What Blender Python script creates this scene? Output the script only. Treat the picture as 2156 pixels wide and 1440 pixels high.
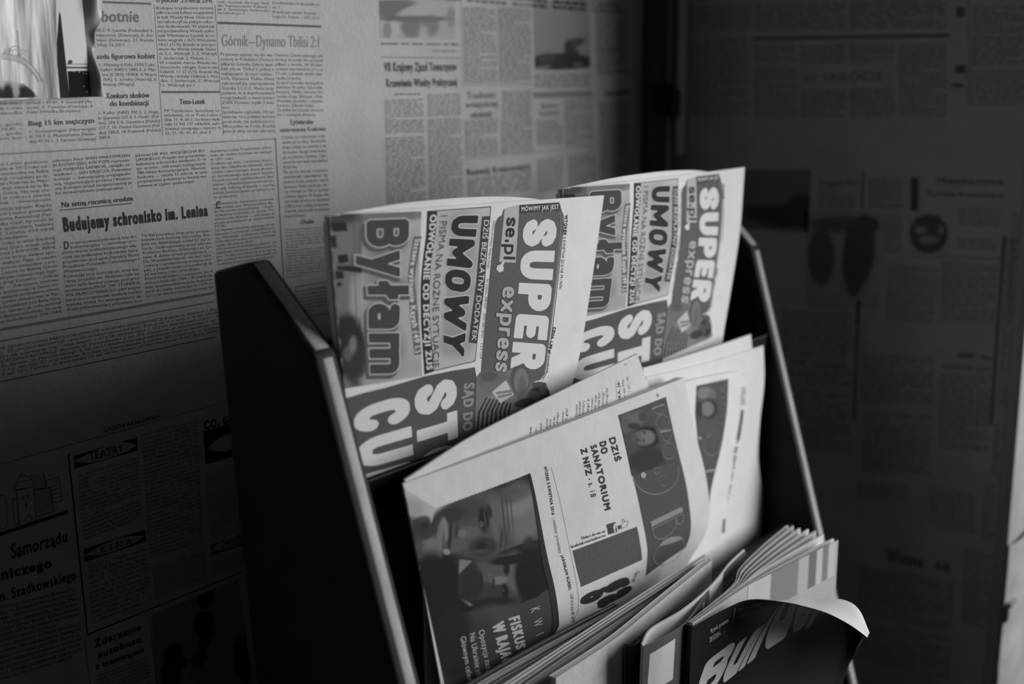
import bpy, bmesh, math, random
import numpy as np
from mathutils import Vector, Matrix

# ================================================================ camera, world, light, exposure
scene = bpy.context.scene
COL = scene.collection
for o in list(bpy.data.objects): bpy.data.objects.remove(o)

YAW, PITCH, ROLL = math.radians(51.65), math.radians(12.1), math.radians(-0.6)
fwd = Vector((math.sin(YAW)*math.cos(PITCH), math.cos(YAW)*math.cos(PITCH), -math.sin(PITCH)))
r0 = Vector((math.cos(YAW), -math.sin(YAW), 0)); u0 = r0.cross(fwd)
rt = math.cos(ROLL)*r0+math.sin(ROLL)*u0; up = -math.sin(ROLL)*r0+math.cos(ROLL)*u0
CAM_POS = Vector((-0.4508, -0.71, 1.40))
cam = bpy.data.cameras.new('camera')
cam.sensor_fit = 'HORIZONTAL'; cam.sensor_width = 36.0; cam.lens = 36.0*2500/2156
cam.clip_start = 0.02; cam.clip_end = 60
cam.dof.use_dof = True; cam.dof.focus_distance = 0.825; cam.dof.aperture_fstop = 3.5
cam.dof.aperture_blades = 9
co = bpy.data.objects.new('camera', cam); COL.objects.link(co)
co.matrix_world = Matrix(((rt.x, up.x, -fwd.x, CAM_POS.x), (rt.y, up.y, -fwd.y, CAM_POS.y), (rt.z, up.z, -fwd.z, CAM_POS.z), (0, 0, 0, 1)))
scene.camera = co

world = bpy.data.worlds.new('dim_room'); scene.world = world; world.use_nodes = True
bg = world.node_tree.nodes['Background']; bg.inputs[0].default_value = (1, 1, 1, 1); bg.inputs[1].default_value = 0.018

def area(name, loc, target, sx, sy, power):
    l = bpy.data.lights.new(name, 'AREA'); l.shape = 'RECTANGLE'; l.size = sx; l.size_y = sy; l.energy = power
    o = bpy.data.objects.new(name, l); COL.objects.link(o); o.location = loc
    o.rotation_euler = (Vector(target)-Vector(loc)).to_track_quat('-Z', 'Y').to_euler()
    return o
# daylight that falls in through the doorway in the right wall, from about eye height
area('doorway_daylight', (1.50, -1.50, 1.50), (0.15, -0.1, 1.30), 1.2, 1.1, 42)

vs = scene.view_settings
vs.view_transform = 'Standard'; vs.look = 'None'; vs.exposure = 0.0; vs.gamma = 1.0; vs.use_curve_mapping = False

# ================================================================ helpers
# ---------------------------------------------------------------- surfaces
def _cr(u, n):
    """Catmull-Rom weights, (len(u), n) matrix for n evenly spaced knots"""
    u = np.asarray(u, float)*(n-1) if n == 2 else np.clip(np.asarray(u, float), -0.05, 1.05)*(n-1)
    i = np.clip(np.floor(u).astype(int), 0, n-2)
    f = u-i
    W = np.zeros((len(u), n))
    if n == 2:
        W[:, 0] = 1-f; W[:, 1] = f
        return W
    r = np.arange(len(u))
    w = [-.5*f+f**2-.5*f**3, 1-2.5*f**2+1.5*f**3, .5*f+2*f**2-1.5*f**3, -.5*f**2+.5*f**3]
    for k, wk in zip((-1, 0, 1, 2), w):
        j = i+k
        lo = j < 0; hi = j > n-1; ok = ~(lo | hi)
        np.add.at(W, (r[ok], j[ok]), wk[ok])
        np.add.at(W, (r[lo], np.zeros(lo.sum(), int)), 2*wk[lo]); np.add.at(W, (r[lo], np.ones(lo.sum(), int)), -wk[lo])
        np.add.at(W, (r[hi], np.full(hi.sum(), n-1)), 2*wk[hi]); np.add.at(W, (r[hi], np.full(hi.sum(), n-2)), -wk[hi])
    return W

class Sheet:
    """smooth sheet of paper through a grid of points: rows run top to bottom, columns left to right"""
    def __init__(self, grid, flip=False):
        self.g = np.array(grid, float); self.flip = flip
    def at(self, st, off=0.0):
        st = np.atleast_2d(np.asarray(st, float))
        def ev(q):
            Ws = _cr(q[:, 0], self.g.shape[1]); Wt = _cr(q[:, 1], self.g.shape[0])
            return np.einsum('ki,kj,ijc->kc', Wt, Ws, self.g)
        P = ev(st)
        if off is None or (np.isscalar(off) and off == 0.0): return P
        h = 1e-3
        du = ev(st+[h, 0])-ev(st-[h, 0]); dv = ev(st+[0, h])-ev(st-[0, h])
        n = np.cross(dv, du); n /= np.linalg.norm(n, axis=1)[:, None]+1e-12
        if self.flip: n = -n
        off = np.asarray(off, float)
        return P+n*(off[:, None] if off.ndim else off)


GRIDS = {
 'wallA': [[[-.42,-0.0006,1.62],[.238,-0.0006,1.62]],[[-.42,-0.0006,1.178],[.238,-0.0006,1.178]]],
 'wallB': [[[.232,-0.0004,1.56],[.662,-0.0004,1.56]],[[.232,-0.0004,1.02],[.662,-0.0004,1.02]]],
 'wallC': [[[-.4,-0.0003,1.184],[.25,-0.0003,1.184]],[[-.4,-0.0003,.7],[.25,-0.0003,.7]]],
 'rightD': [[[.7286,-.03,1.62],[.7286,-.392,1.62]],[[.7286,-.03,1.316],[.7286,-.392,1.316]]],
 'rightE': [[[.7284,-.03,1.318],[.7284,-.392,1.318]],[[.7284,-.03,.78],[.7284,-.392,.78]]],
 'paper1': [[[.0146,-.211,1.3301],[.0942,-.2105,1.3274],[.1864,-.21,1.3241],[.293,-.211,1.3203]],[[.0137,-.214,1.2793],[.086,-.2145,1.2747],[.1672,-.215,1.2696],[.2747,-.2135,1.2621]],[[.0171,-.2155,1.2224],[.0857,-.216,1.2183],[.153,-.2165,1.2149],[.2581,-.214,1.207]],[[.0229,-.2175,1.1627],[.0857,-.2175,1.1657],[.1457,-.2175,1.1685],[.2389,-.216,1.1677]],[[.0229,-.2175,1.1127],[.0857,-.2175,1.1157],[.1457,-.2175,1.1185],[.2389,-.216,1.1177]],[[.0229,-.2175,1.0627],[.0857,-.2175,1.0656],[.1457,-.2175,1.0685],[.2389,-.216,1.0676]],[[.0229,-.2175,1.02],[.0857,-.2175,1.02],[.1457,-.2175,1.02],[.2389,-.216,1.02]]],
 'paper2': [[[.2534,-.2015,1.3277],[.3428,-.2035,1.3273],[.4367,-.205,1.3271],[.5194,-.21,1.3281]],[[.2535,-.2035,1.2763],[.3383,-.207,1.2749],[.4264,-.209,1.2725],[.514,-.21,1.2719]],[[.2557,-.204,1.2243],[.3307,-.209,1.2241],[.4067,-.212,1.224],[.4989,-.211,1.2221]],[[.2598,-.2055,1.1669],[.3273,-.21,1.1707],[.3928,-.2135,1.1724],[.4794,-.2135,1.1712]],[[.2598,-.2055,1.1169],[.3273,-.21,1.1207],[.3928,-.2135,1.1224],[.4794,-.2135,1.1212]],[[.2598,-.2055,1.0669],[.3273,-.21,1.0707],[.3928,-.2135,1.0724],[.4794,-.2135,1.0712]],[[.2598,-.2055,1.02],[.3273,-.21,1.02],[.3928,-.2135,1.02],[.4794,-.2135,1.02]]],
 'gaz': [[[.0311,-.246,1.1728],[.1182,-.246,1.1713],[.2262,-.246,1.1711],[.3565,-.246,1.172]],[[.0331,-.251,1.1425],[.1226,-.251,1.1382],[.233,-.251,1.1348],[.3654,-.251,1.1302]],[[.038,-.254,1.1045],[.1282,-.254,1.0966],[.2428,-.254,1.0882],[.3845,-.254,1.0771]],[[.0437,-.255,1.0702],[.1362,-.255,1.0586],[.2516,-.2545,1.0466],[.3881,-.2535,1.0384]],[[.0526,-.253,1.0341],[.1426,-.253,1.0219],[.2507,-.252,1.0111],[.3652,-.25,1.0146]],[[.0616,-.25,.9995],[.1445,-.25,.9871],[.2409,-.2485,.979],[.3347,-.246,.9899]],[[.0616,-.25,.9395],[.1445,-.25,.9271],[.2409,-.2485,.919],[.3347,-.246,.9299]],[[.0616,-.25,.9],[.1445,-.25,.9],[.2409,-.2485,.9],[.3347,-.246,.9]]],
 'gazback': [[[.0344,-.2445,1.1739],[.1037,-.2405,1.1843],[.1997,-.238,1.1922],[.3018,-.2365,1.2002]],[[.0394,-.245,1.1392],[.1121,-.2415,1.1489],[.2114,-.239,1.1565],[.3218,-.2375,1.1612]],[[.0465,-.246,1.0994],[.1212,-.2425,1.1071],[.2231,-.24,1.1143],[.3357,-.2385,1.1165]],[[.0465,-.246,1.0393],[.1212,-.2425,1.0471],[.2231,-.24,1.0543],[.3357,-.2385,1.0565]],[[.0465,-.246,.9794],[.1212,-.2425,.9871],[.2231,-.24,.9943],[.3357,-.2385,.9965]],[[.0465,-.246,.9],[.1212,-.2425,.9],[.2231,-.24,.9],[.3357,-.2385,.9]]],
 'gaz2front': [[[.3358,-.2345,1.1633],[.3814,-.2345,1.1621],[.4256,-.2345,1.1585],[.4753,-.2345,1.1533]],[[.3425,-.235,1.1318],[.3843,-.235,1.1283],[.4264,-.235,1.1244],[.4702,-.235,1.1199]],[[.3496,-.2355,1.0984],[.3872,-.2355,1.0949],[.4234,-.2355,1.0915],[.4563,-.2355,1.0885]],[[.3544,-.236,1.0647],[.3853,-.236,1.0609],[.4127,-.236,1.0584],[.4359,-.236,1.0572]],[[.3556,-.236,1.0314],[.3819,-.236,1.0256],[.4043,-.236,1.0212],[.4236,-.236,1.0179]],[[.3556,-.236,.9714],[.3819,-.236,.9656],[.4043,-.236,.9612],[.4236,-.236,.9579]],[[.3556,-.236,.9],[.3819,-.236,.9],[.4043,-.236,.9],[.4236,-.236,.9]]],
 'gaz2mid': [[[.3392,-.2325,1.1587],[.3851,-.2325,1.1558],[.4347,-.2325,1.152],[.4917,-.2325,1.1472]],[[.346,-.233,1.1282],[.3903,-.233,1.124],[.4381,-.233,1.1195],[.4895,-.233,1.1146]],[[.353,-.2335,1.0946],[.3957,-.2335,1.0904],[.4364,-.2335,1.0858],[.4782,-.2335,1.082]],[[.3579,-.234,1.0607],[.3963,-.234,1.0574],[.4319,-.234,1.0539],[.4668,-.234,1.0496]],[[.3614,-.234,1.0265],[.3954,-.234,1.0209],[.426,-.234,1.0167],[.4559,-.234,1.0129]],[[.3614,-.234,.9665],[.3954,-.234,.9609],[.426,-.234,.9567],[.4559,-.234,.9529]],[[.3614,-.234,.9],[.3954,-.234,.9],[.426,-.234,.9],[.4559,-.234,.9]]],
 'gaz2back': [[[.3245,-.2305,1.1766],[.3879,-.2305,1.1716],[.4557,-.2305,1.1683],[.5272,-.2305,1.166]],[[.3311,-.231,1.1435],[.3932,-.231,1.1395],[.462,-.231,1.135],[.5305,-.231,1.1317]],[[.3378,-.2315,1.1105],[.3961,-.2315,1.1059],[.4604,-.2315,1.1002],[.5235,-.2315,1.0943]],[[.3424,-.232,1.0773],[.4017,-.232,1.0711],[.4616,-.232,1.0642],[.5219,-.232,1.0582]],[[.348,-.232,1.043],[.4057,-.232,1.0358],[.4692,-.232,1.0264],[.5332,-.232,1.0179]],[[.348,-.232,.983],[.4057,-.232,.9758],[.4692,-.232,.9664],[.5332,-.232,.9579]],[[.348,-.232,.9],[.4057,-.232,.9],[.4692,-.232,.9],[.5332,-.232,.9]]],
 'gaz2rear': [[[.3229,-.2288,1.1839],[.3787,-.2288,1.1817],[.44,-.2288,1.1806],[.5047,-.2288,1.1801]],[[.3298,-.229,1.1482],[.3868,-.229,1.1455],[.4467,-.229,1.1431],[.5141,-.229,1.1402]],[[.337,-.2293,1.1102],[.3927,-.2293,1.1063],[.4511,-.2293,1.102],[.5182,-.2293,1.0952]],[[.337,-.2293,1.0502],[.3927,-.2293,1.0463],[.4511,-.2293,1.042],[.5182,-.2293,1.0352]],[[.337,-.2293,.9],[.3927,-.2293,.9],[.4511,-.2293,.9],[.5182,-.2293,.9]]],
 'darkmag': [[[.0151,-.2315,1.1436],[.0373,-.2315,1.1434],[.0628,-.2315,1.1425]],[[.0223,-.232,1.0965],[.0452,-.232,1.0961],[.0715,-.232,1.0948]],[[.0319,-.2325,1.0459],[.0557,-.2325,1.0457],[.0831,-.2325,1.0447]],[[.0319,-.2325,.9659],[.0557,-.2325,.9657],[.0831,-.2325,.9647]],[[.0319,-.2325,.9],[.0557,-.2325,.9],[.0831,-.2325,.9]]],
 'builder': [[[.2082,-.3425,1.0425],[.2472,-.347,1.0425],[.2692,-.354,1.0425],[.2717,-.378,1.046],[.2755,-.394,1.0451],[.2819,-.407,1.0414],[.2938,-.418,1.0316],[.3024,-.427,1.0219]],[[.2077,-.3415,1.0225],[.2477,-.346,1.0225],[.2752,-.352,1.025],[.303,-.368,1.033],[.3263,-.379,1.0287],[.3376,-.394,1.0283],[.3295,-.409,1.0279],[.3134,-.424,1.0207]],[[.2072,-.34,.99],[.2487,-.344,.99],[.2832,-.35,.9925],[.331,-.36,.9991],[.3511,-.37,.9998],[.3625,-.3825,1.0013],[.3641,-.394,1.0001],[.3567,-.404,.9951]],[[.2067,-.3405,.94],[.2492,-.3435,.94],[.2867,-.3475,.94],[.3217,-.3525,.94],[.3492,-.358,.94],[.3717,-.364,.94],[.3892,-.37,.94],[.3992,-.376,.94]],[[.2067,-.3395,.875],[.2492,-.3415,.875],[.2867,-.344,.875],[.3242,-.3465,.875],[.3542,-.3495,.875],[.3792,-.353,.875],[.3992,-.3565,.875],[.4142,-.359,.875]],[[.2067,-.3385,.757],[.2492,-.3395,.757],[.2867,-.341,.757],[.3242,-.3425,.757],[.3542,-.345,.757],[.3792,-.347,.757],[.3992,-.3495,.757],[.4167,-.3515,.757]]],
 'greymag': [[[.1622,-.3315,1.0425],[.1822,-.336,1.0425],[.2092,-.3365,1.0425],[.2417,-.329,1.0425],[.2727,-.3205,1.0425],[.3142,-.3135,1.0425],[.3492,-.309,1.0425]],[[.1622,-.33,.975],[.1822,-.3345,.975],[.2092,-.335,.975],[.2417,-.3275,.975],[.2727,-.319,.975],[.3142,-.312,.975],[.3492,-.3075,.975]],[[.1622,-.3285,.9],[.1822,-.333,.9],[.2092,-.3335,.9],[.2417,-.326,.9],[.2727,-.3175,.9],[.3142,-.3105,.9],[.3492,-.306,.9]],[[.1622,-.327,.757],[.1822,-.3315,.757],[.2092,-.332,.757],[.2417,-.3245,.757],[.2727,-.316,.757],[.3142,-.309,.757],[.3492,-.3045,.757]]],
 'greyback': [[[.1632,-.3305,1.0435],[.1862,-.3232,1.0435],[.2207,-.325,1.0435],[.2587,-.3227,1.0435],[.2892,-.318,1.0435],[.3192,-.3115,1.0435],[.3492,-.3078,1.0435]],[[.1632,-.329,.975],[.1862,-.3217,.975],[.2207,-.3235,.975],[.2587,-.3212,.975],[.2892,-.3165,.975],[.3192,-.31,.975],[.3492,-.3063,.975]],[[.1632,-.3275,.9],[.1862,-.3202,.9],[.2207,-.322,.9],[.2587,-.3197,.9],[.2892,-.315,.9],[.3192,-.3085,.9],[.3492,-.3048,.9]],[[.1632,-.326,.757],[.1862,-.3187,.757],[.2207,-.3205,.757],[.2587,-.3182,.757],[.2892,-.3135,.757],[.3192,-.307,.757],[.3492,-.3033,.757]]],
 'whitemag': [[[.0932,-.3115,1.043],[.1292,-.3118,1.043],[.1667,-.311,1.043],[.2072,-.307,1.043],[.2592,-.302,1.043],[.3167,-.297,1.043]],[[.0932,-.3115,.95],[.1292,-.3118,.95],[.1667,-.311,.95],[.2072,-.307,.95],[.2592,-.302,.95],[.3167,-.297,.95]],[[.0932,-.3115,.757],[.1292,-.3118,.757],[.1667,-.311,.757],[.2072,-.307,.757],[.2592,-.302,.757],[.3167,-.297,.757]]],
 'foil': [[[-.1012,-.012,1.468],[-.02,-.012,1.472]],[[-.1067,-.012,1.3948],[-.0258,-.012,1.3965]]],
 'card': [[[-.02,-0.0055,1.4709],[0.00064,-0.0055,1.4722]],[[-.0235,-0.0055,1.3962],[0.00098,-0.0055,1.3967]]],
}
PRINT = [
 ('L','wallA','rule_line',[[.6496,.3683],[.7212,.3666]],{'w':0.00144,'ink':.17,'layer':1}),
 ('T','wallA','headline','obotnie',[[.6532,.3807],[.7069,.3773]],[[.6522,.397],[.7059,.3947]],{'ink':.2,'bold':.03}),
 ('B','wallA','text_column','30,5. 4. Lantila (Finlandia) 5./twarsson (Szwecja), 6. An-/tniec (Szwecja), 21. Rysula/lska) 36.20,5.|',[[.6543,.4053],[.723,.4028],[.7213,.4314],[.6547,.4332]],{'ink':.12,'bold':0}),
 ('T','wallA','headline','azda figurowa kobiet',[[.6533,.4429],[.7224,.4404]],[[.6529,.4502],[.7219,.4485]],{'ink':.12,'bold':.02}),
 ('B','wallA','text_column','1. Fleming (USA) 1970,5 pkt.,/Seyfert (NRD) 1882,3, 3. Mas-/kova (CSRS) 1828,8, 4. Noyes/(USA), 5. Schuba (Austria), 6./Almassy (Węgry).|',[[.6547,.455],[.7235,.454],[.7222,.4906],[.6543,.4905]],{'ink':.12,'bold':0}),
 ('T','wallA','headline','Konkurs skoków',[[.6606,.4996],[.7119,.4994]],[[.66,.508],[.7115,.5076]],{'ink':.1,'bold':.025}),
 ('T','wallA','headline','do kombinacji',[[.6642,.5114],[.7105,.511]],[[.6637,.5193],[.71,.5192]],{'ink':.1,'bold':.025}),
 ('B','wallA','text_column','1. Keller (NRF) 242,1, 2. Haga-/ki (Japonia) 237,4, 3. Fieder (Pol-/ska) 234,9, 8. Gąsienica (Polska)/217,7, 16. Daniel-Gąsienica (Pol-/ska) 208,8, 18. Kawniok (Polska)/200,4.|',[[.6499,.5252],[.7227,.5258],[.7229,.5679],[.6479,.5689]],{'ink':.12,'bold':0}),
 ('T','wallA','headline','o puchar 25-lecia ZPR',[[.7285,.3571],[.8005,.3533]],[[.7281,.3637],[.8001,.3597]],{'ink':.15,'bold':.02}),
 ('B','wallA','text_column','Kolejny trzydniowy turniej/piłki ręcznej kobiet rozgrywany/w hali Wandy Now. Huta zna-/nie zakończył się pełnym sukce-/sem krakowianek. W piątek jak/już podawaliśmy Wanda poko-/nała Włókniarza Łącznik w so-/botę wygrała z AZS Warszawa/18:21 (11:8). Bramki w tym spo-/tkaniu dla Wandy zdobyły: Deleż-/na 5, L. Walczyk 3, Z. Walczyk/2, Stolarczyk 3, Matusz 1.|/W ostatnim meczu Wanda nie-/znacznie uległa Startowi/Gdańsk 11:12 (5:7). Bramki dla/Wandy zdobyły: Deleżna 5, Mol-/dian 2, Stolarczyk, Z. Walczyk/i L. Walczyk po 1.|',[[.7278,.369],[.8003,.3641],[.8035,.4931],[.726,.4919]],{'ink':.12,'bold':0}),
 ('L','wallA','rule_line',[[.7254,.3677],[.7246,.5651]],{'w':0.000324,'ink':.2,'layer':1}),
 ('L','wallA','rule_line',[[.8034,.3625],[.8039,.5694]],{'w':0.000339,'ink':.2,'layer':1}),
 ('L','wallA','rule_line',[[.7276,.4992],[.8023,.5002]],{'w':0.001426,'ink':.14,'layer':1}),
 ('T','wallA','headline','Toto-Lotek',[[.749,.5103],[.7821,.511]],[[.7485,.5187],[.7816,.5188]],{'ink':.1,'bold':.025}),
 ('B','wallA','text_column','PP Totalizator Sportowy za-/wiadamia, że w Toto-Lotku z/dnia 11. II. 68 r., na który wpły-/nęło 12 965 137 zakładów, wylo-/sowano następujące numery: 8,/12, 21, 35, 45, 47, dod. 5.|',[[.7287,.5245],[.8026,.5267],[.8018,.568],[.7273,.566]],{'ink':.12,'bold':0}),
 ('B','wallA','text_column','radz i Koźmik, dla Legii, Wol-/ski, Szymanowski, Kałmuk i/jak T. Sawickiego, Rutkowski i/Strzelecki po 1.|',[[.8063,.3548],[.8806,.3521],[.8795,.3759],[.8056,.3777]],{'ink':.13,'bold':0}),
 ('B','wallA','text_column','Grodzieński i Kulczyński po/sie 7.|/Bramkowe wyniki: Bochnia —/Legia 5:5, Radom — AZS 26:21.|',[[.8837,.3498],[.9572,.3478],[.9575,.3785],[.8831,.3799]],{'ink':.17,'bold':0}),
 ('L','wallA','rule_line',[[.806,.3905],[.9566,.3894]],{'w':0.001705,'ink':.13,'layer':1}),
 ('T','wallA','headline','Górnik—Dynamo Tbilisi 2:1',[[.8094,.4083],[.956,.4052]],[[.8084,.4269],[.9551,.4253]],{'ink':.3,'bold':.012}),
 ('B','wallA','text_column','Przyzwyczajony się do wy-/raźnej w Polskiem Dumce/piłkarze Górnika Zabrze spot-/kali się w Tbilisi z jedną z/najlepszych drużyn radziec-/kich, Dynamo Tbilisi. Mecz/zakończył się zwycięstwem/Górnika 2:1 (1:1). Warto przy-/pomnieć, że w dotychczasowych/rozgrywkach o mistrzostwo/ZSRR Dynamo zajęło 3 miej-/sce.|/Spotkanie oglądało 30 tys./widzów. Gra polskiej drużyny/podobała się publiczności./Wszystkie w 3 min. Kostka/puścił silny strzał obrońcy',[[.8064,.436],[.8819,.4358],[.8796,.5703],[.804,.5673]],{'ink':.12,'bold':0}),
 ('B','wallA','text_column','Dynamo Zamikowskiego, ale/wraca bramki do pozycji/piłkarz z boiska. W 20 min./Lentner wyrównał na 1:1 a w/57 min. Lubański zdobył zwy-/cięską bramkę.|/Zespół Górnika wystąpił w/składzie: Kostka, Gorzelik,/Kaczera, Oślizło, Latocha, Flo-/reński, Deja, Wilczek, Olek,/Musiałek (Jarosik), Lubański,/Lentner (Skowronek).|/Za kilka dni Górnik zmierzy/się z następną drużyną.|',[[.8833,.4357],[.9578,.4357],[.955,.5457],[.8827,.543]],{'ink':.13,'bold':0}),
 ('T','wallA','headline','Łyżwiarskie',[[.9023,.5481],[.9385,.5495]],[[.9024,.5573],[.9381,.5578]],{'ink':.13,'bold':.03}),
 ('T','wallA','headline','mistrzostwa Krakowa',[[.8857,.562],[.9574,.5626]],[[.8854,.569],[.9571,.5704]],{'ink':.12,'bold':.03}),
 ('B','wallA','text_column','Dzisiaj na sztucznym lodo-/wisku przy ulicy Siemiradz-/kiego odbyły się zawody o mi-/strzostwo okręgu krakowskie-/go w jeździe szybkiej. Zgło-/szono do nich wielu zawodników/Krakowa.|/Na starcie stanęło trzydzieści/zawodniczek i zawodników. Naj-/większą liczbę punktów zebrali/juniorzy z klubu szkolnego, któ-/rzy w biegu na 500 m uzyskali/czołowe miejsca. W drugim dniu/startowali seniorzy na dystansie/1500 m oraz sztafety drużynowe./Zawody zakończyły się późnym/popołudniem.|',[[.8885,.574],[.9585,.575],[.9585,.724],[.8865,.7189]],{'ink':.12,'bold':0}),
 ('T','wallA','headline','Obadie',[[.9105,.7244],[.9318,.7256]],[[.9102,.7323],[.9315,.7336]],{'ink':.12,'bold':.03}),
 ('B','wallA','text_column','Dzisiaj na sztucznym lodo-/wisku przy ulicy Siemiradz-/kiego odbyły się zawody o mi-/strzostwo okręgu krakowskie-/go w jeździe szybkiej. Zgło-/szono do nich wielu zawodników/Krakowa.|/Na starcie stanęło trzydzieści/zawodniczek i zawodników. Naj-/większą liczbę punktów zebrali/juniorzy z klubu szkolnego, któ-/rzy w biegu na 500 m uzyskali/czołowe miejsca. W drugim dniu/startowali seniorzy na dystansie/1500 m oraz sztafety drużynowe./Zawody zakończyły się późnym/popołudniem.|',[[.8867,.7362],[.9578,.7408],[.9538,.8301],[.8828,.8245]],{'ink':.12,'bold':0}),
 ('L','wallA','rule_line',[[.8974,.8428],[.9576,.8432],[.958,.9029],[.8971,.8988],[.8974,.8428]],{'w':0.000627,'ink':.12,'layer':1}),
 ('B','wallA','text_column','BARAN PRZYBYSZEWSKI/w roku ubiegłym zdobył/drużynowy tytuł mistrza/Polski i otrzymał puchar/zasłużonego działacza dla/miasta Krakowa w sporcie./Gratulujemy.|',[[.8997,.849],[.9483,.8502],[.9476,.8946],[.8999,.8919]],{'ink':.1,'bold':0}),
 ('L','wallA','rule_line',[[.5422,.5819],[.878,.5802]],{'w':0.000884,'ink':.24,'layer':1}),
 ('L','wallA','rule_line',[[.8782,.5794],[.8797,.8273]],{'w':0.001086,'ink':.17,'layer':1}),
 ('B','wallA','text_column','Iljicz Lenin podczas/pobytu w 1912 roku od-/był wycieczkę na Babią/policji rosyjskiej przy-/jechał z Krakowa do Mako-/wa, skąd udawał się na Ba-/bią Górę. Na niej sta-/nął w rubryce zawód,/wpisał — rewolucjonista.|',[[.5321,.5921],[.5903,.5922],[.5909,.6537],[.5309,.6528]],{'ink':.1,'bold':0}),
 ('B','wallA','text_column','Organizacyjnym Rajdu/Szlakami Lenina powstała/w rocznicę Rewolucji Paź-/dziernika myśl, by nosić Ją/czynem społecznym, budowa/im. W. Lenina. Od myśli/było już niedaleko.|/W ub. roku w wizji lokalnej/na Babiej Góry wzięli udział/towarzysze z KW PZPR, WRN,/ZMS oraz liczny aktyw spo-/łeczny i działaczy. Mając na uwadze/historyczne związane z po-/bytem Lenina na Babiej Górze/i perspektywę rozwoju tego regio-/nu przy drogi Katowice — Zawoja/Szklarki — Zakopane, budowa/ośrodka turystycznego w Zawoi, roz-/budowa wystawy) postanowiono schroni-/sko im. Lenina zlokalizować w Mar-/kowych Szczawinach pod Babią Górą./W końcu czerwca ub. roku powstał/Komitet Budowy schroniska. Na czele/stanął przewodniczący ZW TPPR',[[.5199,.6545],[.5903,.6548],[.5908,.8204],[.5109,.8207]],{'ink':.08,'bold':0}),
 ('B','wallA','text_column','sekretarz Prez. WRN MAKSYMILIAN/BUDZIWOJSKI, KW PZPR reprezen-/tuje MARIAN SAMBOR, związki za-/wodowe — JAN KREJCZA. Powołano/komisje — inwestycyjną, propagando-/wą, organizacyjno-prawną i finanso-/wą. Komitet został zarejestrowany ja-/ko stowarzyszenie pełnoprawne.|',[[.595,.5921],[.6828,.5904],[.6836,.6457],[.5952,.6454]],{'ink':.06,'bold':0}),
 ('B','wallA','text_column','jektowi DR INŻ. WOJCIECHA BU-/LIŃSKIEGO. Projekt ten przewiduje/kubaturę schroniska wielkości 5—6/tys. m sześc., 160 miejsc noclegowych,/180 miejsc konsumpcyjnych. Wartość/budowy — około 15 mln zł, w tym/przynajmniej połowa prac będzie wy-/konana w czynie społecznym.|',[[.6892,.5912],[.7785,.5899],[.7784,.6449],[.6895,.6448]],{'ink':.06,'bold':0}),
 ('B','wallA','text_column','dzimierza Lenina Przekazanie schro-/niska do użytku turystów ma nastąpić/w 1971 roku.|/Zrobiono już dużo. Ceremonia wmuro-/wania aktu odbędzie się niebawem, zakoń-/czenie i tworzonego dzieła głosno-/ści terminowego wykonania zadania./Dotychczasowe uzgodnienia prac bud./biurom i administracyjno-prawnym po-/dań gdy miliony zł wyszły z czynów/załogi. Jeszcze jeden przykład pra-/cy społecznej.|',[[.7842,.5913],[.8727,.5906],[.8741,.6759],[.7849,.6731]],{'ink':.11,'bold':0}),
 ('T','wallA','headline','Na setną rocznicę urodzin',[[.6003,.6555],[.6826,.6563]],[[.6003,.6635],[.6826,.6632]],{'ink':.06,'bold':.02}),
 ('L','wallA','rule_line',[[.5985,.6677],[.6801,.667]],{'w':0.000619,'ink':.06,'layer':1}),
 ('T','wallA','headline','Budujemy schronisko im. Lenina',[[.5995,.6781],[.7765,.68]],[[.5998,.7001],[.7763,.6998]],{'ink':.05,'bold':.055}),
 ('T','wallA','headline','D',[[.5989,.7139],[.6051,.714]],[[.5988,.7257],[.6051,.7254]],{'ink':.05,'bold':.02}),
 ('B','wallA','text_column','o opracowania pierwszej fazy do-/kumentacyjnej — ramowego pro-',[[.6066,.7137],[.6833,.7154],[.6837,.7289],[.6064,.727]],{'ink':.06,'bold':0}),
 ('B','wallA','text_column','gramowania architektonicznego włą-/czyły się społecznie krakowskie biura/projektowe pod egidą Dyrekcji Biura/Projektów Przemysłu Cementowego i/Wapienniczego.|',[[.5963,.7263],[.6836,.7294],[.6842,.766],[.5961,.7618]],{'ink':.06,'bold':0}),
 ('B','wallA','text_column','Powstają trzy koncepcje, trzy wa-/rianty projektowe. Niełatwe było za-/danie sądu konkursowego pod prze-/wodnictwem PROF. DR. STANISŁA-/WA MURCZYŃSKIEGO, gdyż wszyst-/kie prace projektowe uzyskały bardzo/wysoką ocenę. Po wielogodzinnej dy-/skusji pierwszeństwo przyznano pro-',[[.596,.7622],[.6842,.7665],[.6846,.8243],[.5958,.8187]],{'ink':.055,'bold':0}),
 ('B','wallA','text_column','To był pierwszy etap prac projek-/towawczych budowy schroniska. Pro-/jekt inż. Bulińskiego został 22 stycz-/nia br. zaakceptowany przez plenum/Komitetu Budowy Schroniska im. Le-/nina. A dalsze prace projektowe —/Do 20 października br. ma być opra-/cowany i zatwierdzony wstępny pro-/jekt, a projekt techniczno-roboczy do/30 kwietnia roku przyszłego.|/Prace budowlane rozpoczną się w/trzecim kwartale 1969 r. Komitet pla-/nuje doprowadzenie prac budowla-/nych do stanu surowego w 1970 ro-/ku — w setną rocznicę urodzin W.',[[.6887,.7152],[.7783,.7208],[.7787,.8218],[.6893,.8182]],{'ink':.055,'bold':0}),
 ('T','wallA','headline','C',[[.7875,.6776],[.7945,.6774]],[[.7873,.6897],[.7943,.689]],{'ink':.07,'bold':.02}),
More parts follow.
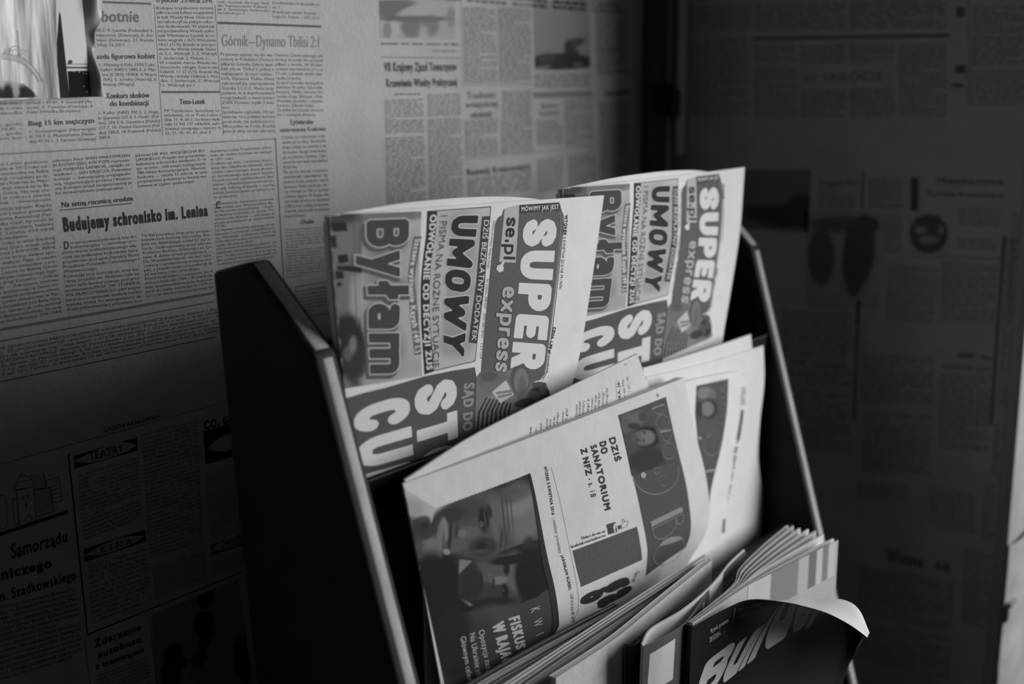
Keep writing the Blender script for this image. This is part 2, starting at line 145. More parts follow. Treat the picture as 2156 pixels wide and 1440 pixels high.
 ('B','wallA','text_column','zołowieniem inwestora budowy/schroniska jest Wojewódzka Ra-/da Narodowa, bezpośrednio — Komi-/tet Budowy Schroniska im. Lenina. Pro-/zakończenie budowy — schroniska na/stanie przekazane w użytkowanie/PTTK.|/Do komitetu budowy wpływają już de-/klaracje i instytucji i zakładów pra-/cy, określając techniczną pomoc w/budowie schroniska, bowiem schronisk/nigdy nie jest za dużo.|/Od pewności komitetu zależeć od/szybkiego działania projektantów na/lecz. Terenu umożliwienia prac nad ża-/den pomysł budowy schroniska nie/zostanie zmarnowany przez ludzi.|',[[.7846,.6781],[.8711,.6794],[.8718,.7857],[.7841,.7843]],{'ink':.075,'bold':0}),
 ('L','wallA','rule_line',[[.5214,.8288],[.7779,.8286]],{'w':0.001998,'ink':.2,'layer':1}),
 ('L','wallA','rule_line',[[.5203,.8451],[.7771,.8427]],{'w':0.0006,'ink':.05,'layer':1}),
 ('L','wallA','rule_line',[[.5161,.9036],[.7762,.9032]],{'w':0.000603,'ink':.05,'layer':1}),
 ('B','wallA','text_column','ORGAN KW POLSKIEJ ZJEDNOCZONEJ PARTII ROBOTNICZEJ w Krakowie. ADRES REDAKCJI: Kraków, ul. Wielopole 1, III p. Adres/telegr. nr tel. 555-61, TELEFONY REDAKCJI: centrala redakcji czynna od godz. 8 do godz. 3 w nocy — nr tel. 235-60 łączy/wszystkie działy — 521-58, sekretariat odp. i dział depesz — 512-58, dział partyjny — 555-67, dział ekonom.-rolny — 235-63/nocny nr 542-57, ODDZIAŁY REDAKCJI: Bochnia, ul. Dominikańska 2, tel. 355, Chrzanów, ul. Grunwaldzka 3, tel. 21-48/Nowy Targ, tel. 34-36, Żywiec, ul. Marchlewskiego 4, tel. 20-27. Niezamówionych rękopisów redakcja nie zwraca. Warunki/prenum., ul. Wiślna 2, I p., tel. 525-42 oraz oddziały: Bochnia, ul. Dominikańska 2, telefon 355, Chrzanów, ul. Grunwaldzka/ul. Marchlewskiego 3, tel. 521, Tarnów, ul. Krakowska 12, tel. 46-46, Żywiec, ul. Marchlewskiego 4, tel. 26-63, Nowa Huta',[[.4718,.8522],[.7966,.8527],[.7944,.896],[.4684,.8973]],{'ink':.05,'bold':.012}),
 ('B','wallA','text_column','pozostałe miejsca/zajęły: Łotwa/Finlandia',[[.5381,.5094],[.5689,.5084],[.5691,.5287],[.5366,.5292]],{'ink':.12,'bold':0}),
 ('B','wallA','text_column','striae) 1.45,41, 4. Seewald (Au-/stria), 5. Famose (Francja), 6./Field (Wielka Brytania).|',[[.5737,.5089],[.6463,.5087],[.6458,.5277],[.5728,.5284]],{'ink':.12,'bold':0}),
 ('T','wallA','headline','Bieg 15 km mężczyzn',[[.5735,.5373],[.6451,.5355]],[[.5733,.5446],[.645,.5432]],{'ink':.11,'bold':.03}),
 ('B','wallA','text_column','1. Groenningen (Norwegia)/47.54,3, 2. Maentyranta (Finlan-/dia) 47.56,1, 3. Larsson (Szwecja)',[[.5733,.549],[.646,.5479],[.6453,.5701],[.5726,.5697]],{'ink':.12,'bold':0}),
 ('B','wallA','text_column','pkt. godz./nr. 10,45 —/Kr., godz./dzianie kro-',[[.536,.5385],[.5684,.5377],[.5678,.5632],[.5341,.5638]],{'ink':.12,'bold':0}),
 ('I','wallB','photograph',[[.1,.1647],[.3209,.1562],[.3218,.2175],[.0995,.2208]],.42,[([.1466,.1756],[.0638,-0.0021],[-0.001,.018],.16,.9,.6),([.2053,.1762],[.0564,-.0124],[0.0096,0.0076],.45,.9,.5),([.2665,.1716],[.0638,-0.0076],[0.0047,.0104],.45,.7,.5),([.2046,.1893],[.1034,-0.003],[-0.0002,0.0047],.14,.8,.5),([.189,.2028],[.03,-0.0007],[-0.0008,.0157],.17,.8,.5),([.2447,.1988],[.0258,-0.0007],[-0.0008,.0159],.2,.8,.6),([.1401,.2066],[.0145,-0.0004],[-0.0007,.0129],.5,.7,.5),([.1208,.2096],[.0119,-0.0003],[-0.0007,.0128],.22,.7,.5),([.2237,.2099],[.0153,-0.0004],[-0.0005,.0106],.5,.5,.6),([.3081,.1836],[.0134,-0.0004],[-0.0007,.0163],.25,.7,.5)],{'n':(60,40),'layer':1,'mask':None}),
 ('R','wallB','text_column',1,[[.101,.2266],[.3281,.2229],[.3289,.2294],[.1007,.2314]],{'ink':.19,'seed':1,'fill':.5}),
 ('R','wallB','text_column',1,[[.2481,.2355],[.3249,.235],[.3247,.2394],[.2479,.2398]],{'ink':.2,'seed':2,'fill':.5}),
 ('L','wallB','rule_line',[[.102,.2488],[.3336,.2481]],{'w':0.000853,'ink':.24,'layer':1}),
 ('T','wallB','headline','VII Krajowy Zjazd Towarzystw',[[.1077,.2564],[.3225,.2553]],[[.1078,.2708],[.322,.2686]],{'ink':.1,'bold':.05}),
 ('T','wallB','headline','Krzewienia Wiedzy Praktycznej',[[.1119,.2817],[.3237,.2797]],[[.1121,.2941],[.3232,.293]],{'ink':.1,'bold':.05}),
 ('L','wallB','rule_line',[[.3404,.1555],[.3405,.2986]],{'w':0.000456,'ink':.25,'layer':1}),
 ('R','wallB','text_column',1,[[.1347,.3026],[.209,.3032],[.2088,.3075],[.1345,.3068]],{'ink':.15,'seed':3,'fill':.5}),
 ('R','wallB','text_column',15,[[.1063,.3128],[.2188,.3119],[.2188,.3657],[.1046,.3651]],{'ink':.19,'seed':10,'fill':.5}),
 ('R','wallB','text_column',28,[[.1043,.3704],[.2186,.3711],[.2183,.4846],[.1027,.481]],{'ink':.19,'seed':11,'fill':.5}),
 ('R','wallB','text_column',9,[[.2294,.3055],[.3332,.3042],[.3335,.3406],[.2298,.3414]],{'ink':.19,'seed':12,'fill':.5}),
 ('R','wallB','text_column',40,[[.2296,.3441],[.3345,.3435],[.3359,.4866],[.2273,.4838]],{'ink':.19,'seed':13,'fill':.5}),
 ('R','wallB','text_column',38,[[.3454,.1661],[.4548,.1634],[.4563,.2878],[.3453,.2891]],{'ink':.19,'seed':14,'fill':.5}),
 ('R','wallB','text_column',38,[[.4606,.1632],[.5756,.1598],[.5763,.2875],[.4622,.2878]],{'ink':.19,'seed':15,'fill':.5}),
 ('R','wallB','text_column',18,[[.3431,.3493],[.4547,.3488],[.4561,.4121],[.3432,.4105]],{'ink':.19,'seed':16,'fill':.5}),
 ('R','wallB','text_column',14,[[.4713,.3023],[.5774,.3016],[.5779,.3513],[.4714,.3509]],{'ink':.19,'seed':17,'fill':.5}),
 ('R','wallB','text_column',17,[[.4665,.352],[.5811,.3514],[.5822,.4125],[.4663,.411]],{'ink':.19,'seed':18,'fill':.5}),
 ('R','wallB','text_column',9,[[.5879,.2731],[.8105,.2708],[.8121,.2976],[.5902,.2983]],{'ink':.19,'seed':19,'fill':.5}),
 ('R','wallB','text_column',26,[[.7038,.3195],[.8181,.3182],[.8233,.407],[.7078,.4046]],{'ink':.19,'seed':20,'fill':.5}),
 ('R','wallB','text_column',14,[[.5946,.3547],[.6969,.3551],[.6981,.4011],[.5966,.4007]],{'ink':.19,'seed':21,'fill':.5}),
 ('R','wallB','text_column',10,[[.3475,.4467],[.5735,.4414],[.5748,.4801],[.3491,.4816]],{'ink':.19,'seed':22,'fill':.5}),
 ('R','wallB','text_column',22,[[.5963,.4254],[.6967,.4217],[.7,.4842],[.6021,.4864]],{'ink':.19,'seed':23,'fill':.5}),
 ('R','wallB','text_column',22,[[.7175,.4225],[.8323,.4188],[.8367,.4853],[.723,.4855]],{'ink':.19,'seed':24,'fill':.5}),
 ('R','wallB','text_column',34,[[.8296,.1523],[.9642,.1465],[.9749,.2724],[.8382,.2752]],{'ink':.19,'seed':25,'fill':.5}),
 ('R','wallB','text_column',48,[[.8461,.3276],[.9841,.326],[.9961,.4872],[.8554,.4863]],{'ink':.19,'seed':26,'fill':.5}),
 ('R','wallB','text_column',20,[[.2281,.1181],[.3376,.1124],[.3364,.1448],[.2266,.1494]],{'ink':.19,'seed':27,'fill':.5}),
 ('T','wallB','headline','Trudności',[[.3526,.3029],[.4512,.3016]],[[.3533,.315],[.4509,.3138]],{'ink':.16,'bold':.03}),
 ('T','wallB','headline','wiejskiej',[[.3465,.3189],[.4579,.3179]],[[.3461,.329],[.4576,.3284]],{'ink':.14,'bold':.04}),
 ('T','wallB','headline','młodzieży',[[.3654,.3355],[.4373,.3345]],[[.3651,.3463],[.437,.3455]],{'ink':.14,'bold':.04}),
 ('L','wallB','rule_line',[[.3419,.2916],[.5788,.2911]],{'w':0.000772,'ink':.28,'layer':1}),
 ('I','wallB','photograph',[[.5846,.1461],[.8023,.1377],[.8104,.2632],[.5906,.2677]],.3,[([.6907,.1722],[.1391,-0.0042],[-0.0002,.0486],.33,.7,.8),([.6972,.2513],[.1334,-0.001],[-0.0001,.0154],.055,1,.25),([.6373,.2458],[.033,-0.0004],[-0.0001,.0105],.1,.7,.5),([.7314,.2418],[.0312,-0.0004],[0,.0186],.05,.9,.4),([.7451,.2168],[.0421,-0.007],[0.007,0.0079],.08,.9,.4),([.7176,.2265],[.0137,-0.0002],[0,.0154],.07,.9,.4),([.6176,.2625],[.0328,-0.0026],[0,0.003],.3,.8,.4),([.7592,.2571],[.0211,-0.0001],[0,0.0063],.16,.7,.5)],{'n':(50,60),'layer':1,'mask':None}),
 ('L','wallB','rule_line',[[.5849,.3085],[.813,.3079]],{'w':0.003656,'ink':.24,'layer':1}),
 ('L','wallB','rule_line',[[.5848,.314],[.8166,.3137]],{'w':0.001164,'ink':.1,'layer':1}),
 ('T','wallB','headline','Sprawy',[[.6105,.3246],[.6766,.3242]],[[.6104,.3337],[.6766,.3335]],{'ink':.2,'bold':.03}),
 ('T','wallB','headline','ludzkie',[[.6038,.3382],[.6833,.3379]],[[.605,.347],[.6833,.3467]],{'ink':.2,'bold':.03}),
 ('T','wallB','headline','Rozwój Krakowskich',[[.3469,.4308],[.5717,.4299]],[[.3477,.442],[.5728,.4413]],{'ink':.09,'bold':.06}),
 ('L','wallB','rule_line',[[.3374,.4145],[.8174,.4084]],{'w':0.000781,'ink':.28,'layer':1}),
 ('T','wallB','headline','notatki',[[.8681,.3018],[.9834,.2985]],[[.8713,.3155],[.9854,.3133]],{'ink':.1,'bold':.05}),
 ('T','wallB','headline','Kronika',[[.8404,.1407],[.9256,.1362]],[[.8405,.1495],[.9258,.1446]],{'ink':.1,'bold':.05}),
 ('L','wallB','rule_line',[[.8304,.2299],[.9738,.226]],{'w':0.000883,'ink':.25,'layer':1}),
 ('L','wallC','rule_line',[[.4767,.0345],[.7629,.03]],{'w':0.000404,'ink':.05,'layer':1}),
 ('T','wallC','headline','GAZETA KRAKOWSKA',[[.6025,.0216],[.674,.0212]],[[.603,.0283],[.6744,.0281]],{'ink':.045,'bold':.012}),
 ('T','wallC','headline','CO, GDZIE',[[.7301,.0512],[.7944,.0528]],[[.7306,.0656],[.7937,.0657]],{'ink':.04,'bold':.09}),
 ('P','wallC','banner',[[.5656,.0497],[.6422,.0477],[.642,.0682],[.5655,.0684]],{'ink':.035,'layer':1}),
 ('P','wallC','banner_lens',[[.5656,.058],[.5836,.0525],[.603,.0484],[.6226,.0477],[.6413,.0587],[.6304,.0643],[.6039,.0673],[.5826,.0666]],{'ink':.42,'layer':2}),
 ('T','wallC','headline','TEATRY',[[.5827,.0513],[.6245,.0524]],[[.5829,.0635],[.6246,.0645]],{'ink':.035,'bold':.015,'layer':3}),
 ('P','wallC','banner',[[.5676,.1889],[.6435,.1909],[.643,.2098],[.5673,.209]],{'ink':.035,'layer':1}),
 ('P','wallC','banner_lens',[[.5676,.1986],[.5866,.1925],[.6041,.1905],[.6218,.1924],[.6431,.2003],[.6254,.2065],[.6029,.2078],[.5856,.2057]],{'ink':.42,'layer':2}),
 ('T','wallC','headline','KINA',[[.5859,.193],[.6256,.1968]],[[.5861,.2046],[.6262,.2068]],{'ink':.035,'bold':.015,'layer':3,'track':.35}),
 ('P','wallC','banner',[[.7292,.0668],[.802,.0657],[.8017,.1222],[.7298,.1201]],{'ink':.035,'layer':1}),
 ('P','wallC','banner_lens',[[.7338,.0958],[.7457,.0865],[.7588,.082],[.7771,.0821],[.8019,.0941],[.7783,.1083],[.7586,.1091],[.746,.1039]],{'ink':.42,'layer':2}),
 ('P','wallC','banner',[[.7285,.2522],[.7865,.2542],[.7876,.2746],[.7292,.2699]],{'ink':.035,'layer':1}),
 ('P','wallC','banner_lens',[[.7287,.2613],[.7413,.2533],[.7571,.2519],[.7861,.2632],[.7668,.2688],[.7508,.2694]],{'ink':.42,'layer':2}),
 ('T','wallC','headline','DYŻURY',[[.7439,.2535],[.7836,.2576]],[[.7442,.2656],[.7836,.2683]],{'ink':.035,'bold':.015,'layer':3}),
 ('L','wallC','rule_line',[[.56,.0457],[.5629,.3149]],{'w':0.001198,'ink':.035,'layer':1}),
 ('L','wallC','rule_line',[[.5621,.3178],[.7831,.3177]],{'w':0.000993,'ink':.035,'layer':1}),
 ('L','wallC','rule_line',[[.4753,.1296],[.5526,.1273]],{'w':0.002524,'ink':.04,'layer':1}),
 ('L','wallC','tower_drawing',[[.4992,.1242],[.5005,.0758],[.5185,.077],[.5185,.1256]],{'w':0.000466,'ink':.05,'layer':1}),
 ('L','wallC','tower_drawing',[[.4983,.0745],[.4997,.0663],[.5181,.0667],[.5189,.0767],[.4981,.077]],{'w':0.000462,'ink':.05,'layer':1}),
 ('L','wallC','tower_drawing',[[.5005,.0658],[.5048,.0598],[.5128,.0602],[.5177,.0671]],{'w':0.000463,'ink':.05,'layer':1}),
 ('L','wallC','tower_drawing',[[.5048,.0598],[.5082,.0551],[.5124,.0601]],{'w':0.000463,'ink':.05,'layer':1}),
 ('L','wallC','tower_drawing',[[.5082,.0551],[.5082,.0505]],{'w':0.000464,'ink':.05,'layer':1}),
 ('L','wallC','tower_drawing',[[.5153,.0644],[.5165,.0616],[.5313,.0628],[.5317,.0832],[.5188,.0822]],{'w':0.000467,'ink':.05,'layer':1}),
 ('L','wallC','tower_drawing',[[.5317,.0832],[.5335,.0744],[.5471,.0747],[.5486,.1096],[.5378,.1075]],{'w':0.000473,'ink':.05,'layer':1}),
 ('L','wallC','tower_drawing',[[.4954,.0872],[.5004,.0869],[.4998,.1244],[.4954,.1226],[.4951,.0871]],{'w':0.000462,'ink':.05,'layer':1}),
 ('L','wallC','tower_drawing',[[.5192,.0824],[.5363,.0857],[.5381,.1205],[.5191,.1202]],{'w':0.000469,'ink':.05,'layer':1}),
 ('L','wallC','tower_drawing',[[.5061,.1219],[.5085,.1159],[.512,.1163],[.5138,.1224]],{'w':0.000468,'ink':.05,'layer':1}),
 ('L','wallC','tower_drawing',[[.4823,.076],[.4868,.0782],[.4891,.0861],[.4874,.118],[.4851,.1234],[.4795,.1229]],{'w':0.000458,'ink':.05,'layer':1}),
 ('L','wallC','tower_drawing',[[.5197,.0856],[.5366,.0863]],{'w':0.000352,'ink':.07,'layer':1}),
 ('L','wallC','tower_drawing',[[.5198,.0892],[.5368,.0901]],{'w':0.000352,'ink':.07,'layer':1}),
 ('L','wallC','tower_drawing',[[.5198,.0928],[.5369,.0939]],{'w':0.000352,'ink':.07,'layer':1}),
 ('L','wallC','tower_drawing',[[.5198,.0964],[.5371,.0977]],{'w':0.000353,'ink':.07,'layer':1}),
 ('L','wallC','tower_drawing',[[.5198,.1],[.5372,.1016]],{'w':0.000353,'ink':.07,'layer':1}),
 ('L','wallC','tower_drawing',[[.5198,.1036],[.5374,.1054]],{'w':0.000353,'ink':.07,'layer':1}),
 ('L','wallC','tower_drawing',[[.5199,.1072],[.5376,.1092]],{'w':0.000353,'ink':.07,'layer':1}),
 ('L','wallC','tower_drawing',[[.5199,.1108],[.5377,.113]],{'w':0.000353,'ink':.07,'layer':1}),
 ('L','wallC','tower_drawing',[[.5199,.1144],[.5379,.1168]],{'w':0.000353,'ink':.07,'layer':1}),
 ('L','wallC','tower_drawing',[[.5193,.0659],[.5208,.0659]],{'w':0.000585,'ink':.08,'layer':1}),
 ('L','wallC','tower_drawing',[[.5226,.0661],[.5241,.0661]],{'w':0.000586,'ink':.08,'layer':1}),
 ('L','wallC','tower_drawing',[[.5259,.0663],[.5275,.0663]],{'w':0.000588,'ink':.08,'layer':1}),
 ('L','wallC','tower_drawing',[[.5292,.0664],[.5308,.0665]],{'w':0.000589,'ink':.08,'layer':1}),
 ('L','wallC','tower_drawing',[[.536,.0789],[.538,.0789]],{'w':0.000592,'ink':.08,'layer':1}),
 ('L','wallC','tower_drawing',[[.5398,.0788],[.5418,.0787]],{'w':0.000594,'ink':.08,'layer':1}),
 ('L','wallC','tower_drawing',[[.5436,.0786],[.5456,.0786]],{'w':0.000595,'ink':.08,'layer':1}),
 ('L','wallC','tower_drawing',[[.5196,.0693],[.5212,.0694]],{'w':0.000586,'ink':.08,'layer':1}),
 ('L','wallC','tower_drawing',[[.5229,.0695],[.5245,.0696]],{'w':0.000587,'ink':.08,'layer':1}),
 ('L','wallC','tower_drawing',[[.5262,.0697],[.5278,.0698]],{'w':0.000588,'ink':.08,'layer':1}),
 ('L','wallC','tower_drawing',[[.5295,.0699],[.5311,.0699]],{'w':0.000589,'ink':.08,'layer':1}),
 ('L','wallC','tower_drawing',[[.5364,.0847],[.5383,.0847]],{'w':0.000593,'ink':.08,'layer':1}),
 ('L','wallC','tower_drawing',[[.5401,.0846],[.5422,.0845]],{'w':0.000594,'ink':.08,'layer':1}),
 ('L','wallC','tower_drawing',[[.544,.0844],[.546,.0844]],{'w':0.000596,'ink':.08,'layer':1}),
 ('L','wallC','tower_drawing',[[.5199,.0727],[.5215,.0728]],{'w':0.000586,'ink':.08,'layer':1}),
 ('L','wallC','tower_drawing',[[.5232,.0729],[.5248,.073]],{'w':0.000587,'ink':.08,'layer':1}),
 ('L','wallC','tower_drawing',[[.5266,.0731],[.5281,.0732]],{'w':0.000589,'ink':.08,'layer':1}),
 ('L','wallC','tower_drawing',[[.5299,.0733],[.5315,.0734]],{'w':0.00059,'ink':.08,'layer':1}),
 ('L','wallC','tower_drawing',[[.5367,.0905],[.5387,.0905]],{'w':0.000594,'ink':.08,'layer':1}),
 ('L','wallC','tower_drawing',[[.5405,.0904],[.5425,.0904]],{'w':0.000595,'ink':.08,'layer':1}),
 ('L','wallC','tower_drawing',[[.5443,.0903],[.5464,.0902]],{'w':0.000596,'ink':.08,'layer':1}),
 ('L','wallC','tower_drawing',[[.5203,.0762],[.5218,.0762]],{'w':0.000586,'ink':.08,'layer':1}),
 ('L','wallC','tower_drawing',[[.5236,.0764],[.5251,.0764]],{'w':0.000588,'ink':.08,'layer':1}),
 ('L','wallC','tower_drawing',[[.5269,.0766],[.5284,.0766]],{'w':0.000589,'ink':.08,'layer':1}),
 ('L','wallC','tower_drawing',[[.5302,.0768],[.5318,.0768]],{'w':0.00059,'ink':.08,'layer':1}),
 ('L','wallC','tower_drawing',[[.5371,.0963],[.5391,.0963]],{'w':0.000594,'ink':.08,'layer':1}),
 ('L','wallC','tower_drawing',[[.5409,.0962],[.5429,.0962]],{'w':0.000596,'ink':.08,'layer':1}),
 ('L','wallC','tower_drawing',[[.5447,.0961],[.5467,.0961]],{'w':0.000597,'ink':.08,'layer':1}),
 ('L','wallC','tower_drawing',[[.5206,.0796],[.5221,.0797]],{'w':0.000587,'ink':.08,'layer':1}),
 ('L','wallC','tower_drawing',[[.5239,.0798],[.5255,.0799]],{'w':0.000588,'ink':.08,'layer':1}),
 ('L','wallC','tower_drawing',[[.5272,.08],[.5288,.0801]],{'w':0.000589,'ink':.08,'layer':1}),
 ('L','wallC','tower_drawing',[[.5305,.0802],[.5321,.0803]],{'w':0.000591,'ink':.08,'layer':1}),
 ('L','wallC','tower_drawing',[[.5374,.1021],[.5394,.1021]],{'w':0.000595,'ink':.08,'layer':1}),
 ('L','wallC','tower_drawing',[[.5413,.1021],[.5433,.102]],{'w':0.000596,'ink':.08,'layer':1}),
 ('L','wallC','tower_drawing',[[.5451,.102],[.5471,.102]],{'w':0.000598,'ink':.08,'layer':1}),
 ('L','wallC','tower_drawing',[[.5066,.0862],[.5068,.0909]],{'w':0.000931,'ink':.05,'layer':1}),
 ('L','wallC','tower_drawing',[[.5115,.0866],[.5118,.0912]],{'w':0.000934,'ink':.05,'layer':1}),
 ('L','wallC','tower_drawing',[[.5088,.0972],[.509,.1019]],{'w':0.000934,'ink':.05,'layer':1}),
 ('T','wallC','headline','Samorządu',[[.4879,.1474],[.5507,.1529]],[[.4872,.1687],[.5507,.1704]],{'ink':.04,'bold':.03}),
 ('T','wallC','headline','robotniczego',[[.4322,.1702],[.5304,.1866]],[[.4324,.1894],[.5306,.1994]],{'ink':.04,'bold':.08}),
 ('T','wallC','headline','im. Szadkowskiego',[[.4654,.2067],[.5561,.215]],[[.4657,.2226],[.5564,.2291]],{'ink':.04,'bold':.03}),
 ('B','wallC','text_column','Konferencja Samorządu Robotnicz./obraduj. w Zakładach Budowy Maszyn i/mskiego. Dyrektor zakładu inż. Min./wraz z załogą zatwierdziła plany wdro-/żeniowe oraz Rady Zakładowej/wystąpiły się w sprawach warunków/socjalnych realizacji planu.|/W roku bieżącym zadania produkcji/są wyższe. Na wyróżnienie zasługuje/oddział montażu i obróbki, który za-/kończył wykonanie planu w terminie/oraz przyrzekł dalszy wzrost wyda-/jności. Załoga podjęła też czyny spo-/łeczne na rzecz osiedla i szkoły.|',[[.4585,.2242],[.556,.2392],[.5564,.3469],[.4553,.3337]],{'ink':.05,'bold':0}),
 ('B','wallC','text_column','IM. SŁOWACKIEGO: Kordian/zamkn. — 19.15, SALA KLUBU/ZZK — Azyl i azyl — 19.15,/STARY TEATR: Wujaszek — 19./Rejtan — 15 i 19, KAMERAL-/NY: Tango — 19.15, ROZMAI-/TOŚCI: Wilki i owce — 19.15/LUDOWY: Iwona — 19, BAJ-/KI, GROTESKA: Zaczarowany/kon — 16, MUZYCZNY: Panna/na — 19.15.|/FILHARMONIA IM. K. SZYMA-/NOWSKIEGO: Koncert symfo-/niczny pod dyrekcją Jerzego/Gerta. Solista: skrzypek — Ro-/man Totenberg. Dziś godz.|',[[.5677,.0775],[.6426,.0761],[.6418,.1715],[.5684,.178]],{'ink':.05,'bold':0}),
 ('B','wallC','text_column','APOLLO: Pieprz i wanilia/15.45, 18, KIJÓW: Faraon pol./DK — g. 14, UCIECHA: Zbrod-/niarz fr. — 18, SZTUKA: Ko-/rona — g. 16, WANDA: Książę/przeciw — 20, ATLANTIC: La-/KULTURA: Zwariowana 16,/WOLNOŚĆ: Szyfry pol. 15, 20/RONDO: Hasło — 18, CASSINO/ŚWIT: Wojna i pokój cz. III —/16.45, MIKRO: Paryż nocą — 17./15, MELODIA: Szczęście — 19|',[[.5705,.2145],[.6434,.2179],[.6447,.306],[.5686,.3068]],{'ink':.05,'bold':0}),
 ('B','wallC','text_column','19.15, MASKOTKA: Trzy kroki/w chmurach — 16, UGOREK: Dwa/złote colty fr. — 18, WIEDZA/Zimowe zmierzchy — 16, 18,/PASAŻ: Sami swoi pol. 15, 17/ZUCH: Skąpani w ogniu — 15./19.15, MASKOTKA: Trzy kroki/w chmurach — 16, UGOREK: Dwa/złote colty fr. — 18, WIEDZA/Zimowe zmierzchy — 16, 18,/PASAŻ: Sami swoi pol. 15, 17/ZUCH: Skąpani w ogniu — 15./19.15, MASKOTKA: Trzy kroki/w chmurach — 16, UGOREK: Dwa/złote colty fr. — 18, WIEDZA/Zimowe zmierzchy — 16, 18,/PASAŻ: Sami swoi pol. 15, 17/ZUCH: Skąpani w ogniu — 15./19.15, MASKOTKA: Trzy kroki/w chmurach — 16, UGOREK: Dwa/złote colty fr. — 18, WIEDZA/Zimowe zmierzchy — 16, 18,/PASAŻ: Sami swoi pol. 15, 17/ZUCH: Skąpani w ogniu — 15./19.15, MASKOTKA: Trzy kroki/w chmurach — 16, UGOREK: Dwa/złote colty fr. — 18, WIEDZA/Zimowe zmierzchy — 16, 18,/PASAŻ: Sami swoi pol. 15, 17/ZUCH: Skąpani w ogniu — 15.',[[.6474,.0439],[.7231,.0439],[.7189,.2422],[.6457,.2393]],{'ink':.05,'bold':0}),
 ('B','wallC','text_column','19.15, MASKOTKA: Trzy kroki/w chmurach — 16, UGOREK: Dwa/złote colty fr. — 18, WIEDZA/Zimowe zmierzchy — 16, 18,/PASAŻ: Sami swoi pol. 15, 17/ZUCH: Skąpani w ogniu — 15./19.15, MASKOTKA: Trzy kroki/w chmurach — 16, UGOREK: Dwa/złote colty fr. — 18, WIEDZA/Zimowe zmierzchy — 16, 18,/PASAŻ: Sami swoi pol. 15, 17/ZUCH: Skąpani w ogniu — 15./19.15, MASKOTKA: Trzy kroki/w chmurach — 16, UGOREK: Dwa/złote colty fr. — 18, WIEDZA/Zimowe zmierzchy — 16, 18,/PASAŻ: Sami swoi pol. 15, 17/ZUCH: Skąpani w ogniu — 15./19.15, MASKOTKA: Trzy kroki/w chmurach — 16, UGOREK: Dwa/złote colty fr. — 18, WIEDZA/Zimowe zmierzchy — 16, 18,/PASAŻ: Sami swoi pol. 15, 17/ZUCH: Skąpani w ogniu — 15./19.15, MASKOTKA: Trzy kroki/w chmurach — 16, UGOREK: Dwa/złote colty fr. — 18, WIEDZA/Zimowe zmierzchy — 16, 18,/PASAŻ: Sami swoi pol. 15, 17/ZUCH: Skąpani w ogniu — 15.',[[.6477,.2515],[.7205,.2577],[.7222,.3068],[.6495,.3046]],{'ink':.05,'bold':0}),
 ('B','wallC','text_column','19.15, MASKOTKA: Trzy kroki/w chmurach — 16, UGOREK: Dwa/złote colty fr. — 18, WIEDZA/Zimowe zmierzchy — 16, 18,/PASAŻ: Sami swoi pol. 15, 17/ZUCH: Skąpani w ogniu — 15./19.15, MASKOTKA: Trzy kroki/w chmurach — 16, UGOREK: Dwa/złote colty fr. — 18, WIEDZA/Zimowe zmierzchy — 16, 18,/PASAŻ: Sami swoi pol. 15, 17/ZUCH: Skąpani w ogniu — 15./19.15, MASKOTKA: Trzy kroki/w chmurach — 16, UGOREK: Dwa/złote colty fr. — 18, WIEDZA/Zimowe zmierzchy — 16, 18,/PASAŻ: Sami swoi pol. 15, 17/ZUCH: Skąpani w ogniu — 15./19.15, MASKOTKA: Trzy kroki/w chmurach — 16, UGOREK: Dwa/złote colty fr. — 18, WIEDZA/Zimowe zmierzchy — 16, 18,/PASAŻ: Sami swoi pol. 15, 17/ZUCH: Skąpani w ogniu — 15./19.15, MASKOTKA: Trzy kroki/w chmurach — 16, UGOREK: Dwa/złote colty fr. — 18, WIEDZA/Zimowe zmierzchy — 16, 18,/PASAŻ: Sami swoi pol. 15, 17/ZUCH: Skąpani w ogniu — 15.',[[.7279,.1318],[.7928,.1371],[.795,.2501],[.7283,.2462]],{'ink':.05,'bold':0}),
 ('B','wallC','text_column','19.15, MASKOTKA: Trzy kroki/w chmurach — 16, UGOREK: Dwa/złote colty fr. — 18, WIEDZA/Zimowe zmierzchy — 16, 18,/PASAŻ: Sami swoi pol. 15, 17/ZUCH: Skąpani w ogniu — 15./19.15, MASKOTKA: Trzy kroki/w chmurach — 16, UGOREK: Dwa/złote colty fr. — 18, WIEDZA/Zimowe zmierzchy — 16, 18,/PASAŻ: Sami swoi pol. 15, 17/ZUCH: Skąpani w ogniu — 15./19.15, MASKOTKA: Trzy kroki/w chmurach — 16, UGOREK: Dwa/złote colty fr. — 18, WIEDZA/Zimowe zmierzchy — 16, 18,/PASAŻ: Sami swoi pol. 15, 17/ZUCH: Skąpani w ogniu — 15./19.15, MASKOTKA: Trzy kroki/w chmurach — 16, UGOREK: Dwa/złote colty fr. — 18, WIEDZA/Zimowe zmierzchy — 16, 18,/PASAŻ: Sami swoi pol. 15, 17/ZUCH: Skąpani w ogniu — 15./19.15, MASKOTKA: Trzy kroki/w chmurach — 16, UGOREK: Dwa/złote colty fr. — 18, WIEDZA/Zimowe zmierzchy — 16, 18,/PASAŻ: Sami swoi pol. 15, 17/ZUCH: Skąpani w ogniu — 15.',[[.7297,.2751],[.7852,.2797],[.7891,.3093],[.7293,.3041]],{'ink':.05,'bold':0}),
 ('T','wallC','headline','Zderzenie',[[.5694,.3294],[.6283,.3348]],[[.5694,.3422],[.6286,.3444]],{'ink':.04,'bold':.07}),
 ('T','wallC','headline','autobusu',[[.5724,.3489],[.6271,.3529]],[[.5722,.3606],[.6274,.3634]],{'ink':.04,'bold':.07}),
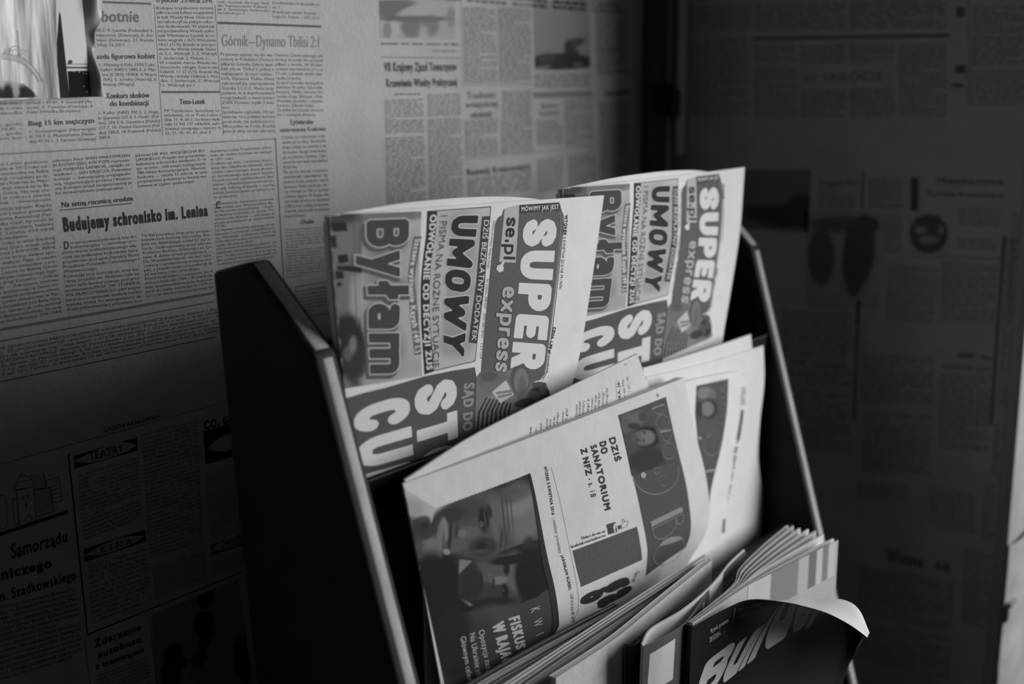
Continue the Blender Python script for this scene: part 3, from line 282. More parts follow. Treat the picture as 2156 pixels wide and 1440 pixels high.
 ('T','wallC','headline','z tramwajem',[[.5683,.3663],[.6297,.371]],[[.5685,.3765],[.6299,.3816]],{'ink':.04,'bold':.05}),
 ('B','wallC','text_column','Konferencja Samorządu Robotnicz./obraduj. w Zakładach Budowy Maszyn i/mskiego. Dyrektor zakładu inż. Min./wraz z załogą zatwierdziła plany wdro-/żeniowe oraz Rady Zakładowej/wystąpiły się w sprawach warunków/socjalnych realizacji planu.|/W roku bieżącym zadania produkcji/są wyższe. Na wyróżnienie zasługuje/oddział montażu i obróbki, który za-/kończył wykonanie planu w terminie/oraz przyrzekł dalszy wzrost wyda-/jności. Załoga podjęła też czyny spo-/łeczne na rzecz osiedla i szkoły.|',[[.5699,.3838],[.6341,.3892],[.6381,.4742],[.5697,.465]],{'ink':.05,'bold':0}),
 ('L','wallC','rule_line',[[.5593,.3235],[.5605,.394]],{'w':0.000496,'ink':.06,'layer':1}),
 ('L','wallC','rule_line',[[.6397,.331],[.6426,.4411]],{'w':0.00052,'ink':.06,'layer':1}),
 ('I','wallC','photograph',[[.6428,.3268],[.7663,.3267],[.7776,.525],[.6404,.4936]],.26,[([.7159,.3362],[.0125,0.0061],[-0.0011,.0176],.03,1,.2),([.7133,.3803],[.0151,0.0077],[-0.0014,.0236],.035,1,.3),([.7117,.4069],[0.0074,0.0069],[-0.006,.0151],.04,1,.4),([.6711,.4123],[.0169,0.0092],[-0.0013,.0217],.03,1,.3),([.662,.4402],[.0143,0.0081],[-0.0016,.0261],.035,1,.3),([.7025,.4325],[.0128,0.0008],[0.0018,.0132],.05,.9,.4),([.7668,.4676],[.0165,0.0027],[0.0019,.0426],.035,1,.3),([.7362,.3889],[.0158,0.0019],[-0.001,.018],.2,.5,.6),([.6861,.4114],[0.0073,0.0039],[-0.0007,.0117],.2,.8,.4),([.7011,.4562],[.0125,0.007],[-0.0009,.0148],.12,.6,.6)],{'n':(60,70),'layer':1,'mask':None}),
 ('L','rightD','rule_line',[[.2141,.567],[.7811,.5774]],{'w':0.003181,'ink':.119,'layer':1}),
 ('T','rightD','headline','W SKRÓCIE',[[.3754,.6895],[.6112,.6857]],[[.3773,.7134],[.6134,.7133]],{'ink':.153,'bold':.03}),
 ('R','rightD','text_column',12,[[0,.4461],[.2054,.4522],[.2132,.5366],[0.0018,.5333]],{'ink':.19,'seed':100,'fill':.5}),
 ('R','rightD','text_column',12,[[.2159,.4472],[.4905,.4581],[.4966,.5462],[.2213,.5381]],{'ink':.19,'seed':101,'fill':.5}),
 ('R','rightD','text_column',12,[[.5048,.4563],[.7708,.4698],[.7765,.5559],[.5112,.5474]],{'ink':.19,'seed':102,'fill':.5}),
 ('R','rightD','text_column',30,[[0.0024,.5625],[.1979,.5642],[.2083,.8275],[0.0079,.8349]],{'ink':.19,'seed':103,'fill':.5}),
 ('R','rightD','text_column',8,[[.2147,.5874],[.3512,.5877],[.3544,.6475],[.2176,.6475]],{'ink':.19,'seed':104,'fill':.5}),
 ('R','rightD','text_column',8,[[.3616,.5913],[.4962,.5928],[.4999,.6565],[.365,.6566]],{'ink':.19,'seed':105,'fill':.5}),
 ('R','rightD','text_column',9,[[.5084,.5932],[.6408,.5958],[.6444,.6599],[.5117,.6589]],{'ink':.19,'seed':106,'fill':.5}),
 ('R','rightD','text_column',32,[[.6501,.5982],[.778,.5997],[.7925,.8287],[.6632,.834]],{'ink':.19,'seed':107,'fill':.5}),
 ('R','rightD','text_column',26,[[.217,.6611],[.3539,.6619],[.3627,.8349],[.2234,.8401]],{'ink':.19,'seed':108,'fill':.5}),
 ('R','rightD','text_column',12,[[.3697,.7423],[.505,.7412],[.5104,.8337],[.3748,.8388]],{'ink':.19,'seed':109,'fill':.5}),
 ('R','rightD','text_column',12,[[.5146,.738],[.6454,.7371],[.6518,.8298],[.5202,.8342]],{'ink':.19,'seed':110,'fill':.5}),
 ('R','rightD','text_column',14,[[.8408,.4919],[.9855,.4992],[.9907,.58],[.8457,.575]],{'ink':.19,'seed':111,'fill':.5}),
 ('R','rightD','text_column',14,[[.8418,.5814],[.9911,.5859],[.997,.6757],[.8481,.6749]],{'ink':.19,'seed':112,'fill':.5}),
 ('R','rightD','text_column',12,[[.8388,.7154],[.9996,.7167],[1.0045,.7921],[.8447,.7943]],{'ink':.19,'seed':113,'fill':.5}),
 ('L','rightD','rule_line',[[.8279,.4534],[.8435,.685]],{'w':0.000941,'ink':.136,'layer':1}),
 ('L','rightD','rule_line',[[.8308,.6888],[.998,.691]],{'w':0.000953,'ink':.153,'layer':1}),
 ('L','rightD','rule_line',[[.8315,.7],[.9987,.7019]],{'w':0.000953,'ink':.153,'layer':1}),
 ('L','rightD','rule_line',[[.8321,.7112],[.9994,.7127]],{'w':0.000954,'ink':.153,'layer':1}),
 ('I','rightD','emblem',[[.7958,.4913],[.8217,.4928],[.8236,.5254],[.7977,.5241]],.3,[([.8097,.5084],[.0129,0.0007],[0.001,.0163],.114,1,.5)],{'n':(10,10),'layer':1,'mask':None}),
 ('I','rightD','emblem',[[.8035,.6663],[.8339,.667],[.8356,.6975],[.8053,.697]],.3,[([.8196,.6819],[.0152,0.0003],[0.0009,.0154],.114,1,.5)],{'n':(10,10),'layer':1,'mask':None}),
 ('I','rightD','emblem',[[.7959,.7251],[.8329,.7256],[.8337,.7384],[.7966,.738]],.3,[([.8149,.7318],[.0184,0.0002],[0.0003,0.0064],.114,1,.5)],{'n':(10,10),'layer':1,'mask':None}),
 ('L','rightE','rule_line',[[.4109,0.0031],[.9682,-0.0048]],{'w':0.000587,'ink':.221,'layer':1}),
 ('I','rightE','photograph',[[.1555,.0168],[.4125,0.0091],[.412,.1335],[.1611,.1349]],.17,[([.3167,.1044],[.1202,0.0047],[0.0014,.0237],.057,1,.5),([.3911,.0875],[.0588,-0.0021],[0.0018,.028],.057,1,.5),([.2522,.0544],[.0917,-0.0027],[0.0015,.0285],.152,.6,.6)],{'n':(30,30),'layer':1,'mask':None}),
 ('T','rightE','headline','Przegląd dnia',[[.4403,.0295],[.5492,.0235]],[[.4418,.0414],[.5502,.0366]],{'ink':.153,'bold':.04}),
 ('P','rightE','black_bar',[[.7048,.0174],[.7265,.0169],[.7309,.0786],[.7092,.0794]],{'ink':.085,'layer':1}),
 ('T','rightE','headline','Mieszkaniowe',[[.7747,.0157],[.9504,.0132]],[[.7753,.0279],[.951,.024]],{'ink':.119,'bold':.05,'shear':.2}),
 ('T','rightE','headline','Powiśle Krakowskie',[[.7527,.0412],[.9533,.0397]],[[.7524,.0511],[.9531,.0476]],{'ink':.119,'bold':.06,'shear':.2}),
 ('I','rightE','round_emblem',[[.7041,.0859],[.8144,.0817],[.8216,.1554],[.7109,.1612]],.34,[([.7632,.1198],[.0523,-0.0023],[0.0035,.0366],.095,1,.12),([.741,.1135],[.0169,-0.0007],[0.0006,0.0073],.34,.8,.6),([.7961,.1111],[0.009,-0.0003],[0.0008,0.0083],.34,.8,.6),([.7742,.1059],[.0188,0.0054],[-0.0025,0.0063],.095,.8,.5),([.7643,.1312],[.0275,-0.0013],[0.0008,0.0083],.323,.7,.6),([.7624,.1438],[.0184,-0.0009],[0.0004,0.0042],.095,.7,.5)],{'n':(40,40),'layer':1,'mask':None}),
 ('L','rightE','rule_line',[[.9616,-0.0008],[.9672,.272]],{'w':0.002544,'ink':.145,'layer':1}),
 ('L','rightE','rule_line',[[.5679,.0103],[.572,.0823]],{'w':0.002286,'ink':.145,'layer':1}),
 ('L','rightE','rule_line',[[.5742,.2579],[.5727,.3023]],{'w':0.002336,'ink':.145,'layer':1}),
 ('L','rightE','rule_line',[[.7206,.1638],[.9604,.1562]],{'w':0.000902,'ink':.145,'layer':1}),
 ('L','rightE','rule_line',[[.9627,.1174],[.9665,.461]],{'w':0.003471,'ink':.145,'layer':1}),
 ('L','rightE','rule_line',[[.5749,.2636],[.579,.4952]],{'w':0.003438,'ink':.145,'layer':1}),
 ('I','rightE','photograph',[[.3994,.0908],[.6276,.0845],[.6334,.2713],[.4191,.2822]],.3,[([.4542,.179],[.0411,-0.0022],[0.004,.0577],.114,1,.3),([.5654,.1666],[.0493,-0.0026],[-0.0044,.0724],.095,1,.25),([.5008,.1131],[.0832,-0.0034],[0.0012,.0152],.114,.9,.4),([.5873,.1095],[.0361,0.0028],[-0.0019,.0173],.104,1,.3),([.5115,.165],[0.0094,-0.0005],[-0.0039,.0398],.34,.9,.5),([.4899,.2436],[.0239,-0.0015],[0.0008,.0111],.34,.9,.5),([.6189,.2157],[.0131,-0.0009],[-0.0038,.0329],.34,.9,.4),([.4614,.0864],[.0239,-0.0009],[0.0006,0.0087],.34,.6,.6),([.5525,.2594],[.04,-0.0027],[0.0007,0.0088],.34,.7,.6),([.5572,.2326],[.02,-0.0012],[0.0015,.0198],.095,.9,.4)],{'n':(50,60),'layer':1,'mask':None}),
 ('R','rightE','text_column',10,[[.438,.0458],[.5491,.0437],[.552,.0809],[.4415,.086]],{'ink':.2,'seed':200,'fill':.5}),
 ('R','rightE','text_column',16,[[.5836,.0226],[.6857,.02],[.6908,.078],[.5888,.0796]],{'ink':.2,'seed':201,'fill':.5}),
 ('R','rightE','text_column',8,[[.84,.0685],[.9477,.0667],[.9485,.1005],[.8433,.1009]],{'ink':.2,'seed':202,'fill':.5}),
 ('R','rightE','text_column',6,[[.8426,.1234],[.9508,.1214],[.9515,.1405],[.8438,.1419]],{'ink':.2,'seed':203,'fill':.5}),
 ('R','rightE','text_column',26,[[.6313,.0907],[.6854,.0887],[.6918,.16],[.6374,.1629]],{'ink':.2,'seed':204,'fill':.5}),
 ('R','rightE','text_column',30,[[.6553,.1833],[.7965,.1786],[.7975,.285],[.658,.2914]],{'ink':.2,'seed':205,'fill':.5}),
 ('R','rightE','text_column',30,[[.8047,.1687],[.9525,.1637],[.9557,.2729],[.8095,.282]],{'ink':.2,'seed':206,'fill':.5}),
 ('R','rightE','text_column',60,[[.9765,.0696],[1.035,.0684],[1.0312,.2793],[.9873,.2704]],{'ink':.2,'seed':207,'fill':.5}),
 ('R','rightE','text_column',14,[[.3371,.2938],[.5535,.2815],[.5555,.3735],[.3374,.3896]],{'ink':.2,'seed':230,'fill':.5}),
 ('R','rightE','text_column',26,[[.3336,.4177],[.5625,.3995],[.5701,.5643],[.3381,.5861]],{'ink':.2,'seed':231,'fill':.5}),
 ('R','rightE','text_column',20,[[.5894,.3606],[.7983,.3486],[.8054,.4471],[.5948,.4598]],{'ink':.2,'seed':232,'fill':.5}),
 ('R','rightE','text_column',22,[[.8195,.3784],[.9566,.3684],[.9679,.5146],[.8291,.5254]],{'ink':.2,'seed':233,'fill':.5}),
 ('R','rightE','text_column',60,[[.9635,.1174],[1.0378,.1154],[1.0525,.4234],[.9843,.4246]],{'ink':.2,'seed':234,'fill':.5}),
 ('R','rightE','text_column',20,[[.6085,.475],[.8046,.4633],[.8111,.5802],[.6159,.5995]],{'ink':.2,'seed':235,'fill':.5}),
 ('R','rightE','text_column',20,[[.9752,.46],[1.056,.4539],[1.0581,.5472],[.9766,.5549]],{'ink':.2,'seed':236,'fill':.5}),
 ('R','rightE','text_column',10,[[.5975,.6209],[.7529,.6086],[.7558,.6407],[.6001,.654]],{'ink':.2,'seed':260,'fill':.5}),
 ('R','rightE','text_column',18,[[.811,.6035],[.94,.5999],[.9446,.6827],[.8187,.6847]],{'ink':.2,'seed':261,'fill':.5}),
 ('R','rightE','text_column',30,[[.6113,.7973],[.8985,.7844],[.9044,.8853],[.6195,.9029]],{'ink':.2,'seed':262,'fill':.5}),
 ('R','rightE','text_column',40,[[.9194,.71],[1.045,.7068],[1.0544,.8618],[.9268,.8629]],{'ink':.2,'seed':263,'fill':.5}),
 ('R','rightE','text_column',26,[[.6205,.9155],[.9053,.8943],[.9064,.9889],[.6299,1.0357]],{'ink':.2,'seed':264,'fill':.5}),
 ('R','rightE','text_column',30,[[.9611,.5771],[1.0491,.5734],[1.0538,.6825],[.9647,.6853]],{'ink':.2,'seed':265,'fill':.5}),
 ('T','rightE','headline','Wniosek',[[.3752,.3914],[.4177,.39]],[[.376,.4034],[.4184,.4012]],{'ink':.136,'bold':.05}),
 ('T','rightE','headline','Ogłoszenia',[[.4414,.3906],[.5515,.3872]],[[.4421,.4014],[.5513,.3972]],{'ink':.136,'bold':.05}),
 ('T','rightE','headline','KINO',[[.865,.3348],[.9091,.3325]],[[.8661,.3457],[.9094,.3433]],{'ink':.102,'bold':.08}),
 ('T','rightE','headline','i film',[[.9159,.3344],[.955,.3331]],[[.9169,.3436],[.9551,.3423]],{'ink':.119,'bold':.06}),
 ('T','rightE','headline','Komunikat stacji',[[.8224,.3607],[.955,.3537]],[[.8223,.3692],[.9551,.3624]],{'ink':.136,'bold':.04}),
 ('T','rightE','headline','Wiosna',[[.6985,.7489],[.8075,.7446]],[[.6986,.7749],[.8078,.7701]],{'ink':.102,'bold':.06}),
 ('T','rightE','headline','68',[[.8415,.7494],[.8847,.7481]],[[.8423,.7672],[.8844,.766]],{'ink':.119,'bold':.05}),
 ('L','foil','embossed_arc',[[.5243,.6323],[.5473,.6333],[.5702,.6356],[.593,.6391],[.6157,.644],[.638,.65],[.6599,.6573],[.6813,.6658],[.7022,.6754],[.7224,.6862],[.7418,.698],[.7604,.7109],[.7781,.7249],[.7947,.7397],[.8104,.7555],[.8248,.7721],[.8381,.7894],[.8501,.8075],[.8607,.8261],[.87,.8453],[.8779,.865]],{'w':0.000701,'ink':.3,'layer':1}),
 ('L','foil','embossed_arc',[[.5237,.6523],[.545,.6533],[.5663,.6553],[.5875,.6585],[.6085,.6628],[.6292,.6682],[.6495,.6747],[.6694,.6823],[.6889,.6909],[.7077,.7005],[.7259,.7111],[.7433,.7226],[.76,.735],[.7757,.7483],[.7905,.7623],[.8043,.7772],[.8171,.7927],[.8287,.8089],[.8392,.8256],[.8484,.8429],[.8564,.8606]],{'w':0.001489,'ink':.5,'layer':1}),
 ('L','foil','embossed_arc',[[.5232,.6724],[.543,.6732],[.5629,.6751],[.5826,.678],[.6022,.6818],[.6215,.6866],[.6405,.6924],[.6591,.6991],[.6773,.7067],[.695,.7152],[.7121,.7246],[.7285,.7348],[.7443,.7458],[.7592,.7576],[.7734,.7701],[.7866,.7833],[.7989,.7971],[.8102,.8115],[.8205,.8264],[.8297,.8419],[.8378,.8577]],{'w':0.000613,'ink':.3,'layer':1}),
 ('L','foil','embossed_arc',[[.5466,.6264],[.5463,.6222],[.5466,.6181],[.5474,.614],[.5488,.6101],[.5507,.6063],[.5531,.6029],[.556,.5999],[.5593,.5973],[.5629,.5951],[.5667,.5935],[.5708,.5924],[.5749,.5919],[.5791,.5919],[.5832,.5926],[.5872,.5938],[.591,.5955],[.5945,.5978],[.5976,.6005],[.6004,.6037],[.6026,.6072]],{'w':0.000395,'ink':.28,'layer':1}),
 ('L','foil','embossed_arc',[[.5598,.63],[.5596,.6277],[.5597,.6254],[.5602,.6232],[.561,.621],[.562,.619],[.5634,.6171],[.5649,.6154],[.5667,.614],[.5687,.6128],[.5708,.6119],[.5731,.6113],[.5753,.611],[.5776,.6111],[.5799,.6114],[.5821,.6121],[.5842,.613],[.5861,.6143],[.5878,.6158],[.5893,.6175],[.5906,.6194]],{'w':0.000351,'ink':.28,'layer':1}),
 ('L','foil','embossed_arc',[[.5941,.6237],[.5937,.6177],[.594,.6117],[.5952,.6058],[.5973,.6001],[.6,.5948],[.6036,.5898],[.6077,.5854],[.6125,.5816],[.6177,.5785],[.6233,.5761],[.6292,.5746],[.6352,.5738],[.6413,.5739],[.6474,.5748],[.6532,.5766],[.6587,.5791],[.6638,.5824],[.6684,.5863],[.6724,.5908],[.6757,.5959]],{'w':0.000396,'ink':.28,'layer':1}),
 ('L','foil','embossed_arc',[[.6133,.6264],[.6131,.6231],[.6133,.6198],[.6139,.6165],[.615,.6134],[.6166,.6105],[.6185,.6078],[.6208,.6053],[.6234,.6032],[.6263,.6015],[.6294,.6002],[.6327,.5994],[.636,.599],[.6393,.599],[.6426,.5995],[.6458,.6005],[.6489,.6019],[.6517,.6037],[.6542,.6058],[.6564,.6083],[.6582,.6111]],{'w':0.000353,'ink':.28,'layer':1}),
 ('L','foil','embossed_arc',[[.6603,.6532],[.6598,.6475],[.6602,.6419],[.6613,.6364],[.6632,.631],[.6658,.626],[.6691,.6214],[.6731,.6173],[.6775,.6137],[.6825,.6108],[.6878,.6086],[.6933,.6071],[.699,.6064],[.7048,.6065],[.7105,.6074],[.716,.609],[.7212,.6114],[.726,.6145],[.7303,.6182],[.7341,.6225],[.7372,.6272]],{'w':0.000399,'ink':.28,'layer':1}),
 ('L','foil','embossed_arc',[[.6784,.6561],[.6781,.653],[.6783,.6499],[.6789,.6469],[.68,.6439],[.6814,.6412],[.6833,.6386],[.6854,.6364],[.6879,.6344],[.6906,.6328],[.6935,.6316],[.6966,.6308],[.6997,.6304],[.7029,.6305],[.706,.6309],[.709,.6318],[.7119,.6332],[.7146,.6348],[.7169,.6369],[.719,.6392],[.7207,.6418]],{'w':0.000355,'ink':.28,'layer':1}),
 ('L','foil','embossed_arc',[[.6589,.4504],[.674,.6637]],{'w':0.000397,'ink':.3,'layer':1}),
 ('I','foil','dark_medallion',[[.3942,.8297],[.8513,.866],[.8515,.992],[.3897,.9855]],.5,[([.5669,.9793],[.0523,0.0019],[-0.0029,.1104],.03,1,.6),([.7136,.9788],[.1078,0.0038],[-0.0023,.0936],.03,1,.6),([.6379,.9353],[.0264,0.0009],[-0.0013,.0524],.45,.8,.6),([.458,.9696],[.0859,0.0031],[-0.0025,.0923],.03,1,.6)],{'n':(50,30),'layer':1,'mask':[[.3935,.8525],[.5761,.8464],[.6983,.8732],[.7863,.9344],[.8424,.9916],[.3897,.9855]]}),  # dark tones below the arc of the foil
 ('P','card','dark_strip',[[.1666,.2865],[.2078,.3103],[.3368,.9997],[.0651,.9989],[.0161,.6006]],{'ink':.03,'layer':1}),
 ('L','card','rule_line',[[.3107,.7189],[.9439,.7239]],{'w':0.000417,'ink':.12,'layer':1}),
 ('L','card','rule_line',[[.2958,.7477],[.9393,.753]],{'w':0.001204,'ink':.13,'layer':1}),
 ('P','card','black_block',[[.3287,.7769],[.9489,.7798],[.9567,.9992],[.3413,.9986]],{'ink':.012,'layer':2}),
 ('P','card','ink_mark',[[.348,.6988],[.4064,.6842],[.4719,.6876],[.4851,.7058],[.4317,.7175],[.3748,.726]],{'ink':.08,'layer':2}),
 ('P','card','ink_mark',[[.6345,.7862],[.6706,.7829],[.6853,.7939],[.6505,.7924]],{'ink':.3,'layer':3}),
 ('P','card','ink_mark',[[.764,.7964],[.8003,.7931],[.8149,.8041],[.7799,.8026]],{'ink':.3,'layer':3}),
 ('P','card','ink_mark',[[.8514,.8002],[.888,.7969],[.9024,.808],[.8673,.8064]],{'ink':.3,'layer':3}),
 ('P','card','ink_mark',[[.7449,.9045],[.7807,.9012],[.795,.9123],[.7606,.9107]],{'ink':.3,'layer':3}),
 ('P','card','ink_mark',[[.8185,.9523],[.8542,.949],[.8684,.9602],[.8341,.9586]],{'ink':.3,'layer':3}),
 ('P','card','ink_mark',[[.4713,.7817],[.507,.7784],[.5218,.7894],[.4873,.7879]],{'ink':.3,'layer':3}),
 ('R','wallA','text_column',62,[[.015,.03],[.1,.03],[.1,.96],[.015,.96]],{'ink':.13,'seed':500,'fill':.5}),
 ('R','wallA','text_column',62,[[.11,.03],[.195,.03],[.195,.96],[.11,.96]],{'ink':.13,'seed':501,'fill':.5}),
 ('R','wallA','text_column',62,[[.205,.03],[.29,.03],[.29,.96],[.205,.96]],{'ink':.13,'seed':502,'fill':.5}),
 ('R','wallA','text_column',62,[[.3,.03],[.385,.03],[.385,.96],[.3,.96]],{'ink':.13,'seed':503,'fill':.5}),
 ('R','wallA','text_column',20,[[.42,.03],[.505,.03],[.505,.32],[.42,.32]],{'ink':.14,'seed':510,'fill':.5}),
 ('R','wallA','text_column',20,[[.515,.03],[.6,.03],[.6,.32],[.515,.32]],{'ink':.14,'seed':511,'fill':.5}),
 ('R','wallA','text_column',20,[[.61,.03],[.695,.03],[.695,.32],[.61,.32]],{'ink':.14,'seed':512,'fill':.5}),
 ('R','wallA','text_column',20,[[.705,.03],[.79,.03],[.79,.32],[.705,.32]],{'ink':.14,'seed':513,'fill':.5}),
 ('R','wallA','text_column',20,[[.8,.03],[.885,.03],[.885,.32],[.8,.32]],{'ink':.14,'seed':514,'fill':.5}),
 ('R','wallA','text_column',20,[[.895,.03],[.98,.03],[.98,.32],[.895,.32]],{'ink':.14,'seed':515,'fill':.5}),
 ('R','wallC','text_column',60,[[.02,.04],[.125,.04],[.125,.96],[.02,.96]],{'ink':.08,'seed':520,'fill':.5}),
 ('R','wallC','text_column',60,[[.135,.04],[.24,.04],[.24,.96],[.135,.96]],{'ink':.08,'seed':521,'fill':.5}),
 ('R','wallC','text_column',60,[[.25,.04],[.355,.04],[.355,.96],[.25,.96]],{'ink':.08,'seed':522,'fill':.5}),
 ('R','wallB','text_column',14,[[.06,.03],[.19,.03],[.19,.16],[.06,.16]],{'ink':.19,'seed':530,'fill':.5}),
 ('R','wallB','text_column',14,[[.21,.03],[.34,.03],[.34,.16],[.21,.16]],{'ink':.19,'seed':531,'fill':.5}),
 ('R','wallB','text_column',14,[[.36,.03],[.49,.03],[.49,.16],[.36,.16]],{'ink':.19,'seed':532,'fill':.5}),
 ('R','wallB','text_column',14,[[.51,.03],[.64,.03],[.64,.16],[.51,.16]],{'ink':.19,'seed':533,'fill':.5}),
 ('R','wallB','text_column',14,[[.66,.03],[.79,.03],[.79,.16],[.66,.16]],{'ink':.19,'seed':534,'fill':.5}),
 ('R','wallB','text_column',14,[[.81,.03],[.94,.03],[.94,.16],[.81,.16]],{'ink':.19,'seed':535,'fill':.5}),
 ('R','rightD','text_column',24,[[.03,.04],[.2,.04],[.2,.43],[.03,.43]],{'ink':.19,'seed':540,'fill':.5}),
 ('R','rightD','text_column',24,[[.22,.04],[.39,.04],[.39,.43],[.22,.43]],{'ink':.19,'seed':541,'fill':.5}),
 ('R','rightD','text_column',24,[[.41,.04],[.58,.04],[.58,.43],[.41,.43]],{'ink':.19,'seed':542,'fill':.5}),
 ('R','rightD','text_column',24,[[.6,.04],[.77,.04],[.77,.43],[.6,.43]],{'ink':.19,'seed':543,'fill':.5}),
 ('R','rightD','text_column',24,[[.79,.04],[.96,.04],[.96,.43],[.79,.43]],{'ink':.19,'seed':544,'fill':.5}),
 ('I','paper1','photograph',[[-0.0009,-0.0018],[.3236,0.0059],[.3179,.3187],[-.0313,.3147]],.4,[('poly',[[-0.0018,-0.0018],[.1117,0.001],[.0708,.3235],[-.04,.3129]],.15,1),([.2272,0.0098],[.2225,0.0007],[-0.0001,.0111],.099,.8,.9),([.1836,.0581],[.093,0.0042],[-0.0008,.0363],.081,.65,.9),([.1546,.107],[.0951,0.0045],[0.0043,.0223],.124,.5,.9),([.1918,.1446],[.1086,0.0054],[-0.0022,.0243],.124,.55,.9),([.1571,.1965],[.0753,0.0042],[-0.0067,.039],.105,.55,.9),([.1628,.2625],[.0888,0.0059],[-.0102,.0494],.093,.6,.9),([.3005,.1417],[.0227,0.0012],[-.01,.1132],.36,.8,.8),([.2609,.1008],[.0223,0.0011],[0,.0223],.341,.7,.8),([.2653,.2965],[.0562,0.0043],[-0.0027,.0162],.341,.8,.7),([.0259,0.0069],[.065,-0.0026],[-0.0017,.0164],.037,.9,.7),([.0565,.0524],[.031,0.0014],[-0.0028,.0331],.161,.7,.8),([.0781,.1578],[.033,0.0017],[-0.0066,.0418],.341,.8,.8),([.0194,.1547],[.0317,0.0017],[-0.0053,.0312],.149,.8,.8),([.0352,.2438],[.0609,0.0039],[-0.0021,.0585],.022,1,.35),([.0561,.2759],[.0449,0.0032],[-0.0094,.0403],.037,.8,.5),([.0466,.2419],[.0127,0.0034],[-0.0076,.0149],.186,.9,.6),([.0243,.2558],[.0164,0.0011],[-0.0028,.0125],.124,.7,.7),([0.0019,.2212],[.0266,0.0017],[-0.006,.0276],.019,1,.5),([.1056,.3107],[.0465,0.0038],[-0.0028,.0129],.31,.8,.7)],{'n':(110,150),'layer':1,'mask':None}),
 ('P','paper1','clipped_lettering',[[0.0048,.0147],[.0506,.0162],[.0542,.0323],[0.0049,.0306]],{'ink':.022,'layer':3}),
 ('P','paper1','clipped_lettering',[[0.0011,.0387],[.0129,.0379],[.0153,.0615],[0.0024,.0625]],{'ink':.022,'layer':3}),
 ('P','paper1','clipped_lettering',[[.0178,.076],[.0504,.0759],[.0532,.0911],[.0201,.0927]],{'ink':.022,'layer':3}),
 ('P','paper1','clipped_lettering',[[.0115,.0967],[.05,.0978],[.0999,.1044],[.0992,.114],[.0118,.1033]],{'ink':.022,'layer':3}),
 ('P','paper1','clipped_lettering',[[0.0064,.1058],[.0309,.1065],[.0344,.1209],[0.0064,.1217]],{'ink':.022,'layer':3}),
 ('P','paper1','clipped_lettering',[[0.0077,.1272],[.0233,.1266],[.0255,.1341],[0.0087,.1353]],{'ink':.022,'layer':3}),
 ('L','paper1','rule_line',[[.0798,.0161],[.0696,.2099]],{'w':0.000675,'ink':.16,'layer':2}),
 ('T','paper1','headline_shadow','Byłam',[[.2706,.0239],[.271,.1737],[.2414,.3129]],[[.1136,.02],[.1093,.1653],[.0924,.3023]],{'ink':.1,'block':.12,'grow':.05}),
 ('T','paper1','headline_outline','Byłam',[[.2779,.018],[.2795,.1682],[.251,.3076]],[[.1212,.0143],[.1178,.1598],[.1016,.2973]],{'ink':.52,'layer':3,'block':.12,'grow':.028}),
 ('T','paper1','headline','Byłam',[[.2779,.018],[.2795,.1682],[.251,.3076]],[[.1212,.0143],[.1178,.1598],[.1016,.2973]],{'ink':.06,'layer':4,'block':.12}),
 ('P','paper1','headline_strip',[[.2969,.0533],[.3266,.0541],[.3122,.1033],[.3028,.1363],[.313,.1972],[.3195,.2773],[.2897,.2765],[.2825,.1954],[.2767,.1295],[.2853,.0964]],{'ink':.13,'layer':2}),
 ('T','paper1','headline','Szczere wyznanie Kayah (49 l.)',[[.3231,.0582],[.3048,.1141],[.3025,.1584],[.311,.2186],[.3162,.2743]],[[.3025,.0578],[.2834,.1131],[.2806,.1573],[.286,.2171],[.2938,.2741]],{'ink':.6,'bold':.04,'layer':3}),
 ('P','paper1','tint_panel',[[.3446,0.0073],[.578,0.0076],[.5861,.1682],[.5764,.31],[.3608,.313],[.3597,.1999],[.3625,.1282]],{'ink':.42,'layer':1}),
 ('I','paper1','tint_glow',[[.3911,0.0095],[.5728,0.0086],[.5819,.3099],[.3768,.3108]],.45,[([.4718,.0513],[.0834,0.0037],[0.0063,.0402],.25,.7,.9),([.4668,.1108],[.0868,0.0043],[-0.0036,.0394],.25,.7,.9),([.4681,.1673],[.091,0.0051],[-0.0063,.033],.25,.7,.9),([.4632,.2196],[.0907,0.0056],[-0.0081,.0381],.25,.7,.9),([.4728,.2672],[.0903,0.0063],[-0.0057,.0278],.25,.7,.9),([.4098,.1474],[.0237,0.0012],[-.0124,.1147],.5,.6,.9)],{'n':(50,90),'layer':1.5,'mask':None}),
 ('L','paper1','rule_line',[[.3445,0.0068],[.5779,0.007],[.5861,.1682],[.5764,.31],[.3628,.3131]],{'w':0.000543,'ink':.05,'layer':2}),
 ('P','paper1','headline_strip',[[.3446,0.0073],[.3804,0.0082],[.377,.0555],[.3643,.1114],[.3617,.1616],[.3629,.2272],[.3717,.3138],[.3285,.3165],[.3259,.2249],[.3278,.1487],[.3344,.1043],[.3438,.054]],{'ink':.035,'layer':2}),
 ('T','paper1','headline','ODWOŁANIE OD DECYZJI ZUS',[[.3787,.0132],[.3742,.0611],[.3619,.1169],[.3588,.1669],[.3602,.2379],[.3652,.3099]],[[.3543,.0128],[.3502,.06],[.3366,.1157],[.3345,.1656],[.3344,.2362],[.3372,.3093]],{'ink':.6,'bold':.055,'layer':3}),
 ('T','paper1','headline','I PISMA NA RÓŻNE SYTUACJE',[[.4182,.0154],[.4162,.0687],[.4039,.1303],[.4006,.1913],[.3993,.2513],[.396,.3081]],[[.3937,.0153],[.3912,.0675],[.3785,.129],[.3751,.1898],[.372,.2495],[.3667,.3086]],{'ink':.1,'bold':0.005,'layer':3}),
 ('P','paper1','headline_strip',[[.5481,.0254],[.579,.0253],[.5861,.1682],[.5781,.2752],[.5394,.2696],[.5517,.1549]],{'ink':.05,'layer':2}),
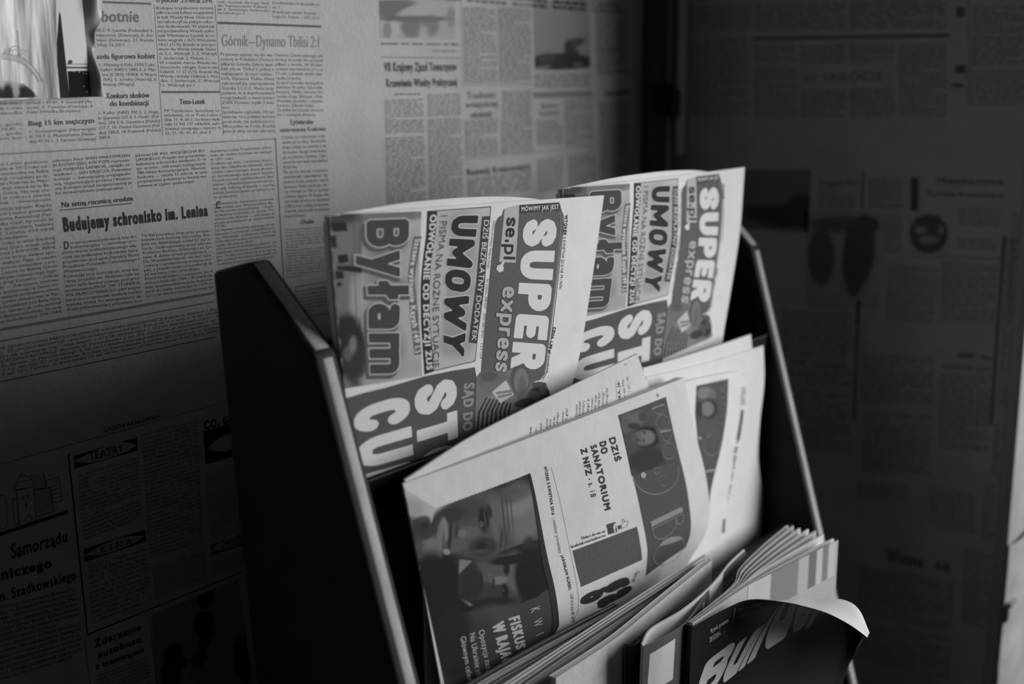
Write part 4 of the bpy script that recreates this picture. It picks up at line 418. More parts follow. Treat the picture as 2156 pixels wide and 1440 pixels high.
 ('T','paper1','headline','DZIŚ BEZPŁATNY DODATEK',[[.5756,.0323],[.5811,.1451],[.5731,.2703]],[[.5568,.031],[.56,.144],[.5525,.2671]],{'ink':.6,'bold':0.008,'layer':3}),
 ('T','paper1','headline_outline','UMOWY',[[.5335,.0225],[.5289,.1366],[.526,.2096],[.5193,.2967]],[[.4373,.0185],[.4231,.1312],[.4193,.2033],[.4186,.276]],{'ink':.58,'layer':3,'block':.135,'grow':.032}),
 ('T','paper1','headline','UMOWY',[[.5335,.0225],[.5289,.1366],[.526,.2096],[.5193,.2967]],[[.4373,.0185],[.4231,.1312],[.4193,.2033],[.4186,.276]],{'ink':.028,'layer':4,'block':.135}),
 ('T','paper1','imprint_line','Redaktor prowadzący: Grzegorz Zasępa',[[.6014,.0355],[.6008,.1304]],[[.5926,.0351],[.5915,.1293]],{'ink':.2}),
 ('T','paper1','imprint_line','Nr indeksu 348 627     ISSN 0867-8723     3 2 3 1 5 4',[[.6031,.1506],[.6079,.2371],[.6085,.3077]],[[.5925,.1494],[.5972,.2364],[.5975,.3059]],{'ink':.2}),
 ('P','paper1','masthead_panel',[[.623,.0257],[.6278,.0137],[.6828,0.0077],[.8287,0.0088],[.8331,.0262],[.8478,.0333],[.854,.0537],[.8648,.2504],[.8715,.3744],[.8571,.387],[.8247,.3901],[.6125,.363],[.6103,.3401],[.6019,.0427],[.6089,.0303]],{'ink':.105,'layer':2}),
 ('L','paper1','rule_line',[[.8339,.025],[.8459,.0303],[.8542,.0419],[.8573,.0627],[.8703,.2508],[.8779,.3715],[.8658,.3885]],{'w':0.000519,'ink':.06,'layer':2}),
 ('L','paper1','rule_line',[[.834,.0298],[.8408,.0354],[.8475,.0623],[.8604,.25],[.867,.366]],{'w':0.000519,'ink':.33,'layer':3}),
 ('P','paper1','masthead_label',[[.6288,.0131],[.6821,0.0071],[.6853,.0289],[.697,.1238],[.6337,.1191],[.6305,.044]],{'ink':.42,'layer':3}),
 ('T','paper1','masthead','se.pl',[[.6742,.0319],[.6837,.1182]],[[.6404,.0305],[.6489,.1156]],{'ink':.035,'layer':4,'ref':'x','block':.09}),
 ('P','paper1','masthead_tag',[[.6828,0.0077],[.8286,0.0082],[.8328,.025],[.6868,.0242]],{'ink':.05,'layer':3}),
 ('T','paper1','masthead','MÓWIMY JAK JEST',[[.689,.0115],[.8264,.0123]],[[.6918,.0207],[.8288,.0219]],{'ink':.62,'bold':.03,'layer':4}),
 ('T','paper1','masthead','SUPER',[[.8294,.0414],[.8433,.1717],[.8521,.2434],[.8614,.3614]],[[.7068,.0385],[.7201,.1643],[.7269,.234],[.7323,.3406]],{'ink':.63,'layer':3,'block':.14}),
 ('T','paper1','masthead_outline','express',[[.7048,.1722],[.7188,.349]],[[.6598,.169],[.6708,.3401]],{'ink':.06,'layer':3,'ref':'x','block':.095,'grow':.05}),
 ('T','paper1','masthead','express',[[.7048,.1722],[.7188,.349]],[[.6598,.169],[.6708,.3401]],{'ink':.4,'layer':4,'ref':'x','block':.095}),
 ('P','paper1','pointer_hand',[[.6542,.119],[.6499,.1286],[.654,.1317],[.6533,.138],[.6382,.1401],[.6252,.1331],[.628,.1257],[.6379,.1251],[.6457,.1203]],{'ink':.62,'layer':4}),
 ('T','paper1','date_line','WTOREK',[[.8677,.035],[.8719,.0775]],[[.8567,.0346],[.8609,.0767]],{'ink':.04,'bold':.06}),
 ('T','paper1','date_line','5 KWIETNIA 2016 NR 79 (7474)',[[.8721,.0805],[.8836,.1892]],[[.8622,.0797],[.8735,.1879]],{'ink':.07,'bold':0.005}),
 ('T','paper1','date_line','CENA 1,99 zł',[[.8842,.2659],[.8803,.3245]],[[.8729,.2644],[.8688,.3219]],{'ink':.04,'bold':.06}),
 ('T','paper1','date_line','w tym 8% VAT',[[.8794,.3296],[.8819,.3722]],[[.8703,.3278],[.8736,.3701]],{'ink':.2}),
 ('P','paper1','headline_panel',[[-0.0099,.3317],[.0718,.3285],[.1581,.3271],[.3301,.3198],[.4596,.3201],[.5777,.3226],[.5919,.3489],[.5925,.4129],[.5997,.5521],[.2651,.5362],[.0104,.5253],[-0.0013,.423],[-0.0059,.3774]],{'ink':.09,'layer':1}),
 ('T','paper1','headline','STO',[[.4849,.3331],[.497,.4816],[.4987,.5514]],[[.2771,.3383],[.2756,.4706],[.2784,.536]],{'ink':.63,'block':.135}),
 ('T','paper1','headline','CUD',[[.2538,.3459],[.2536,.475],[.2584,.5377]],[[.0203,.3541],[0.0008,.4652],[-0.0031,.5171]],{'ink':.63,'block':.135}),
 ('T','paper1','headline','SĄD DO',[[.5823,.3543],[.5776,.4674]],[[.5251,.3513],[.5236,.4622]],{'ink':.26,'bold':.06}),
 ('I','paper1','photograph',[[.5833,.3337],[.8842,.3427],[.9231,.4627],[.5916,.4793]],.17,[([.6775,.3679],[.0865,.0125],[0.0042,.0262],.12,.8,.5),([.6895,.4085],[.11,.0203],[0.0065,.0516],.15,.6,.6),([.6458,.3488],[.0401,0.0047],[0.002,.0123],.072,.7,.5),([.7775,.3724],[.0396,0.0097],[0.0036,.0421],.078,1,.2),([.7816,.3798],[.0293,0.0076],[0.0029,.0336],.18,.9,.3),([.7865,.3909],[.0161,0.0045],[0.0027,.0251],.078,.5,.5),([.7074,.459],[.1064,.0227],[-0.0072,.0604],.198,1,.08),('poly',[[.5984,.4711],[.6059,.4276],[.6412,.3978],[.6487,.3995],[.6162,.4309],[.6103,.4726]],.03,1),('poly',[[.6218,.4727],[.6272,.4304],[.6575,.4021],[.6648,.4039],[.6372,.4337],[.6332,.4742]],.03,1),('poly',[[.6443,.4744],[.6478,.4332],[.6733,.4065],[.6804,.4084],[.6574,.4365],[.6553,.4758]],.03,1),('poly',[[.6659,.4759],[.6676,.436],[.6888,.4111],[.6958,.4129],[.6769,.4394],[.6764,.4773]],.03,1),('poly',[[.6865,.4774],[.6867,.4388],[.7039,.4157],[.7108,.4176],[.6957,.4422],[.6967,.4788]],.03,1),('poly',[[.7065,.4789],[.7053,.4417],[.7189,.4204],[.7257,.4223],[.7141,.4451],[.7164,.4802]],.03,1),('poly',[[.726,.4803],[.7235,.4445],[.7337,.4252],[.7404,.4271],[.7322,.448],[.7357,.4816]],.03,1),('poly',[[.7451,.4817],[.7414,.4474],[.7484,.43],[.7551,.432],[.75,.4509],[.7546,.483]],.03,1),('poly',[[.6667,.3886],[.7204,.3674],[.7597,.4105],[.7084,.4236]],.48,1),('poly',[[.6812,.3908],[.7463,.3945],[.7503,.402],[.6868,.3982]],.2,1),('poly',[[.6885,.4017],[.7506,.4037],[.7532,.4094],[.6952,.4088]],.2,1),([.8619,.4305],[.0423,0.0012],[.0138,.0254],.024,1,.3),([.8419,.4338],[.0274,0.0058],[0.0041,.0193],.096,.8,.4),([.8753,.4219],[.0166,0.0034],[0.0041,.016],.12,.6,.5),([.8071,.4412],[.042,0.0015],[0.0075,.0124],.03,.9,.4),([.8531,.3954],[.0321,0.0058],[0.0039,.0154],.06,.7,.5)],{'n':(110,90),'layer':3,'mask':[[.5871,.3469],[.6075,.3361],[.6559,.3411],[.7312,.3438],[.7573,.3363],[.7856,.3413],[.8106,.3607],[.8215,.3899],[.8521,.3916],[.8798,.4002],[.9042,.4317],[.9202,.462],[.5917,.4809]]}),
 ('I','gaz','photograph',[[-0.0092,.0136],[.4247,.0979],[.4438,.5688],[.0126,.5927]],.022,[('poly',[[-.0135,-0.0015],[.4311,.0781],[.4234,.0984],[.0871,.0978],[.0623,.1372],[-.0266,.1278]],.42,1),([.0555,.0649],[.0924,.0133],[-.011,.0453],.42,1,.7),([0.0044,.0792],[.0442,.014],[-0.0068,.03],.32,1,.8),([.2537,.1816],[.1793,.0199],[0.0082,.0852],.075,1,.3),([.375,.1898],[.0614,0.0088],[-0.0007,.0755],.15,.9,.7),([.3698,.1653],[.0545,0.0033],[-0.0008,.0267],.2,.8,.8),([.3271,.1368],[.0863,0.0084],[0.0004,.0209],.07,.8,.7),([.286,.1665],[.0326,0.0046],[-0.0015,.0415],.12,.8,.8),([.1801,.1306],[.0744,0.0029],[0.0091,.0313],.05,.9,.7),([.1286,.1296],[.0504,0.005],[0.0001,.0212],.03,.9,.7),([.2419,.171],[.0194,0.001],[-0.0017,.03],.014,1,.6),([.266,.1554],[0.0089,0.0011],[0.0012,.018],.02,.9,.7),([.2321,.1802],[0.0076,0.0018],[-0.0016,0.0065],.09,.9,.6),([.2464,.176],[0.0028,0.0007],[-0.0007,.0263],.09,.6,.8),([.2237,.2326],[.0472,0.0083],[-0.0055,.0222],.03,.9,.5),([.2186,.2295],[.0192,0.0027],[-0.0023,0.0092],.012,.9,.6),([.2132,.2395],[.0335,0.0061],[-0.0012,0.005],.07,.6,.8),([.1826,.1874],[.0392,0.0062],[0.0022,.0141],.11,.9,.6),([.1566,.1869],[.0158,0.0019],[-0.0027,.0107],.15,.95,.6),([.1461,.1939],[0.0077,0.0018],[-0.0009,0.0035],.03,.8,.6),([.1316,.2055],[.0337,0.0041],[-0.0043,.0161],.1,.8,.7),([.1137,.1862],[0.0061,0.003],[-.0165,.041],.02,.9,.6),([.1427,.174],[0.0061,0.0031],[-0.008,.0172],.03,.8,.7),([.3108,.1806],[0.0031,0.0008],[-0.0051,.055],.045,.9,.9),([.3253,.1806],[0.0031,0.0008],[-0.005,.055],.05,.8,.9),([.3392,.1823],[0.0026,0.0007],[-0.0049,.055],.06,.8,.9),([.2902,.2318],[0.0035,0.0023],[-.0112,.0237],.04,.9,.9),([.3054,.2393],[0.0034,0.0024],[-.0103,.0203],.045,.8,.9),([.2756,.2095],[.0107,0.0026],[0.0003,.0225],.13,.6,.9),([.3519,.267],[.082,0.0031],[0.0035,0.009],.014,1,.5),([.3795,.2667],[.0216,0.0021],[-0.0016,.0199],.03,.9,.7),([.0392,.1848],[.0472,.0193],[-.0229,.0391],.12,1,.35),([.0575,.1876],[.025,0.0099],[-.0204,.0361],.17,.8,.7),([.0851,.1792],[.0127,0.007],[-.0204,.0476],.16,1,.4),([.1045,.1607],[.01,0.0009],[-0.0029,.0283],.19,.9,.4),([.0876,.195],[0.0029,0.0018],[-.0125,.0306],.04,.8,.7),([.0737,.1568],[0.0034,0.0021],[-0.0088,.0212],.04,.7,.8),([.0356,.1465],[.0427,0.0034],[0.0047,.0237],.035,.95,.5),([.0306,.1237],[.0321,0.0007],[0.001,.0175],.02,.9,.5),([.038,.2202],[.0343,.016],[-0.0083,.0113],.1,.9,.5),([-0.0033,.1351],[.03,0.0047],[-0.0034,.0355],.04,.8,.6),([.0951,.2136],[.011,0.0056],[-0.0057,0.0046],.3,.9,.5),([0.0076,.1746],[.0137,0.0075],[-.0111,.0235],.05,.7,.7),([.2461,.3304],[.1368,.0281],[-0.0063,.0743],.05,1,.3),([.3164,.3242],[.0422,0.0085],[-0.0071,.0525],.11,.9,.7),([.225,.2984],[.0766,.017],[-0.0018,.03],.09,.8,.7),([.2124,.3479],[.0715,.0163],[-0.0009,.0274],.035,.8,.7),([.3794,.362],[.0673,0.0079],[0.0007,.0897],.01,1,.3),([.3303,.2894],[.0905,.0143],[0.0026,.0127],.012,1,.5),([.2919,.2997],[.0117,0.0033],[-0.0033,.0225],.014,1,.6),([.2726,.3631],[.0118,0.0036],[-0.0027,.0215],.012,1,.6),([.2829,.2992],[0.0042,0.0013],[-0.0003,0.006],.06,.8,.6),([.2667,.3591],[0.0043,0.0012],[-0.0002,0.0054],.05,.8,.6),([.2585,.3273],[.0285,0.006],[-0.0027,.0108],.17,.9,.6),([.2385,.326],[0.0065,0.0019],[-0.0047,.0184],.03,.9,.6),([.2351,.3097],[.0141,0.0039],[0.0001,0.0088],.1,.7,.7),([.1946,.3139],[0.0088,0.0024],[-0.007,.0274],.016,.9,.6),([.1813,.3081],[0.0078,0.0021],[-0.0052,.0206],.07,.6,.8),([.1582,.3062],[.0386,.0105],[-.0136,.0545],.022,.95,.5),([.2104,.3796],[.0888,.0173],[-0.0034,.0149],.014,.9,.5),('poly',[[.1351,.2407],[.1783,.2548],[.1217,.2748]],.2,.9),([.1185,.3487],[.0305,.0179],[0.0014,0.0086],.2,1,.4),([.0261,.3128],[.0836,.0243],[-.0233,.1121],.01,1,.35),([.0877,.275],[.0335,0.0087],[-.0117,.048],.011,1,.35),([.0731,.3723],[.0644,.0189],[-.0112,.0527],.01,1,.3),('poly',[[.0412,.3672],[.1619,.3866],[.2622,.409],[.3746,.4119],[.4215,.3989],[.4325,.5042],[.4198,.5499],[.2389,.5662],[-0.0096,.6195]],.05,.95),([.2265,.4125],[.0721,.0172],[-0.0044,.0221],.065,.8,.8),([.067,.4545],[.0706,.0213],[-.0223,.1179],.014,.95,.7),([.1681,.4706],[.0524,0.0063],[-.0123,.0738],.035,.7,.8)],{'n':(220,240),'layer':1,'mask':[[-.0182,-0.0031],[.0881,.1004],[.4227,.0991],[.432,.3379],[.4398,.477],[.4406,.5221],[.4198,.5499],[.3489,.5545],[.2001,.584],[.0612,.613],[.0105,.6037],[-.0226,.2978]]}),
 ('P','gaz','photo_edge',[[.4179,.0985],[.4244,.0988],[.4335,.3383],[.4428,.4829],[.4435,.5231],[.4222,.5508],[.3962,.554],[.4167,.5236],[.421,.4852],[.413,.3363]],{'ink':.03,'layer':3}),
 ('T','gaz','headline','KWIT',[[.3794,.439],[.3902,.5619]],[[.346,.4375],[.3634,.5658]],{'ink':.4,'layer':3,'track':1.1}),
 ('T','gaz','headline','FISKUS ZE',[[.307,.4409],[.3252,.5978]],[[.2658,.4393],[.2906,.5941]],{'ink':.42,'bold':.06,'layer':3}),
 ('T','gaz','headline','W RAJACH',[[.2502,.4412],[.271,.6019]],[[.2043,.4416],[.2304,.5961]],{'ink':.42,'bold':.06,'layer':3}),
 ('T','gaz','headline','Opozycja zażąda',[[.176,.4446],[.1875,.5991]],[[.1554,.4442],[.1666,.5954]],{'ink':.42,'bold':.01,'layer':3}),
 ('T','gaz','headline','Na Ukrainie chcą',[[.1425,.4442],[.1465,.5971]],[[.1217,.4437],[.1258,.5941]],{'ink':.42,'bold':.01,'layer':3}),
 ('T','gaz','headline','Głównym celem i',[[.1079,.4434],[.112,.597]],[[.0883,.4441],[.0916,.5951]],{'ink':.42,'bold':.01,'layer':3}),
 ('T','gaz','date_line','WTOREK 5 KWIETNIA 2016',[[.4825,.0972],[.4802,.2215]],[[.4729,.0959],[.4705,.2204]],{'ink':.045,'bold':.05}),
 ('T','gaz','date_line','| redaktor prowadzący',[[.481,.2274],[.4832,.3195]],[[.4702,.2264],[.4736,.3182]],{'ink':.1}),
 ('T','gaz','date_line','JAROSŁAW KURSKI',[[.4864,.3248],[.4951,.4281]],[[.4776,.3247],[.485,.4285]],{'ink':.045,'bold':.05}),
 ('T','gaz','date_line','| 2,80 zł (w tym 8% VAT)',[[.4995,.4401],[.5009,.534]],[[.4895,.4386],[.489,.5276]],{'ink':.08}),
 ('L','gaz','rule_line',[[.4961,.1045],[.5087,.2558],[.5126,.3869],[.517,.4647],[.5147,.4987],[.4962,.5322]],{'w':0.00027,'ink':.15,'layer':1}),
 ('T','gaz','headline','DZIŚ',[[.7255,.0866],[.7283,.1573]],[[.7038,.085],[.7086,.1566]],{'ink':.04,'bold':.06}),
 ('T','gaz','headline','DO',[[.6935,.0883],[.6913,.1258]],[[.6706,.0864],[.6691,.1252]],{'ink':.04,'bold':.06}),
 ('T','gaz','headline','SANATORIUM',[[.6599,.0886],[.6664,.2597]],[[.6379,.0871],[.6453,.2586]],{'ink':.04,'bold':.06}),
 ('T','gaz','headline','Z NFZ',[[.6254,.0877],[.6252,.164]],[[.604,.0863],[.6043,.1629]],{'ink':.04,'bold':.06}),
 ('T','gaz','headline','- s. 18',[[.6257,.1704],[.6256,.2176]],[[.6071,.1692],[.6073,.2158]],{'ink':.06,'bold':.01}),
 ('P','gaz','social_badge',[[.6435,.2915],[.6738,.2934],[.6746,.321],[.6441,.3193]],{'ink':.06,'layer':2}),
 ('T','gaz','headline','f',[[.6623,.2963],[.672,.2967]],[[.6617,.3196],[.6715,.32]],{'ink':.5,'bold':.1,'layer':3}),
 ('P','gaz','thumb_icon',[[.6789,.3057],[.6886,.3061],[.6896,.317],[.6799,.3165]],{'ink':.08,'layer':2}),
 ('L','gaz','thumb_icon',[[.6907,.3068],[.6978,.3038],[.6965,.2939],[.7008,.2943],[.7044,.3032],[.713,.3033],[.7135,.3088],[.7071,.3168],[.6919,.3168],[.6907,.3068]],{'w':0.000353,'ink':.08,'layer':2}),
 ('T','gaz','headline','Dołącz do nas na',[[.5533,.2972],[.6351,.3026]],[[.5538,.305],[.6352,.3095]],{'ink':.05,'bold':.02}),
 ('T','gaz','headline','facebook.com/wyborcza',[[.5145,.3084],[.6338,.3134]],[[.5149,.3163],[.6345,.3206]],{'ink':.05,'bold':.02}),
 ('P','gaz','grey_panel',[[.5185,.3244],[.6305,.3264],[.7406,.3279],[.7438,.3783],[.7487,.4324],[.6366,.4309],[.5284,.4328],[.5214,.3759]],{'ink':.085,'layer':2}),
 ('T','gaz','masthead','ga',[[.6947,.4548],[.7267,.532]],[[.5731,.4591],[.594,.5279]],{'bold':.055,'ref':'x'}),
 ('T','gaz','slogan','Nam nie',[[.7454,.468],[.7311,.5024]],[[.7284,.4586],[.7133,.4897]],{'ink':.1}),
 ('P','gaz','advert_panel',[[.7514,.0318],[.8346,.0332],[.9208,.0328],[.9221,.1896],[.9245,.3419],[.9272,.3847],[.9279,.4293],[.9234,.4739],[.8439,.4837],[.7715,.4973],[.7685,.4542],[.7685,.4078],[.7617,.3101],[.7563,.2081],[.752,.1268]],{'ink':.075,'layer':2}),
 ('I','gaz','photograph',[[.7521,.0335],[.854,.0345],[.8708,.2035],[.7529,.2012]],.06,[([.7854,.0623],[.0382,0.0032],[0.0008,.0293],.084,.9,.5),([.8133,.062],[.0333,0.0016],[0.0005,.0196],.12,.8,.5),([.7656,.075],[.0152,0.0052],[-0.0021,.0186],.096,.8,.5),([.7922,.0792],[.0205,0.0069],[-0.0023,0.0088],.03,.9,.5),([.8299,.0628],[.0155,0.0052],[-0.0035,.0134],.042,.8,.5),([.7787,.0452],[.0164,0.0008],[0.0003,0.0099],.108,.8,.5),([.8255,.1227],[.049,0.008],[0,.0301],.013,1,.3),([.8145,.1215],[.0403,0.0078],[-0.0003,.0218],.12,.95,.4),([.8307,.1243],[.0215,0.0042],[-0.0019,.0169],.156,.8,.5),([.7948,.1222],[.0103,0.0032],[-0.0013,0.0049],.036,.8,.5),([.8231,.1106],[0.0042,0.0013],[-0.0003,0.0054],.036,.8,.5),([.8155,.1285],[0.0041,0.0013],[-0.0003,0.0052],.036,.8,.5),([.7769,.1166],[.0194,.0105],[-0.0092,.0237],.06,.7,.5),([.8098,.1764],[.0657,0.0055],[0.0024,.0273],.024,.8,.6)],{'n':(60,70),'layer':3,'mask':None}),
 ('L','gaz','advert_lettering',[[.9104,.1067],[.9083,.1117],[.9047,.1159],[.9001,.119],[.8947,.1209],[.889,.1213],[.8832,.1204],[.8779,.118],[.8733,.1145],[.8697,.1099],[.8675,.1046],[.8667,.099],[.8674,.0934],[.8695,.0882],[.873,.0838],[.8775,.0805],[.8828,.0785],[.8885,.0781],[.8943,.0791],[.8997,.0816],[.9043,.0854],[.908,.0901],[.9103,.0955],[.9111,.1011],[.9104,.1067]],{'w':0.000372,'ink':.26,'layer':4}),
 ('L','gaz','advert_lettering',[[.9124,.1826],[.9099,.187],[.9061,.1906],[.9012,.1934],[.8956,.195],[.8896,.1954],[.8836,.1946],[.8781,.1926],[.8734,.1895],[.8699,.1856],[.8676,.181],[.8669,.1762],[.8677,.1714],[.8701,.1669],[.8737,.1631],[.8785,.1602],[.8841,.1585],[.8901,.1581],[.8962,.159],[.9018,.1611],[.9066,.1644],[.9103,.1684],[.9126,.1731],[.9133,.1779],[.9124,.1826]],{'w':0.000376,'ink':.26,'layer':4}),
 ('L','gaz','advert_lettering',[[.864,.0509],[.9072,.0515]],{'w':0.000971,'ink':.26,'layer':4}),
 ('L','gaz','advert_lettering',[[.9057,.0609],[.9055,.0628],[.9051,.0647],[.9044,.0665],[.9035,.0681],[.9024,.0696],[.901,.071],[.8995,.0721],[.8978,.0731],[.8959,.0738],[.8939,.0744],[.8919,.0747],[.8897,.0747],[.8876,.0746],[.8854,.0742],[.8833,.0736],[.8812,.0728],[.8792,.0717],[.8773,.0705],[.8755,.0691],[.8739,.0675],[.8725,.0658],[.8713,.064],[.8702,.0621],[.8695,.0602]],{'w':0.00037,'ink':.26,'layer':4}),
 ('L','gaz','advert_lettering',[[.8744,.1231],[.9125,.1289]],{'w':0.001103,'ink':.26,'layer':4}),
 ('L','gaz','advert_lettering',[[.9124,.1319],[.9122,.1351],[.9117,.1381],[.9109,.1411],[.9098,.1438],[.9084,.1462],[.9067,.1483],[.9048,.1501],[.9027,.1516],[.9005,.1527],[.8981,.1534],[.8957,.1537],[.8933,.1536],[.8908,.1532],[.8885,.1523],[.8862,.1511],[.884,.1495],[.882,.1475],[.8802,.1452],[.8786,.1427],[.8772,.1399],[.8762,.1369],[.8754,.1338],[.8749,.1305],[.8748,.1272]],{'w':0.000373,'ink':.26,'layer':4}),
 ('L','gaz','advert_lettering',[[.9082,.2183],[.9077,.225],[.9059,.2315],[.9027,.2378],[.8985,.2437],[.893,.2491],[.8866,.2539],[.8793,.2581],[.8712,.2614],[.8624,.2639],[.8531,.2655],[.8435,.266],[.8336,.2656],[.8237,.2643],[.8139,.262],[.8045,.2588],[.7954,.2548],[.787,.2502],[.7793,.2449],[.7725,.2391],[.7667,.2329],[.7619,.2264],[.7584,.2197],[.756,.2128],[.7549,.206]],{'w':0.000503,'ink':.3,'layer':4}),
 ('L','gaz','advert_disc',[[.7529,.2012],[.912,.2023]],{'w':0.000297,'ink':.03,'layer':5}),
 ('L','gaz','advert_lettering',[[.8459,.2123],[.845,.214],[.8434,.2155],[.8413,.2165],[.8388,.2171],[.8361,.2171],[.8334,.2167],[.8308,.2158],[.8286,.2145],[.8269,.2128],[.8257,.211],[.8252,.209],[.8254,.2071],[.8264,.2054],[.8279,.204],[.83,.203],[.8325,.2024],[.8352,.2023],[.8379,.2028],[.8405,.2037],[.8428,.205],[.8445,.2067],[.8457,.2085],[.8462,.2104],[.8459,.2123]],{'w':0.000369,'ink':.3,'layer':4}),
 ('L','gaz','advert_lettering',[[.8645,.2414],[.863,.2445],[.8607,.2471],[.8577,.249],[.8541,.2502],[.8503,.2506],[.8465,.25],[.8429,.2486],[.8398,.2464],[.8374,.2437],[.8359,.2406],[.8353,.2373],[.8357,.234],[.8372,.231],[.8395,.2285],[.8425,.2266],[.8461,.2254],[.8499,.2251],[.8538,.2257],[.8574,.227],[.8605,.2291],[.8629,.2318],[.8644,.2349],[.8649,.2382],[.8645,.2414]],{'w':0.000373,'ink':.2,'layer':4}),
 ('P','gaz','advert_disc',[[.7822,.2035],[.7918,.2023],[.7976,.2083],[.7945,.215],[.7856,.2157],[.7805,.2106]],{'ink':.35,'layer':5}),
 ('P','gaz','advert_lettering',[[.7856,.3308],[.8966,.3235],[.8993,.3381],[.7866,.3453]],{'ink':.24,'layer':4}),
 ('L','gaz','advert_lettering',[[.8944,.3228],[.7857,.33],[.7879,.3514],[.8974,.3448]],{'w':0.000381,'ink':.3,'layer':5}),
 ('L','gaz','advert_lettering',[[.788,.3505],[.791,.372],[.802,.3882],[.8254,.3967],[.8543,.3869],[.8698,.3725],[.8718,.348]],{'w':0.000491,'ink':.3,'layer':5}),
 ('L','gaz','advert_lettering',[[.8718,.348],[.8737,.3648],[.8847,.3742],[.8967,.3674],[.8993,.349]],{'w':0.000506,'ink':.3,'layer':5}),
 ('L','gaz','advert_lettering',[[.8992,.4337],[.9066,.4464],[.9112,.4603],[.9126,.4743],[.9101,.487],[.903,.4967],[.8912,.5022],[.8757,.5032],[.8579,.5],[.8397,.4935],[.8228,.4844],[.8086,.4738],[.798,.4623],[.7917,.4507],[.7898,.4394],[.7922,.4291],[.7986,.4202],[.8083,.4131],[.8205,.4081],[.8344,.4056],[.8491,.4059],[.8636,.4089],[.8773,.4147],[.8893,.4231],[.8992,.4337]],{'w':0.000514,'ink':.3,'layer':5}),
 ('P','gaz','advert_lettering',[[.8072,.4138],[.8254,.4019],[.8542,.4025],[.8842,.4133],[.8981,.4282],[.8556,.4244]],{'ink':.24,'layer':4}),
 ('L','gaz','registration_mark',[[.8876,.0192],[.9013,.0199]],{'w':0.000488,'ink':.08,'layer':2}),
 ('L','gaz','registration_mark',[[.8936,.0136],[.8947,.0273]],{'w':0.000489,'ink':.08,'layer':2}),
 ('T','gazback','body_text','trzez',[[.5186,.1156],[.5292,.0772]],[[.5262,.1224],[.5369,.084]],{'ink':.06,'layer':1}),
 ('T','gazback','body_text','owy-',[[.5375,.1211],[.5466,.0908]],[[.5452,.1279],[.5543,.0977]],{'ink':.06,'layer':1}),
 ('T','gazback','body_text','leczył',[[.5565,.122],[.5669,.0848]],[[.5642,.1288],[.5747,.0916]],{'ink':.06,'layer':1}),
 ('T','gazback','body_text','zanim',[[.5795,.1257],[.5922,.0779]],[[.5872,.1325],[.6001,.0847]],{'ink':.06,'layer':1}),
 ('T','gazback','body_text','SŁów',[[.594,.1168],[.6032,.0871]],[[.6018,.1237],[.611,.094]],{'ink':.06,'layer':1}),
 ('T','gazback','body_text','się wy-',[[.6084,.1165],[.6188,.0814]],[[.6163,.1233],[.6267,.0883]],{'ink':.06,'layer':1}),
 ('T','gazback','body_text','drużyn',[[.6219,.1184],[.6347,.0727]],[[.6298,.1253],[.6427,.0796]],{'ink':.06,'layer':1}),
 ('T','gazback','body_text','wymie-',[[.6416,.1238],[.6547,.0781]],[[.6496,.1307],[.6627,.085]],{'ink':.06,'layer':1}),
 ('T','gazback','body_text','ni, grać',[[.6552,.1268],[.6696,.0757]],[[.6632,.1337],[.6777,.0826]],{'ink':.06,'layer':1}),
 ('T','gazback','body_text','nowym',[[.6949,.1301],[.7098,.0788]],[[.7029,.1369],[.7178,.0857]],{'ink':.06,'layer':1}),
 ('T','gazback','body_text','został',[[.7074,.1312],[.7237,.0745]],[[.7155,.1379],[.7318,.0813]],{'ink':.06,'layer':1}),
 ('T','gazback','body_text','munduru',[[.7216,.1342],[.7381,.0775]],[[.7297,.141],[.7462,.0843]],{'ink':.06,'layer':1}),
 ('T','gazback','body_text','belgii b.',[[.7394,.138],[.7574,.076]],[[.7474,.1447],[.7655,.0828]],{'ink':.06,'layer':1}),
 ('T','gazback','body_text','w wiosen-',[[.7551,.1394],[.7727,.08]],[[.7631,.146],[.7808,.0868]],{'ink':.06,'layer':1}),
 ('T','gazback','body_text','nie i miał',[[.7698,.1384],[.7873,.0806]],[[.7778,.145],[.7954,.0873]],{'ink':.06,'layer':1}),
 ('T','gazback','body_text','może być',[[.7834,.1397],[.8022,.0777]],[[.7915,.1464],[.8104,.0844]],{'ink':.06,'layer':1}),
 ('T','gazback','body_text','kontuzji',[[.7994,.1405],[.8178,.0811]],[[.8075,.1471],[.826,.0878]],{'ink':.06,'layer':1}),
 ('T','gazback','body_text','kontuzji Pol',[[.8156,.1407],[.8366,.0733]],[[.8237,.1473],[.8448,.08]],{'ink':.06,'layer':1}),
 ('T','gazback','body_text','EKA, Je-',[[.8677,.1554],[.8846,.0645]],[[.8782,.1574],[.8945,.0695]],{'ink':.04,'bold':.05,'layer':1}),
 ('T','gazback','body_text','w dzi Me-',[[.8897,.1535],[.9059,.0652]],[[.8986,.1547],[.9147,.0697]],{'ink':.06,'layer':1}),
 ('T','gazback','body_text','1 sm., dź.',[[.9149,.1367],[.9252,.0649]],[[.9233,.1382],[.933,.0688]],{'ink':.08,'layer':1}),
 ('T','gazback','body_text','2',[[.9333,.0191],[.9343,.0117]],[[.9424,.0235],[.9435,.0161]],{'ink':.08,'layer':1}),
 ('L','gazback','rule_line',[[.8807,.0692],[.864,.1373]],{'w':0.000325,'ink':.1,'layer':1}),
 ('L','gazback','rule_line',[[.4272,.0952],[.4281,.1157]],{'w':0.000782,'ink':.05,'layer':1}),
 ('L','gazback','body_text',[[.318,.1055],[.322,.1025]],{'w':0.001014,'ink':.05,'layer':1}),
 ('L','gazback','body_text',[[.3338,.1043],[.3378,.1012]],{'w':0.001018,'ink':.05,'layer':1}),
